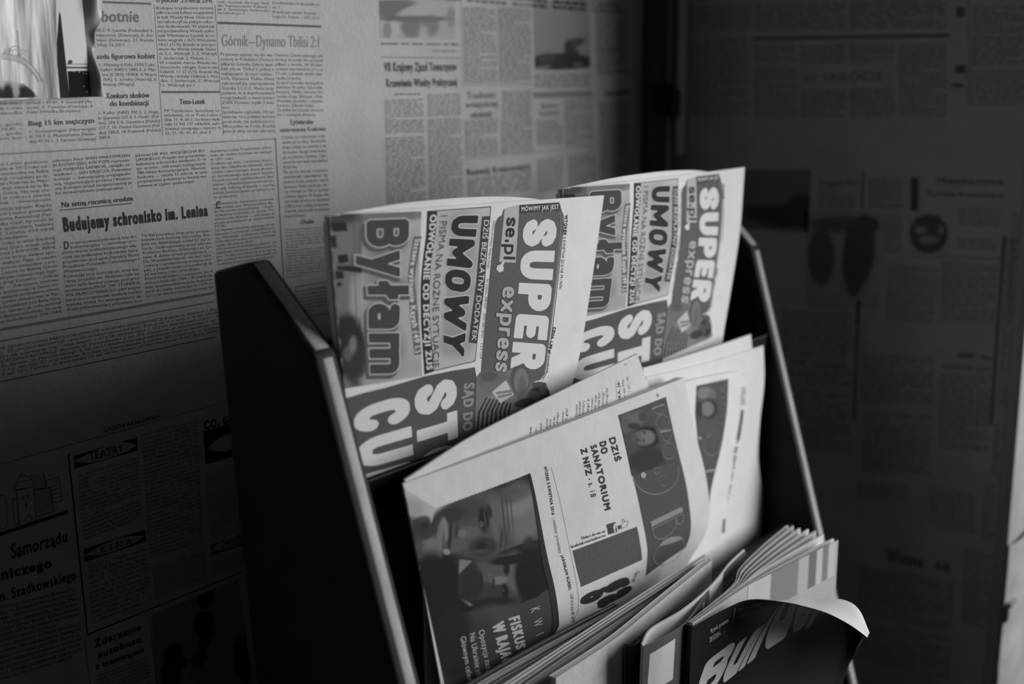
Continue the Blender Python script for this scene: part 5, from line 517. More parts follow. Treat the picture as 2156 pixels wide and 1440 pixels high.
 ('L','gazback','body_text',[[.3528,.1044],[.3567,.1012]],{'w':0.001023,'ink':.05,'layer':1}),
 ('L','gazback','body_text',[[.3705,.1038],[.3743,.1006]],{'w':0.001028,'ink':.05,'layer':1}),
 ('P','gaz2front','advert_panel',[[.4516,.0289],[.6553,.0291],[.8531,.0279],[.8582,.1657],[.8492,.2937],[.8392,.4178],[.8391,.5235],[.895,.595],[.7084,.5975],[.5709,.4577],[.4525,.2738],[.4235,.1432]],{'ink':.08,'layer':1}),
 ('I','gaz2front','photograph',[[.4515,.0302],[.7389,.0314],[.8261,.2567],[.4479,.2411]],.08,[([.5516,.0664],[.0949,0.0009],[0.008,.0255],.196,.9,.6),([.6461,.0798],[.0563,0.0043],[-0.0006,.0251],.14,.8,.6),([.6065,.1396],[.1177,0.0094],[0.0012,.0445],.025,1,.4),([.587,.138],[.088,0.0071],[0.0003,.0329],.182,.9,.5),([.48,.1355],[.0387,0.0032],[-0.0017,.0376],.028,.8,.6)],{'n':(40,50),'layer':2,'mask':None}),
 ('L','gaz2front','advert_lettering',[[.8152,.0481],[.8141,.0523],[.8103,.056],[.8041,.0589],[.7959,.061],[.7863,.0619],[.7759,.0617],[.7654,.0604],[.7557,.0581],[.7473,.0549],[.7409,.051],[.7368,.0468],[.7354,.0425],[.7367,.0384],[.7406,.0347],[.7468,.0317],[.755,.0297],[.7644,.0287],[.7746,.0289],[.7849,.0302],[.7945,.0325],[.8028,.0356],[.8093,.0395],[.8136,.0437],[.8152,.0481]],{'w':0.000883,'ink':.2,'layer':2}),
 ('L','gaz2front','advert_lettering',[[.8278,.0933],[.8268,.0975],[.823,.1012],[.8167,.1042],[.8083,.1062],[.7984,.1071],[.7876,.1069],[.7768,.1055],[.7666,.1031],[.7579,.0998],[.7511,.0959],[.7469,.0916],[.7453,.0873],[.7466,.0831],[.7506,.0795],[.757,.0765],[.7653,.0745],[.7751,.0736],[.7856,.0738],[.7961,.0751],[.8061,.0775],[.8147,.0807],[.8215,.0846],[.826,.0889],[.8278,.0933]],{'w':0.000886,'ink':.2,'layer':2}),
 ('L','gaz2front','advert_lettering',[[.8258,.1472],[.8252,.1515],[.8216,.1552],[.8153,.1582],[.8067,.1602],[.7964,.161],[.785,.1607],[.7734,.1593],[.7625,.1568],[.753,.1534],[.7456,.1494],[.7408,.145],[.7389,.1406],[.74,.1364],[.7439,.1327],[.7504,.1298],[.7589,.1278],[.769,.127],[.78,.1272],[.7911,.1286],[.8016,.1311],[.8109,.1344],[.8184,.1384],[.8234,.1428],[.8258,.1472]],{'w':0.000887,'ink':.2,'layer':2}),
 ('L','gaz2front','advert_lettering',[[.8159,.1881],[.8156,.1924],[.8122,.1962],[.8057,.1991],[.7968,.2011],[.7859,.2019],[.7738,.2015],[.7616,.2],[.75,.1974],[.7399,.1939],[.732,.1898],[.7268,.1854],[.7245,.1809],[.7254,.1767],[.7292,.1729],[.7357,.17],[.7445,.1681],[.755,.1672],[.7664,.1676],[.7781,.169],[.7893,.1716],[.7993,.175],[.8074,.1791],[.8131,.1835],[.8159,.1881]],{'w':0.000887,'ink':.2,'layer':2}),
 ('L','gaz2front','advert_lettering',[[.8157,.2203],[.8156,.2247],[.8122,.2285],[.8055,.2314],[.7962,.2334],[.7847,.2341],[.772,.2337],[.7591,.2321],[.7468,.2294],[.7361,.2259],[.7277,.2217],[.7221,.2172],[.7196,.2127],[.7204,.2084],[.7243,.2047],[.731,.2017],[.7401,.1998],[.751,.199],[.7629,.1994],[.7751,.2009],[.7869,.2035],[.7975,.207],[.8062,.2112],[.8124,.2157],[.8157,.2203]],{'w':0.000887,'ink':.2,'layer':2}),
 ('P','gaz2front','advert_lettering',[[.4679,.2526],[.493,.2516],[.5013,.2626],[.4759,.2643]],{'ink':.4,'layer':2}),
 ('L','gaz2front','advert_lettering',[[.6432,.2581],[.6425,.2604],[.6397,.2623],[.6351,.2638],[.6288,.2647],[.6214,.265],[.6134,.2646],[.6053,.2636],[.5978,.2621],[.5913,.2601],[.5863,.2578],[.5831,.2553],[.5819,.2529],[.5827,.2506],[.5856,.2487],[.5902,.2472],[.5964,.2463],[.6036,.246],[.6114,.2464],[.6192,.2473],[.6267,.2489],[.6332,.2509],[.6384,.2532],[.6418,.2556],[.6432,.2581]],{'w':0.000749,'ink':.3,'layer':2}),
 ('L','gaz2front','advert_lettering',[[.8195,.3106],[.8227,.3174],[.8233,.3239],[.821,.3299],[.8158,.3354],[.8077,.3402],[.7969,.3443],[.7834,.3476],[.7676,.3501],[.7497,.3516],[.7302,.3522],[.7095,.3519],[.6883,.3506],[.6671,.3485],[.6462,.3456],[.6262,.3419],[.6073,.3375],[.59,.3324],[.5744,.3268],[.5609,.3207],[.5496,.3143],[.5406,.3076],[.534,.3007],[.5298,.2938],[.5281,.2869]],{'w':0.000634,'ink':.22,'layer':2}),
 ('L','gaz2front','advert_lettering',[[.6244,.4135],[.8124,.4219]],{'w':0.001997,'ink':.28,'layer':2}),
 ('P','gaz2mid','dark_strip',[[.9499,.1685],[.9863,.1693],[1.018,.3031],[.9461,.2963]],{'ink':.1,'layer':1}),
 ('R','gaz2mid','text_column',4,[[.9571,.2974],[1.0158,.2997],[1.0105,.3183],[.9506,.3159]],{'ink':.12,'seed':400,'fill':.7}),
 ('R','gaz2mid','text_column',4,[[.942,.3278],[1.0144,.3315],[1.0166,.3639],[.9415,.3602]],{'ink':.12,'seed':401,'fill':.7}),
 ('R','gaz2mid','text_column',4,[[.9452,.3671],[1.0112,.37],[1.0367,.4371],[.9658,.4345]],{'ink':.12,'seed':402,'fill':.7}),
 ('R','gaz2mid','text_column',4,[[.9649,.4409],[1.023,.4424],[1.0351,.4873],[.9743,.4859]],{'ink':.12,'seed':403,'fill':.7}),
 ('R','gaz2mid','text_column',4,[[.9586,.4971],[1.0394,.4998],[1.04,.5446],[.9714,.5415]],{'ink':.12,'seed':404,'fill':.7}),
 ('R','gaz2mid','text_column',4,[[.9713,.5478],[1.04,.552],[1.04,.6374],[1.0229,.6336]],{'ink':.12,'seed':405,'fill':.7}),
 ('P','gaz2mid','dark_strip',[[.9447,.6367],[1.04,.6425],[1.04,.6878],[.9401,.6812]],{'ink':.14,'layer':1}),
 ('R','gaz2mid','text_column',8,[[.9381,.0587],[.9982,.0592],[.9982,.1465],[.938,.146]],{'ink':.2,'seed':420,'fill':.5}),
 ('T','builder','title','Builder',[[.0675,.2935],[.3713,.2363],[.4812,.0209],[.6277,.327]],[[.0182,.4527],[.3053,.4134],[.3966,.4177],[.5544,.4206]],{'ink':.62,'block':.12}),
 ('T','builder','headline','Rynek premium',[[.0715,.1007],[.1526,.0875]],[[.074,.1373],[.1559,.1219]],{'ink':.35,'bold':.04}),
 ('T','builder','headline','2015/2016',[[.0701,.1627],[.1165,.1565]],[[.073,.1997],[.1199,.1889]],{'ink':.35,'bold':.04}),
 ('T','builder','headline','Innowacyjne technologie',[[.2154,.0435],[.3281,.0209]],[[.2184,.0932],[.3272,.0953]],{'ink':.25,'bold':.02}),
 ('T','builder','headline','budownictwa energooszczędnego',[[.2122,.1004],[.348,.0835]],[[.2151,.1459],[.3449,.1631]],{'ink':.25,'bold':.02}),
 ('L','builder','rule_line',[[.1906,.0279],[.1738,.1817]],{'w':0.00053,'ink':.25,'layer':2}),
 ('L','builder','cover_picture',[[.1348,.1783],[.1736,.2901]],{'w':0.004399,'ink':.045,'layer':1}),
 ('P','greymag','blank_label',[[.0531,.0367],[.1468,.0284],[.2443,.0249],[.2409,.1023],[.2378,.174],[.1924,.1729],[.1165,.1774],[.0397,.1699]],{'ink':.6,'layer':1}),
 ('T','greymag','title','H',[[.3926,.0533],[.3798,.1725]],[[.3231,.041],[.3224,.1767]],{'ink':.55,'bold':.08,'layer':1}),
 ('P','greymag','cover_bar',[[.3375,.0505],[.3666,.0419],[.3742,.1949],[.3224,.1767]],{'ink':.55,'layer':1}),
 ('T','greymag','title','IN-CRACOW',[[.593,.0307],[.7091,.0381],[.8735,.0524]],[[.6307,.0708],[.7344,.0687],[.8898,.0798]],{'ink':.6,'bold':.06,'layer':1}),
 ('P','greymag','cover_bar',[[.5389,.0142],[.575,.0188],[.5719,.0661],[.535,.0569]],{'ink':.6,'layer':1}),
]

def link(o, parent=None):
    COL.objects.link(o)
    if parent is not None:
        o.parent = parent
        o.matrix_parent_inverse = parent.matrix_basis.inverted()
    return o

def mesh_obj(name, V, F, mat, parent=None, smooth=False):
    me = bpy.data.meshes.new(name)
    V = np.asarray(V, float)
    if isinstance(F, np.ndarray):
        n = F.shape[1]
        me.vertices.add(len(V)); me.vertices.foreach_set('co', V.ravel())
        me.loops.add(F.size); me.loops.foreach_set('vertex_index', F.ravel().astype(np.int32))
        me.polygons.add(len(F)); me.polygons.foreach_set('loop_start', np.arange(0, F.size, n, dtype=np.int32))
        me.update(calc_edges=True)
    else:
        me.from_pydata([tuple(v) for v in V], [], F)
    me.validate()
    if smooth: me.polygons.foreach_set('use_smooth', np.ones(len(me.polygons), bool))
    me.materials.append(mat)
    return link(bpy.data.objects.new(name, me), parent)

def tag(o, label, cat=None, group=None, kind=None):
    if label: o['label'] = label
    if cat: o['category'] = cat
    if group: o['group'] = group
    if kind: o['kind'] = kind
    return o

def empty(name, loc, label, cat, group=None):
    o = bpy.data.objects.new(name, None); o.location = loc; o.empty_display_size = .02
    COL.objects.link(o)
    bpy.context.view_layer.update()
    return tag(o, label, cat, group)

def box(name, lo, hi, mat, parent=None, bev=0.0, seg=2):
    bm = bmesh.new(); bmesh.ops.create_cube(bm, size=1)
    lo = Vector(lo); hi = Vector(hi)
    for v in bm.verts: v.co = Vector([(lo[i]+hi[i])/2+v.co[i]*(hi[i]-lo[i]) for i in range(3)])
    if bev: bmesh.ops.bevel(bm, geom=bm.edges[:], offset=bev, segments=seg, affect='EDGES', profile=.5)
    return bm_obj(name, bm, mat, parent, smooth=bool(bev))

def bm_obj(name, bm, mat, parent=None, smooth=False):
    bmesh.ops.recalc_face_normals(bm, faces=bm.faces[:])
    me = bpy.data.meshes.new(name); bm.to_mesh(me); bm.free()
    if smooth:
        me.polygons.foreach_set('use_smooth', np.ones(len(me.polygons), bool))
        me.set_sharp_from_angle(angle=math.radians(40))
    me.materials.append(mat)
    return link(bpy.data.objects.new(name, me), parent)

# ---------------------------------------------------------------- materials
MATS = {}
def material(name, base, rough=.8, var=.0, vscale=60, bump=0., bscale=300, spec=.3, metal=0., stretch=(1, 1, 1), detail=4.):
    if name in MATS: return MATS[name]
    m = bpy.data.materials.new(name); m.use_nodes = True
    nt = m.node_tree; b = nt.nodes['Principled BSDF']
    b.inputs['Roughness'].default_value = rough; b.inputs['Metallic'].default_value = metal
    b.inputs['Specular IOR Level'].default_value = spec
    b.inputs['Base Color'].default_value = (base, base, base, 1)
    tc = nt.nodes.new('ShaderNodeTexCoord'); mp = nt.nodes.new('ShaderNodeMapping')
    mp.inputs['Scale'].default_value = stretch
    nt.links.new(tc.outputs['Object'], mp.inputs['Vector'])
    if var:
        n = nt.nodes.new('ShaderNodeTexNoise'); n.inputs['Scale'].default_value = vscale; n.inputs['Detail'].default_value = detail
        n.inputs['Roughness'].default_value = .65
        rp = nt.nodes.new('ShaderNodeMapRange')
        rp.inputs[1].default_value = .3; rp.inputs[2].default_value = .7
        rp.inputs[3].default_value = base*(1-var); rp.inputs[4].default_value = base*(1+var)
        nt.links.new(mp.outputs[0], n.inputs['Vector']); nt.links.new(n.outputs['Fac'], rp.inputs[0])
        cb = nt.nodes.new('ShaderNodeCombineColor')
        for i in range(3): nt.links.new(rp.outputs[0], cb.inputs[i])
        nt.links.new(cb.outputs[0], b.inputs['Base Color'])
    if bump:
        n2 = nt.nodes.new('ShaderNodeTexNoise'); n2.inputs['Scale'].default_value = bscale; n2.inputs['Detail'].default_value = 5
        bp = nt.nodes.new('ShaderNodeBump'); bp.inputs['Strength'].default_value = bump; bp.inputs['Distance'].default_value = .002
        nt.links.new(mp.outputs[0], n2.inputs['Vector']); nt.links.new(n2.outputs['Fac'], bp.inputs['Height'])
        nt.links.new(bp.outputs[0], b.inputs['Normal'])
    MATS[name] = m
    return m

def ink(v):
    return material('ink_%03d' % round(v*1000), v, rough=.85, var=.12 if v < .3 else .03, vscale=500, spec=.15)

def photo_material():
    if 'printed_photo' in MATS: return MATS['printed_photo']
    m = bpy.data.materials.new('printed_photo'); m.use_nodes = True
    nt = m.node_tree; b = nt.nodes['Principled BSDF']
    b.inputs['Roughness'].default_value = .8; b.inputs['Specular IOR Level'].default_value = .15
    a = nt.nodes.new('ShaderNodeAttribute'); a.attribute_name = 'tone'
    nt.links.new(a.outputs['Color'], b.inputs['Base Color'])
    MATS['printed_photo'] = m
    return m

M_WALLPAPER = material('old_newsprint', .50, rough=.9, var=.07, vscale=26, bump=.35, bscale=260, spec=.12)
M_WALLPAPER_L = material('old_newsprint_lower', .50, rough=.9, var=.08, vscale=22, bump=.3, bscale=260, spec=.12)
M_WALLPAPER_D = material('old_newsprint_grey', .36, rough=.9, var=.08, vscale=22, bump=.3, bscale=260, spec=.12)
M_PLASTER = material('plaster', .4, rough=.95, var=.1, vscale=8, bump=.5, bscale=90, spec=.1)
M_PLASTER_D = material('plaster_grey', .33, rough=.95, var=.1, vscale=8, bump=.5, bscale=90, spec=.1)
M_FLOOR = material('floor_boards', .12, rough=.7, var=.3, vscale=12, stretch=(1, 8, 1))
M_PAPER = material('newsprint', .66, rough=.9, var=.05, vscale=38, bump=.3, bscale=55, spec=.12, detail=6.)
M_PAPER_G = material('newsprint_grey', .58, rough=.9, var=.06, vscale=30, bump=.5, bscale=42, spec=.12, detail=6.)
M_BLACK = material('black_laminate', .02, rough=.6, var=.25, vscale=40, spec=.12)
M_BOARD = material('black_board', .006, rough=.7, var=.25, vscale=40, spec=.08)
M_EDGE = material('pale_edge_band', .34, rough=.6, var=.22, vscale=70, spec=.3, stretch=(1, 1, .25))  # paler than the panels, for the strips along their front edges
M_LIP = material('lip_edge', .06, rough=.5, var=.2, vscale=60, spec=.4)
M_GLOSS_W = material('magazine_page', .62, rough=.5, var=.05, vscale=50, spec=.35)
M_GLOSS_M = material('magazine_page_grey', .40, rough=.5, var=.08, vscale=50, spec=.35)
M_COV_W = material('pale_speckled_cover', .50, rough=.55, var=.12, vscale=240, spec=.3)
M_COV_G = material('grey_cover', .10, rough=.4, var=.1, vscale=30, spec=.35)
M_COV_B = material('black_cover', .014, rough=.35, var=.1, vscale=30, spec=.4)
M_COV_D = material('dark_cover', .05, rough=.4, var=.15, vscale=30, spec=.4)
M_COV_L = material('light_cover', .45, rough=.45, var=.1, vscale=30, spec=.4)
M_FOIL = material('crumpled_foil', .17, rough=.5, metal=1., var=.75, vscale=45, bump=.7, bscale=60, stretch=(1.6, 1.6, .14))  # bright and dark reflection streaks are put into the base colour
M_CARD = material('glossy_card', .46, rough=.35, var=.05, vscale=14, bump=.1, bscale=20, spec=.5)
M_WOOD_D = material('dark_batten', .09, rough=.7, var=.3, vscale=40, stretch=(1, 1, .1))
M_WOOD_L = material('grey_batten', .6, rough=.7, var=.25, vscale=40, stretch=(1, 1, .1))
M_METAL = material('dull_metal', .25, rough=.45, metal=.6, var=.1, vscale=40)
M_JAMB = material('painted_jamb', .26, rough=.6, var=.12, vscale=18, bump=.3, bscale=60)

# ---------------------------------------------------------------- glyphs (outlines of the built-in typeface)
_G = {}
def _raw(body, res):
    c = bpy.data.curves.new('glyph', 'FONT'); c.body = body; c.resolution_u = res; c.fill_mode = 'FRONT'
    o = bpy.data.objects.new('glyph', c)
    me = bpy.data.meshes.new_from_object(o)
    me.calc_loop_triangles()
    V = np.array([v.co[:2] for v in me.vertices]) if len(me.vertices) else np.zeros((0, 2))
    T = np.array([t.vertices[:] for t in me.loop_triangles], int).reshape(-1, 3)
    bpy.data.objects.remove(o); bpy.data.curves.remove(c); bpy.data.meshes.remove(me)
    return V, T
_BASE = {'ą': 'a', 'ć': 'c', 'ę': 'e', 'ł': 'l', 'ń': 'n', 'ó': 'o', 'ś': 's', 'ż': 'z', 'ź': 'z',
         'Ą': 'A', 'Ć': 'C', 'Ę': 'E', 'Ł': 'L', 'Ń': 'N', 'Ó': 'O', 'Ś': 'S', 'Ż': 'Z', 'Ź': 'Z', '—': '-'}
def _stroke(p, q, w):
    p = np.array(p, float); q = np.array(q, float); d = q-p; d /= np.linalg.norm(d)+1e-9; n = np.array([-d[1], d[0]])
    return np.array([p+n*w, p-n*w, q-n*w, q+n*w])
def _weld(V, T):
    key = {}; idx = np.zeros(len(V), int); out = []
    for i, v in enumerate(V):
        k = (round(v[0], 5), round(v[1], 5))
        if k not in key: key[k] = len(out); out.append(v)
        idx[i] = key[k]
    return np.array(out).reshape(-1, 2), idx[T]
def glyph(ch, res):
    k = (ch, res)
    if k in _G: return _G[k]
    if ch == ' ':
        _G[k] = (np.zeros((0, 2)), np.zeros((0, 3), int), [], .26); return _G[k]
    base = _BASE.get(ch, ch)
    V, T = _raw(base, res)
    V, T = _weld(V, T)
    a = _raw(base+'I', 1)[0]; b = _raw('I', 1)[0]
    adv = a[:, 0].max()-b[:, 0].max()
    if ch == '—': V = V*[2.6, 1]; adv *= 2.6
    S = []
    if len(V):
        xm, xM, ym, yM = V[:, 0].min(), V[:, 0].max(), V[:, 1].min(), V[:, 1].max(); cx = (xm+xM)/2
        if ch in 'ćńóśźĆŃÓŚŹ': S.append(_stroke((cx-.02, yM+.05), (cx+.07, yM+.16), .03))
        if ch in 'żŻ': S.append(_stroke((cx-.035, yM+.10), (cx+.035, yM+.10), .04))
        if ch in 'ąęĄĘ': S += [_stroke((xM-.04, .01), (xM-.09, -.09), .025), _stroke((xM-.09, -.09), (xM-.01, -.12), .025)]
        if ch in 'łŁ': S.append(_stroke((xm-.07, yM*.42), (xm+.16, yM*.62), .03))
    comps = [(V, T)]
    for q in S:
        comps.append((q, np.array([[0, 1, 2], [0, 2, 3]])))
    out = []
    for v, tt in comps:
        cnt = {}
        for a_, b_, c_ in tt:
            for e in ((a_, b_), (b_, c_), (c_, a_)):
                kk = (min(e), max(e)); cnt[kk] = cnt.get(kk, 0)+1
        out.append((v, np.array([e for e, c in cnt.items() if c == 1], int).reshape(-1, 2)))
    for q in S:
        n = len(V); V = np.vstack([V, q]); T = np.vstack([T, [[n, n+1, n+2], [n, n+2, n+3]]])
    _G[k] = (V, T, out, adv)
    return _G[k]
_H = _raw('H', 1)[0][:, 1].max(); _X = _raw('x', 1)[0][:, 1].max()

def contour_mesh(P, f, nx, ny):
    """triangles of the region f < 0 on a regular grid"""
    f = np.where(np.abs(f) < 1e-6, 1e-6, f)
    idx = (np.arange(ny-1)[:, None]*nx+np.arange(nx-1)).ravel()
    C = np.stack([idx, idx+1, idx+nx+1, idx+nx], 1); neg = f[C] < 0; s = neg.sum(1)
    V = list(P); T = []; cut = {}
    full = C[s == 4]
    T += [tuple(a) for a in np.vstack([full[:, [0, 1, 2]], full[:, [0, 2, 3]]])]
    for c in C[(s > 0) & (s < 4)]:
        poly = []
        for i in range(4):
            a, b = int(c[i]), int(c[(i+1) % 4])
            if f[a] < 0: poly.append(a)
            if (f[a] < 0) != (f[b] < 0):
                kk = (min(a, b), max(a, b))
                if kk not in cut:
                    cut[kk] = len(V); u = f[kk[0]]/(f[kk[0]]-f[kk[1]]); V.append(P[kk[0]]+(P[kk[1]]-P[kk[0]])*u)
                poly.append(cut[kk])
        T += [(poly[0], poly[i], poly[i+1]) for i in range(1, len(poly)-1)]
    V = np.array(V); T = np.array(T, int).reshape(-1, 3)
    used = np.unique(T); mp = np.zeros(len(V), int); mp[used] = np.arange(len(used))
    return V[used], mp[T]

_B = {}
def bold_glyph(ch, w, sx, cells):
    """glyph grown evenly by w (in the stretched letter), meshed on a fine grid without overlaps"""
    k = (ch, round(w, 3), round(sx, 2), cells)
    if k in _B: return _B[k]
    comps = glyph(ch, 5)[2]
    comps = [(v*[sx, 1], e) for v, e in comps if len(v)]
    if not comps:
        _B[k] = (np.zeros((0, 2)), np.zeros((0, 3), int)); return _B[k]
    allv = np.vstack([v for v, e in comps]); h = _H/cells
    lo = allv.min(0)-w-1.5*h; hi = allv.max(0)+w+1.5*h
    nx, ny = np.ceil((hi-lo)/h).astype(int)+1
    X, Y = np.meshgrid(lo[0]+h*np.arange(nx), lo[1]+h*np.arange(ny)); P = np.stack([X.ravel(), Y.ravel()], 1)
    f = np.full(len(P), 9.)
    for v, e in comps:
        d = np.full(len(P), 9.); ins = np.zeros(len(P), bool)
        for a, b in e:
            p, q = v[a], v[b]; r = q-p; L = r@r+1e-12
            tt = np.clip(((P-p)@r)/L, 0, 1); d = np.minimum(d, np.hypot(P[:, 0]-p[0]-tt*r[0], P[:, 1]-p[1]-tt*r[1]))
            if p[1] != q[1]: ins ^= ((p[1] > P[:, 1]) != (q[1] > P[:, 1])) & (P[:, 0] < (q[0]-p[0])*(P[:, 1]-p[1])/(q[1]-p[1])+p[0])
        f = np.minimum(f, np.where(ins, -d, d))
    f -= w; f[np.abs(f) < 1e-6] = 1e-6
    V, T = contour_mesh(P, f, nx, ny)
    _B[k] = (V/[sx, 1], T)
    return _B[k]

def typeset(text, bold=0., track=0., res=2, ref='cap', lay=None, aspect=None, cells=20):
    """returns (x in 0..1, y with 0 = baseline and 1 = reference height), triangles, natural width / height"""
    lb = bold if lay is None else lay
    h = (_H if ref == 'cap' else _X)+2*lb
    sx = 1.
    if aspect and bold > 0:
        for _ in range(3):
            nat = (sum(glyph(c, 2)[3]+2*lb*.9/sx+track for c in text)-track)/h
            sx = min(3., max(.33, aspect/nat))
    Vs, Ts = [], []; x = 0.; n = 0
    for ch in text:
        adv = glyph(ch, res)[3]
        V, T = glyph(ch, res)[:2] if bold <= 0 else bold_glyph(ch, bold, round(sx, 1) if sx > .6 else round(sx, 2), cells)
        if len(V):
            Vs.append(V+[x+lb/sx, 0]); Ts.append(T+n); n += len(V)
        x += adv+2*lb*.9/sx+track
    x -= track
    if not Vs: return np.zeros((0, 2)), np.zeros((0, 3), int), x/h
    V = np.vstack(Vs); V = np.stack([V[:, 0]/x, (V[:, 1]+lb)/h], 1)
    return V, np.vstack(Ts), x/h

# ---------------------------------------------------------------- block letters built from strokes (heavy display type)
_R = lambda cx, cy, rx, ry, a0, a1, n=7: [(cx+rx*math.cos(math.radians(a0+(a1-a0)*i/n)), cy+ry*math.sin(math.radians(a0+(a1-a0)*i/n))) for i in range(n+1)]
_X7 = .72
def _ss(k): return [(x, y*k) for x, y in ((1, .80), (.9, .93), (.66, 1), (.34, 1), (.1, .93), (0, .78), (.1, .65), (.35, .56), (.65, .44), (.9, .35), (1, .22), (.9, .07), (.66, 0), (.34, 0), (.1, .07), (0, .20))]
BLOCK = {  # letter: (width, lowest, highest, strokes on a unit square)
 'S': (.62, 0, 1, [_ss(1)]), 's': (.54, 0, _X7, [_ss(_X7)]),
 'U': (.66, 0, 1, [[(0, 1.3), (0, .4)]+_R(.4, .4, .4, .4, 180, 270)+_R(.6, .4, .4, .4, 270, 360)+[(1, 1.3)]]),
 'P': (.62, 0, 1, [[(0, -.3), (0, 1), (.6, 1)]+_R(.6, .72, .4, .28, 90, -90)+[(0, .44)]]),
 'E': (.56, 0, 1, [[(1.3, 1), (0, 1), (0, 0), (1.3, 0)], [(0, .5), (.9, .5)]]),
 'R': (.66, 0, 1, [[(0, -.3), (0, 1), (.6, 1)]+_R(.6, .74, .4, .26, 90, -90)+[(0, .48)], [(.45, .48), (1.1, -.3)]]),
 'M': (.88, 0, 1, [[(0, -.3), (0, 1), (.5, .22), (1, 1), (1, -.3)]]),
 'O': (.68, 0, 1, [_R(.6, .62, .4, .38, 0, 90)+_R(.4, .62, .4, .38, 90, 180)+_R(.4, .38, .4, .38, 180, 270)+_R(.6, .38, .4, .38, 270, 360)+[(1, .62)]]),
 'W': (1.02, 0, 1, [[(-.06, 1.3), (.22, 0), (.5, .86), (.78, 0), (1.06, 1.3)]]),
 'Y': (.70, 0, 1, [[(-.12, 1.3), (.5, .42), (1.12, 1.3)], [(.5, .42), (.5, -.3)]]),
 'B': (.66, 0, 1, [[(0, 0), (0, 1), (.6, 1)]+_R(.6, .76, .34, .24, 90, -90)+[(0, .52)], [(.6, .52)]+_R(.62, .26, .38, .26, 90, -90)+[(0, 0)]]),
 'T': (.60, 0, 1, [[(-.3, 1), (1.3, 1)], [(.5, 1), (.5, -.3)]]),
 'C': (.60, 0, 1, [_R(.6, .62, .4, .38, 28, 90)+_R(.4, .62, .4, .38, 90, 180)+_R(.4, .38, .4, .38, 180, 270)+_R(.6, .38, .4, .38, 270, 332)]),
 'D': (.66, 0, 1, [[(0, 0), (0, 1), (.5, 1)]+_R(.5, .5, .5, .5, 90, -90, 12)+[(0, 0)]]),
 'a': (.58, 0, _X7, [[(.02, _X7), (.62, _X7)]+_R(.62, _X7-.2, .38, .2, 90, 0)+[(1, -.3)], [(1, .40), (.3, .40)]+_R(.3, .2, .3, .2, 90, 270)+[(1, 0)]]),
 'm': (.92, 0, _X7, [[(0, -.3), (0, 1)], [(0, _X7), (.3, _X7)]+_R(.3, _X7-.18, .2, .18, 90, 0)+[(.5, -.3)], [(.5, _X7), (.8, _X7)]+_R(.8, _X7-.18, .2, .18, 90, 0)+[(1, -.3)]]),
 'y': (.62, -.34, _X7, [[(-.1, 1.0), (.5, 0)], [(1.1, 1.0), (.22, -.5)]]),
 'ł': (.44, 0, 1, [[(.5, -.3), (.5, 1.3)], [(-.25, .34), (1.25, .66)]]), 'l': (.24, 0, 1, [[(.5, -.3), (.5, 1.3)]]),
 'e': (.56, 0, _X7, [[(0, .36), (1, .36)]+_R(.6, _X7-.3, .4, .3, 0, 90)+_R(.4, _X7-.3, .4, .3, 90, 180)+_R(.4, .3, .4, .3, 180, 270)+[(.75, 0), (.98, .06)]]),
 'x': (.60, 0, _X7, [[(-.15, -.15), (1.15, .87)], [(-.15, .87), (1.15, -.15)]]),
 'p': (.60, -.34, _X7, [[(0, 1), (0, -.6)], [(0, _X7), (.6, _X7)]+_R(.6, _X7/2, .4, _X7/2, 90, -90)+[(0, 0)]]),
 'r': (.42, 0, _X7, [[(0, 1), (0, -.3)], [(0, .45), (.25, _X7), (1.4, _X7)]]),
 'i': (.24, 0, 1, [[(.5, -.3), (.5, .62)], [(.5, .93), (.5, 1.1)]]), '.': (.24, 0, .22, [[(.5, -.2), (.5, .2)]]),
 'u': (.58, 0, _X7, [[(0, 1), (0, .3)]+_R(.4, .3, .4, .3, 180, 270)+[(1, 0)], [(1, 1), (1, -.3)]]),
 'd': (.60, 0, 1, [[(1, 1.3), (1, -.3)], [(1, _X7), (.4, _X7)]+_R(.4, _X7/2, .4, _X7/2, 90, 270)+[(1, 0)]]),
}
_K = {}
def block_glyph(ch, hw, grow, sx, cells):
    k = (ch, hw, grow, round(sx, 2), cells)
    if k in _K: return _K[k]
    w, y0, y1, strokes = BLOCK[ch]; w = w*sx
    top = hw*2+y1*(1-2*hw) if y1 < 1 else 1.; bot = y0*(1-2*hw) if y0 < 0 else 0.
    h = 1./cells; m = grow+1.5*h
    nx = int(math.ceil((w+2*m)/h))+1; ny = int(math.ceil((top-bot+2*m)/h))+1
    X, Y = np.meshgrid(-m+h*np.arange(nx), bot-m+h*np.arange(ny)); P = np.stack([X.ravel(), Y.ravel()], 1)
    d = np.full(len(P), 9.); iw = max(.02, w-2*hw)
    for s in strokes:
        v = np.array([(hw+x*iw if w > 2.2*hw else w/2, hw+y*(1-2*hw)) for x, y in s])
        for p, q in zip(v, v[1:]):
            r = q-p; L = r@r+1e-12; tt = np.clip(((P-p)@r)/L, 0, 1)
            d = np.minimum(d, np.hypot(P[:, 0]-p[0]-tt*r[0], P[:, 1]-p[1]-tt*r[1]))
    bx = np.maximum(np.maximum(-P[:, 0], P[:, 0]-w), np.maximum(bot-P[:, 1], P[:, 1]-top))
    f = np.maximum(d-hw, bx)-grow
    _K[k] = contour_mesh(P, f, nx, ny)+(w,)
    return _K[k]

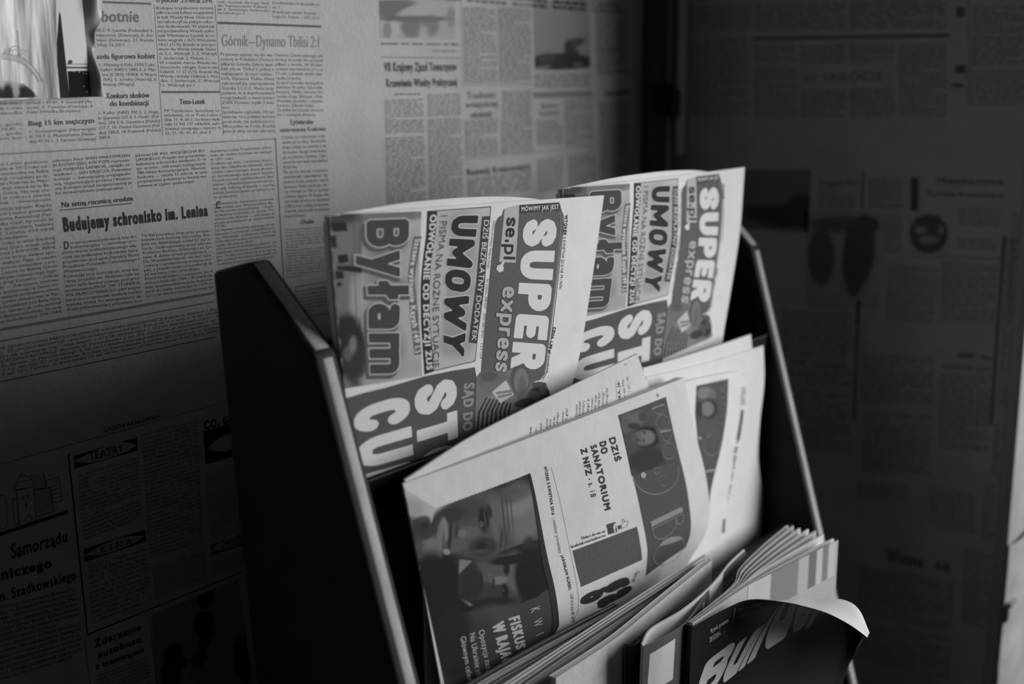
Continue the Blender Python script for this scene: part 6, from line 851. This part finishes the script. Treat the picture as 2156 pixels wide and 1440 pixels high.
def set_block(text, hw, grow, aspect, ref, cells, gap=.07):
    tot = sum(BLOCK[c][0] if c != ' ' else .3 for c in text); n = len(text)
    hr = 1. if ref == 'cap' else hw*2+_X7*(1-2*hw)
    sx = max(.4, (aspect*hr-gap*(n-1))/tot)
    x = 0.; Vs, Ts, m = [], [], 0
    for c in text:
        if c == ' ': x += .3*sx+gap; continue
        V, T, w = block_glyph(c, hw, grow, 1.1, cells); V = V*[sx/1.1, 1]; w = w*sx/1.1
        Vs.append(V+[x, 0]); Ts.append(T+m); m += len(V); x += w+gap
    x -= gap
    V = np.vstack(Vs); return np.stack([V[:, 0]/x, V[:, 1]/hr], 1), np.vstack(Ts)

def poly_at(pts, u):
    pts = np.asarray(pts, float); d = np.r_[0, np.cumsum(np.linalg.norm(np.diff(pts, axis=0), axis=1))]; d /= d[-1]
    u = np.asarray(u)
    out = np.stack([np.interp(u, d, pts[:, i]) for i in range(2)], 1)
    lo = u < 0; hi = u > 1
    s0 = (pts[1]-pts[0])/d[1]; s1 = (pts[-1]-pts[-2])/(1-d[-2])
    out[lo] = pts[0]+s0*u[lo, None]; out[hi] = pts[-1]+s1*(u[hi, None]-1)
    return out

LAYER = .00011
def refine(st, T, sheet, lim):
    """split long triangles so that print follows the bend of its sheet"""
    for _ in range(7):
        P = sheet.at(st)
        e = np.stack([np.linalg.norm(P[T[:, i]]-P[T[:, (i+1) % 3]], axis=1) for i in range(3)], 1)
        k = e.argmax(1); m = e.max(1) > lim
        if not m.any() or len(T) > 60000: break
        keep = T[~m]; S = T[m]; k = k[m]; r = np.arange(len(S))
        a = S[r, k]; b = S[r, (k+1) % 3]; c = S[r, (k+2) % 3]
        mid = (st[a]+st[b])/2; idx = len(st)+r; st = np.vstack([st, mid])
        T = np.vstack([keep, np.stack([a, idx, c], 1), np.stack([idx, b, c], 1)])
    return st, T

def inside(pts, poly):
    x, y = pts[:, 0], pts[:, 1]; poly = np.asarray(poly); c = np.zeros(len(pts), bool); n = len(poly)
    for i in range(n):
        x0, y0 = poly[i]; x1, y1 = poly[(i+1) % n]
        if y0 == y1: continue
        c ^= ((y0 > y) != (y1 > y)) & (x < (x1-x0)*(y-y0)/(y1-y0)+x0)
    return c

def clip(st, T):
    ok = ((st[T] > -.001) & (st[T] < 1.001)).all(axis=(1, 2))
    return T[ok]

def put(name, st, T, sheet, mat, layer, parent, flat, color=None):
    T = clip(st, T)
    if not len(T): return None
    if not flat: st, T = refine(st, T, sheet, .006)
    used = np.unique(T); mp = np.zeros(len(st), int); mp[used] = np.arange(len(used))
    st = st[used]; T = mp[T]
    V = sheet.at(st, LAYER*layer)
    o = mesh_obj(name, V, T, mat, parent)
    return o

def bilerp(q, u, v):
    q = np.asarray(q, float); u = np.asarray(u)[:, None]; v = np.asarray(v)[:, None]
    return (q[0]*(1-u)+q[1]*u)*(1-v)+(q[3]*(1-u)+q[2]*u)*v

def print_on(key, parent, sheet=None, only=None):
    """put every printed element of the table that belongs to one sheet onto it"""
    sheet = sheet or Sheet(GRIDS[key]); flat = sheet.g.shape[:2] == (2, 2)
    joined = {}
    for el in PRINT:
        if el[1] != key: continue
        kind, _, name = el[:3]; o = el[-1]
        if kind == 'T':
            _, _, _, s, cap, base, o = el
            B3 = sheet.at(base); C3 = sheet.at(cap); hm = np.linalg.norm(B3[0]-C3[0])*.5+np.linalg.norm(B3[-1]-C3[-1])*.5
            lm = np.linalg.norm(np.diff(B3, axis=0), axis=1).sum()*.5+np.linalg.norm(np.diff(C3, axis=0), axis=1).sum()*.5
            cells = int(min(44, max(13, hm/.0008)))
            if 'block' in o: V, T = set_block(s, o['block'], o.get('grow', 0.), lm/hm, o.get('ref', 'cap'), cells)
            else: V, T, _ = typeset(s, o.get('bold', 0.)*.6, o.get('track', 0.), 2, o.get('ref', 'cap'), None, lm/hm, cells)
            if not len(V): continue
            st = poly_at(base, V[:, 0])*(1-V[:, 1:2])+poly_at(cap, V[:, 0])*V[:, 1:2]
            put(name, st, T, sheet, ink(o.get('ink', .03)), o.get('layer', 2), parent, flat)
        elif kind == 'B':
            _, _, _, s, q, o = el
            lines = s.split('/'); n = len(lines); Vs, Ts, m = [], [], 0
            nat = [typeset(l.rstrip('|'), 0., 0., 2)[2] for l in lines]; ref = float(np.median([w for w, l in zip(nat, lines) if not l.endswith('|')] or nat))
            for i, l in enumerate(lines):
                V, T, w = typeset(l.rstrip('|'), 0., 0., 2)
                if not len(V): continue
                fr = min(1., w/ref*1.02) if l.endswith('|') else 1.
                u = V[:, 0]*fr; v = (i+.80-V[:, 1]*.62)/n
                Vs.append(bilerp(q, u, v)); Ts.append(T+m); m += len(V)
            ob = put(name, np.vstack(Vs), np.vstack(Ts), sheet, ink(o['ink']), 1, parent, flat)
            if ob: ob['kind'] = 'stuff'
        elif kind == 'R':
            _, _, _, n, q, o = el
            rnd = random.Random(o['seed']); Vs = []
            for i in range(n):
                x = 0.; end = 1. if rnd.random() > .12 else rnd.uniform(.3, .9)
                while x < end-.03:
                    w = min(rnd.uniform(.06, .24), end-x); h = o['fill']*rnd.uniform(.85, 1.15)
                    u = np.array([x, x+w, x+w, x]); v = (i+.5+np.array([-.5, -.5, .5, .5])*h)/n
                    Vs.append(bilerp(q, u, v)); x += w+.035
            st = np.vstack(Vs); b = np.arange(len(Vs))*4
            T = np.concatenate([np.stack([b, b+1, b+2], 1), np.stack([b, b+2, b+3], 1)])
            ob = put(name, st, T, sheet, ink(o['ink']), 1, parent, flat)
            if ob: ob['kind'] = 'stuff'
        elif kind == 'P':
            _, _, _, pts, o = el
            bm = bmesh.new(); vs_ = [bm.verts.new((min(.9995, max(.0005, p[0])), min(.9995, max(.0005, p[1])), 0)) for p in pts]; bm.faces.new(vs_)
            bmesh.ops.triangulate(bm, faces=bm.faces[:])
            bm.verts.index_update()
            st = np.array([v.co[:2] for v in bm.verts]); T = np.array([[v.index for v in f.verts] for f in bm.faces]); bm.free()
            put(name, st, T, sheet, ink(o['ink']), o['layer'], parent, flat)
        elif kind == 'L':
            _, _, _, pts, o = el
            Vs, Ts, m = [], [], 0
            P3 = sheet.at(pts); h = 1e-3
            for i in range(len(pts)-1):
                a = np.array(pts[i]); b = np.array(pts[i+1])
                du = (sheet.at([a+[h, 0]])-sheet.at([a]))[0]/h; dv = (sheet.at([a+[0, h]])-sheet.at([a]))[0]/h
                d = P3[i+1]-P3[i]; L = np.linalg.norm(d)+1e-9; d /= L
                nn = np.cross(np.cross(du, dv), d); nn /= np.linalg.norm(nn)
                J = np.stack([du, dv], 1); wst = np.linalg.lstsq(J, nn*o['w']/2, rcond=None)[0]; ext = (b-a)/L*o['w']*.3
                Vs.append(np.array([a-ext+wst, a-ext-wst, b+ext-wst, b+ext+wst])); Ts.append(np.array([[0, 1, 2], [0, 2, 3]])+m); m += 4
            joined.setdefault((name, o['ink'], o['layer']) if name != 'rule_line' else (name, o['ink'], o['layer'], len(joined)), []).append((np.vstack(Vs), np.vstack(Ts)))
        elif kind == 'I':
            _, _, _, q, base, shapes, o = el
            nu, nv = o['n']; U, Vv = np.meshgrid(np.linspace(0, 1, nu), np.linspace(0, 1, nv))
            st = bilerp(q, U.ravel(), Vv.ravel()); tone = np.full(len(st), float(base))
            for s in shapes:
                if s[0] == 'poly':
                    w = inside(st, s[1])*float(s[3]); g = s[2]
                else:
                    c, a, b_, g, al, so = s
                    J = np.array([a, b_]).T
                    rr = np.linalg.norm(np.linalg.solve(J, (st-np.array(c)).T), axis=0)
                    so = max(so, .02); w = np.clip((1+so*.5-rr)/so, 0, 1); w = w*w*(3-2*w)*al
                tone = tone*(1-w)+g*w
            i = (np.arange(nv-1)[:, None]*nu+np.arange(nu-1)).ravel()
            F = np.stack([i, i+1, i+nu+1, i+nu], 1)
            cen = st[F].mean(1); ok = ((st[F] > -.001) & (st[F] < 1.001)).all(axis=(1, 2))
            if o['mask']: ok &= inside(cen, o['mask'])
            F = F[ok]
            if not len(F): continue
            used = np.unique(F); mp = np.zeros(len(st), int); mp[used] = np.arange(len(used))
            ob = mesh_obj(name, sheet.at(st[used], LAYER*o['layer']), mp[F], photo_material(), parent, smooth=True)
            at = ob.data.color_attributes.new('tone', 'FLOAT_COLOR', 'POINT')
            t = tone[used]; at.data.foreach_set('color', np.stack([t, t, t, np.ones_like(t)], 1).astype(np.float32).ravel())
    for k, parts in joined.items():
        st, T, m = [], [], 0
        for s, t in parts: st.append(s); T.append(t+m); m += len(s)
        put(k[0], np.vstack(st), np.vstack(T), sheet, ink(k[1]), k[2], parent, flat)

def slab(name, sheet, thick, mat, parent, nu=28, nv=28, s0=0., s1=1., t0=0., t1=1.):
    """sheet of paper with real thickness; thick may be a function of s"""
    U, Vv = np.meshgrid(np.linspace(s0, s1, nu), np.linspace(t0, t1, nv)); st = np.stack([U.ravel(), Vv.ravel()], 1)
    th = thick(st[:, 0]) if callable(thick) else np.full(len(st), thick)
    Fp = sheet.at(st); Bp = sheet.at(st, -th)
    i = (np.arange(nv-1)[:, None]*nu+np.arange(nu-1)).ravel(); n = nu*nv
    front = np.stack([i, i+1, i+nu+1, i+nu], 1); back = front[:, ::-1]+n
    rim = np.r_[np.arange(nu), np.arange(1, nv)*nu+nu-1, (nv-1)*nu+np.arange(nu-2, -1, -1), np.arange(nv-2, 0, -1)*nu]
    nx = np.roll(rim, -1)
    side = np.stack([rim, rim+n, nx+n, nx], 1)
    o = mesh_obj(name, np.vstack([Fp, Bp]), np.vstack([front, back, side]), mat, parent, smooth=True)
    o.data.set_sharp_from_angle(angle=math.radians(50))
    return o

def shifted(key, d, cols=None, scale=None):
    g = np.array(GRIDS[key], float)+np.array(d)
    if cols is not None: g = g+np.asarray(cols, float)[None, :, :]
    return Sheet(g)

def w3(X, Y, Z):
    return ((X-.9016)*.5, (Y-1.42)*.5, 1.4+Z*.5)

# ================================================================ the room
XR = .729; YD0, YD1, ZD = -.394, -2.9, 2.3            # right wall, doorway edges, doorway head
box('floor', (-3, -4, -.06), (2.6, .12, 0), M_FLOOR)['kind'] = 'structure'
tag(box('wall_back', (-3, 0, 0), (XR+.12, .12, 2.6), M_PLASTER), 'plastered back wall pasted over with old newspaper pages', kind='structure')
bm = bmesh.new()
for lo, hi in (((XR, YD0, 0), (XR+.12, 0, 2.6)), ((XR, -4, 0), (XR+.12, YD1, 2.6)), ((XR, YD1, ZD), (XR+.12, YD0, 2.6))):
    r = bmesh.ops.create_cube(bm, size=1)
    for v in r['verts']: v.co = Vector([(lo[i]+hi[i])/2+v.co[i]*(hi[i]-lo[i]) for i in range(3)])
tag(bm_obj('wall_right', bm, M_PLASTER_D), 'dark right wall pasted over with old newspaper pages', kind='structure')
# door lining on the edge of the opening
jamb = box('trim_1', (XR-.004, YD0-.012, 0), (XR+.13, YD0, ZD), M_JAMB, bev=.002)
tag(jamb, 'pale painted door lining at the edge of the right wall', kind='structure')
rnd = random.Random(5); rows = []
for k in range(26):                                     # rough plaster left on the lower part of the lining
    zz = .95-.012*k; bl = (.001+.0035*min(1, k/14))*rnd.uniform(.5, 1.3)
    rows.append([(XR-.004-bl, YD0-.0125, zz), (XR+.02, YD0-.0150-rnd.uniform(0, .002), zz), (XR+.07, YD0-.0145-rnd.uniform(0, .002), zz), (XR+.128, YD0-.0125, zz)])
slab('rough_plaster', Sheet(rows, flip=True), .0015, M_JAMB, jamb, 12, 60)
box('strike_plate', (XR-.004, YD0-.020, .884), (XR+.016, YD0-.013, .889), M_METAL, jamb, bev=.001)
box('latch_hole', (XR-.006, YD0-.0165, .868), (XR+.004, YD0-.013, .884), M_COV_B, jamb, bev=.001)
# battens, rod and clip in the corner
tag(box('trim_2', (.680, -.014, 0), (.712, 0, 2.6), M_WOOD_D, bev=.002), 'dark upright batten in the corner of the papered walls', kind='structure')
tag(box('trim_3', (.712, -.010, 0), (XR, 0, 2.6), M_WOOD_L, bev=.002), 'grey upright batten filling the corner', kind='structure')
tag(box('trim_4', (XR-.010, -.030, 1.324), (XR, -.020, 2.6), M_WOOD_L, bev=.002), 'thin grey strip ending partway up the corner', kind='structure')
clip_ = empty('pipe_clip', (.70, -.014, 1.375), 'dark metal clip across the battens in the wall corner', 'clip')
box('clip_plate', (.672, -.019, 1.372), (.716, -.014, 1.402), M_COV_B, clip_, bev=.002)
box('clip_tongue', (.712, -.026, 1.366), (XR, -.010, 1.396), M_COV_D, clip_, bev=.002)

# ================================================================ newspaper rack
rack = empty('newspaper_rack', w3(1.46, .9, -2.8), 'black wooden newspaper rack with slanted side panels holding papers and magazines', 'rack')
PROFILE_L = [(1.169, -.2146), (1.1016, -.1969), (.9945, -.2945), (.618, -1.5), (.60, -1.7), (.60, -2.8), (1.13, -2.8), (1.134, -.747)]
PROFILE_R = [(1.169, -.2146), (1.1016, -.1969), (1.004, -.294), (.658, -1.5), (.62, -1.7), (.62, -2.8), (1.13, -2.8), (1.134, -.747)]
def side_panel(X0, X1, profile):
    bm = bmesh.new()
    a = [bm.verts.new(w3(X0, y, z)) for y, z in profile]; b = [bm.verts.new(w3(X1, y, z)) for y, z in profile]
    bm.faces.new(a); bm.faces.new(b[::-1]); n = len(a)
    for i in range(n): bm.faces.new((a[i], b[i], b[(i+1) % n], a[(i+1) % n]))
    bmesh.ops.recalc_face_normals(bm, faces=bm.faces[:])
    bmesh.ops.bevel(bm, geom=bm.edges[:], offset=.003, segments=4, affect='EDGES', profile=.5)
    return bm_obj('side_panel', bm, M_BLACK, rack, smooth=True)
def edge_band(X0, X1, panel, p, q, ta, tb, ia=.0022, ib=.0022):
    """pale banding along one of the front edges"""
    p = np.array(w3(0, *p)); q = np.array(w3(0, *q)); d = q-p; n = np.array([0, d[2], -d[1]]); n /= np.linalg.norm(n)
    x0, x1 = w3(X0, 0, 0)[0]+ia, w3(X1, 0, 0)[0]-ib; rows = []
    for t in np.linspace(ta, tb, 16):
        c = p+d*t
        rows.append([(x0+(x1-x0)*i/8, c[1]+n[1]*b, c[2]+n[2]*b) for i in range(9) for b in [.0004-.0012*abs(-1+i/4)**4]])
    V = np.array(rows).reshape(-1, 3); i = (np.arange(15)[:, None]*9+np.arange(8)).ravel()
    mesh_obj('edge_band', V, np.stack([i, i+1, i+10, i+9], 1), M_EDGE, panel, smooth=True)
XL0, XL1, XR0, XR1 = .8925, .9285, 1.984, 2.020
for a, b, prof in ((XL0, XL1, PROFILE_L), (XR0, XR1, PROFILE_R)):
    sp = side_panel(a, b, prof)
    edge_band(a, b, sp, prof[2], prof[3], .006, .995, .0050, .0032)
    edge_band(a, b, sp, prof[1], prof[2], .03, .97)
def board(name, X0, X1, Y0, Y1, Z0, Z1, mat=None, bev=.001): return box(name, w3(X0, Y0, Z0), w3(X1, Y1, Z1), mat or M_BOARD, rack, bev=bev)
board('back_board', XL1, XR0, 1.06, 1.072, -2.75, -.30)
d1 = board('divider', XL1, XR0, .966, .980, -1.02, -.455)
box('lip_edge', w3(XL1, .9655, -.4552), w3(XR0, .9685, -.4532), M_LIP, d1, bev=.0003)
board('divider', XL1, XR0, .893, .905, -1.32, -.80)
board('shelf', XL1, XR0, .966, 1.06, -.775, -.76)
board('shelf', XL1, XR0, .893, .966, -1.02, -1.0)
board('shelf', XL1, XR0, .69, .893, -1.32, -1.285)
board('front_board', XL1, XR0, .682, .694, -1.34, -1.12)
board('shelf', XL1, XR0, .61, 1.06, -2.72, -2.68)
board('kick_board', XL1, XR0, .62, .632, -2.8, -2.68)

# ================================================================ newspaper pages pasted on the walls
def wall_page(key, label, mat, t):
    sh = Sheet(GRIDS[key]); root = slab('newspaper_page', sh, t, mat, None, 2, 2)
    tag(root, label, 'newspaper page', 'old newspaper pages pasted on the walls')
    print_on(key, root, sh)
wall_page('wallB', 'faded newspaper page with two photographs pasted on the back wall beside the corner batten', M_WALLPAPER, .0004)
wall_page('wallC', 'newspaper page with cinema listings and a tower drawing pasted low on the back wall', M_WALLPAPER_L, .0003)
wall_page('wallA', 'old newspaper page with the headline Budujemy schronisko im. Lenina pasted on the back wall', M_WALLPAPER, .0005)
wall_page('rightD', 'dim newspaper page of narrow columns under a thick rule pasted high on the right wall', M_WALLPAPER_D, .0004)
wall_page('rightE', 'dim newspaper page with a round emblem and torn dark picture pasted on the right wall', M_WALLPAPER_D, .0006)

# shiny foil sheet and torn card at the top of the back wall
sh = Sheet(GRIDS['card']); card = slab('torn_card', sh, .0004, M_CARD, None, 2, 2)
tag(card, 'torn glossy card with a black square stuck beside the shiny foil sheet', 'card'); print_on('card', card, sh)
rnd = random.Random(11)
g = np.array(GRIDS['card']); rows = []
for i in range(12):
    t = i/11; e = g[0, 1]*(1-t)+g[1, 1]*t
    w = .0065+.003*math.sin(t*7)+rnd.uniform(-.0015, .0015)-(.003 if .42 < t < .52 else 0)
    rows.append([e+[-.001, 0, 0], e+[w*.45, -.004-.003*math.sin(t*9), 0], e+[w, -.001-.004*abs(math.sin(t*5)), 0]])
slab('curled_edge', Sheet(rows), .0003, M_CARD, card, 8, 40)
sh = Sheet(GRIDS['foil']); g = np.array(GRIDS['foil']); rows = []
for j in range(6):
    t = j/5; row = []
    for i in range(12):
        s = i/11; p = (g[0, 0]*(1-s)+g[0, 1]*s)*(1-t)+(g[1, 0]*(1-s)+g[1, 1]*s)*t
        row.append(p+np.array([0, .0022*math.sin(s*6-4.6+t*.6)+.0006*math.sin(s*23+1.3*t)+.0012, 0]))
    rows.append(row)
foil = slab('foil_sheet', Sheet(rows), .0006, M_FOIL, None, 60, 30)
tag(foil, 'shiny foil sheet with scalloped arc hanging at the top of the back wall', 'foil sheet')
print_on('foil', foil, Sheet(rows))

# ================================================================ newspapers in the rack
def newspaper(key, label, loc):
    root = empty('newspaper', loc, label, 'newspaper', 'folded tabloids in the top pocket')
    front = slab('front_page', Sheet(GRIDS[key]), .0012, M_PAPER, root, 30, 36)
    slab('inner_pages', shifted(key, (0, .0026, 0), [(0, 0, -.0005), (0, 0, .0042), (0, 0, .0030), (-.012, 0, -.008)]), .0022, M_PAPER, root, 24, 24)
    slab('back_page', shifted(key, (0, .0060, 0), [(.001, 0, -.004), (0, 0, .0015), (-.004, 0, .002), (-.03, 0, -.012)]), .0012, M_PAPER, root, 24, 24)
    return front
n1 = newspaper('paper1', 'folded tabloid with the headline Byłam fully in view, beside the left rack panel', w3(1.22, .99, -.76))
print_on('paper1', n1)
n2 = newspaper('paper2', 'tabloid copy half hidden behind another, standing beside the right rack panel', w3(1.70, 1.0, -.76))
for el in [e for e in PRINT if e[1] == 'paper1']: PRINT.append((el[0], 'paper2')+tuple(el[2:]))
print_on('paper2', n2)

gz = empty('newspaper', w3(1.3, .94, -1.0), 'folded newspaper with a large photograph of two men, in the middle pocket', 'newspaper', 'newspapers in the middle pocket')
gf = slab('front_page', Sheet(GRIDS['gaz']), lambda s: .0015+.0062*np.clip(s, 0, 1)**.6, M_PAPER_G, gz, 40, 60)
gb = slab('back_page', Sheet(GRIDS['gazback']), .0016, M_PAPER_G, gz, 36, 30)
print_on('gaz', gf); print_on('gazback', gb)
g2 = empty('newspaper', w3(1.78, .94, -1.0), 'fanned newspaper with a narrow dark advert, beside the right panel in the middle pocket', 'newspaper', 'newspapers in the middle pocket')
g2f = slab('front_page', Sheet(GRIDS['gaz2front']), .001, M_PAPER, g2, 24, 36)
g2m = slab('inner_pages', Sheet(GRIDS['gaz2mid']), .001, M_PAPER, g2, 24, 36)
slab('inner_pages', Sheet(GRIDS['gaz2back']), .0015, M_PAPER, g2, 24, 36)
slab('back_page', Sheet(GRIDS['gaz2rear']), .0012, M_PAPER, g2, 24, 24)
print_on('gaz2front', g2f); print_on('gaz2mid', g2m)

# ================================================================ magazines
def magazine_slabs(root, sh, thick, cover, page=None, back=None, leaves=3, seed=0, nu=16):
    """front cover, leaves and back cover standing one behind the other"""
    page = page or M_GLOSS_W; rnd = random.Random(seed); g = sh.g
    slab('cover', sh, .00035, cover, root, nu, 10)
    t = (thick-.0007)/leaves
    for i in range(leaves):
        off = .0004+t*i
        gg = sh.at(np.stack([a.ravel() for a in np.meshgrid(np.linspace(0, 1, 9), np.linspace(0, 1, 5))], 1), -off).reshape(5, 9, 3)
        gg[0, :, 2] -= rnd.uniform(.0002, .0022)
        slab('leaves', Sheet(gg), t*.9, page, root, nu, 6, s0=.004, s1=1-rnd.uniform(.002, .012))
    gg = sh.at(np.stack([a.ravel() for a in np.meshgrid(np.linspace(0, 1, 9), np.linspace(0, 1, 5))], 1), -(thick-.0003)).reshape(5, 9, 3)
    slab('back_cover', Sheet(gg), .00035, back or cover, root, nu, 6)

dm = empty('magazine', w3(1.02, .957, -1.0), 'dark magazine slipped in behind the folded newspaper, beside the left panel', 'magazine')
sh = Sheet(GRIDS['darkmag']); magazine_slabs(dm, sh, .002, M_COV_D, M_GLOSS_M, leaves=1)

rnd = random.Random(21)
STACK = [  # X0, X1, Y at left, mid, right, top, cover, look
 (.985, 1.36, .8835, 0.8839, 0.8842, -.725, M_COV_D, 'thin magazine with a dark cover'),
 (.995, 1.36, .8745, 0.8760, 0.8776, -.728, M_COV_L, 'thin magazine with a pale cover'),
 (1.00, 1.37, .8655, 0.8682, 0.8710, -.730, M_COV_G, 'thin magazine with a grey cover'),
 (1.01, 1.50, .8570, 0.8607, 0.8644, -.728, M_COV_L, 'wide magazine with a pale cover'),
 (1.02, 1.54, .8485, 0.8532, 0.8578, -.722, M_COV_D, 'wide magazine with a dark cover'),
 (1.03, 1.57, .8400, 0.8456, 0.8512, -.718, M_GLOSS_W, 'wide magazine with a bright white cover'),
 (1.04, 1.56, .8310, 0.8378, 0.8446, -.722, M_COV_G, 'wide magazine with a grey cover'),
 (1.05, 1.555, .8220, 0.8300, 0.8380, -.724, M_COV_L, 'wide magazine with a creased pale cover'),
]
order = ['first', 'second', 'third', 'fourth', 'fifth', 'sixth', 'seventh', 'eighth']
for k, (X0, X1, ya, yb, yc, zt, cov, look) in enumerate(STACK):
    ys = np.interp(np.linspace(0, 1, 7), [0, .5, 1], [ya, yb, yc])+.0003*np.sin(np.linspace(0, 5, 7)+k)
    xs = np.linspace(X0, X1, 7)
    gr = [[w3(x, y+dy, z+.002*math.sin(3*i/6+k)-(.014*(i/6)**1.3*(1-k/9) if z > -1. else 0)) for i, (x, y) in enumerate(zip(xs, ys))] for z, dy in ((zt, 0), (zt-.2, 0), (-1.286, 0))]
    root = empty('magazine', w3((X0+X1)/2, yb, -1.285), look+', %s from the middle board in the lowest pocket' % order[k], 'magazine', 'magazines standing in the lowest pocket')
    magazine_slabs(root, Sheet(gr), .0031, cov, (M_GLOSS_W, M_GLOSS_M, M_GLOSS_W, M_GLOSS_M)[k % 4], leaves=3, seed=k)

wm = empty('magazine', w3(1.3, .81, -1.285), 'thick magazine with a pale speckled cover in the lowest pocket', 'magazine')
magazine_slabs(wm, Sheet(GRIDS['whitemag']), .0052, M_COV_W, M_GLOSS_W, leaves=4, seed=31)
gr = [[w3(x, y+dy, z+dz) for x, y, dz in ((1.238, .792, 0), (1.252, .786, -.004), (1.285, .786, .0), (1.36, .790, .0), (1.42, .794, 0))] for z, dy in ((-.728, 0), (-.9, 0), (-1.286, 0))]
bk = empty('magazine', w3(1.32, .79, -1.285), 'black slab standing in front of the pale speckled magazine', 'magazine')  # thin black slab between the pale and the grey magazine
magazine_slabs(bk, Sheet(gr), .002, M_COV_B, M_GLOSS_M, leaves=1, seed=3)

gm = empty('magazine', w3(1.4, .77, -1.285), 'grey magazine bowed open with a blank white label on its cover', 'magazine')
gmc = slab('cover', Sheet(GRIDS['greymag']), .0006, M_COV_G, gm, 40, 20)
gq = np.array(GRIDS['greymag'])+np.array([0, .0009, -.0004])
slab('leaves', Sheet(gq), .0006, M_GLOSS_W, gm, 40, 14, s0=.01)
slab('back_cover', Sheet(GRIDS['greyback']), .0012, M_GLOSS_W, gm, 40, 20)
print_on('greymag', gmc)

bd = empty('magazine', w3(1.5, .74, -1.285), 'thick black magazine titled Builder with its cover curling forward off fanned pages', 'magazine')
bdc = slab('cover', Sheet(GRIDS['builder']), .0003, M_COV_B, bd, 60, 40)
sh = Sheet(GRIDS['builder'])
gg = sh.at(np.stack([a.ravel() for a in np.meshgrid(np.linspace(0, 1, 25), np.linspace(0, 1, 15))], 1), -.00036).reshape(15, 25, 3)
slab('cover_lining', Sheet(gg), .0003, M_GLOSS_W, bd, 60, 40)
ENDS = [(1.724, .703), (1.728, .712), (1.739, .734), (1.741, .748), (1.743, .762), (1.742, .776), (1.740, .787), (1.738, .796)]
for k, (xe, ye) in enumerate(ENDS):
    xs_, ys_ = 1.321, .7380+k*.0010
    xm, ym = (xs_+xe)/2, (ys_+ye)/2+.004+(.006 if k < 3 else 0.)
    cols = [(xs_, ys_), (xs_*.65+xe*.35, ys_*.7+ym*.3+.001), (xm, ym), (xs_*.25+xe*.75, ye*.55+ym*.45+.002), (xe, ye)]
    zt = -.7125-.0012*(k % 3)
    gr = [[w3(x, y, zt) for x, y in cols], [w3(x, y+.003, zt-.2) for x, y in cols], [w3(x, y*.5+.3755+k*.0003, -1.286) for x, y in cols]]
    lf = slab('leaves', Sheet(gr), (lambda s: .0005+.0011*np.clip(s, 0, 1)) if k else .0005, M_GLOSS_W if k % 3 else M_GLOSS_M, bd, 18, 8)
    if k == 0:
        first, first_leaf = Sheet(gr), lf
bx = [[w3(1.315, .7355, -.7135), w3(1.3145, .7455, -.7135)], [w3(1.312, .739, -1.0), w3(1.3115, .7505, -1.0)], [w3(1.312, .742, -1.286), w3(1.312, .7535, -1.286)]]
slab('spine', Sheet(bx, flip=True), .0012, M_COV_B, bd, 6, 8)
# printed picture on the first leaf behind the curled cover
P_ = [(0.30, .0), (.98, .0), (.98, .16), (.30, .16)]
nu, nv = 50, 24
U, Vv = np.meshgrid(np.linspace(0, 1, nu), np.linspace(0, 1, nv)); st = bilerp(P_, U.ravel(), Vv.ravel())
u_ = U.ravel(); tone = .5+0*u_
tone = np.where((u_ > .36) & (u_ < .62), .22, tone); tone = np.where((u_ > .62) & (u_ < .72), .42, tone)
tone = np.where((u_ > .72) & (u_ < .80), .16, tone); tone = np.where((u_ > .86) & (u_ < .93), .2, tone)
ii = (np.arange(nv-1)[:, None]*nu+np.arange(nu-1)).ravel()
ob = mesh_obj('page_picture', first.at(st, .0002), np.stack([ii, ii+1, ii+nu+1, ii+nu], 1), photo_material(), first_leaf, smooth=True)
at = ob.data.color_attributes.new('tone', 'FLOAT_COLOR', 'POINT')
at.data.foreach_set('color', np.stack([tone, tone, tone, np.ones_like(tone)], 1).astype(np.float32).ravel())
print_on('builder', bdc)
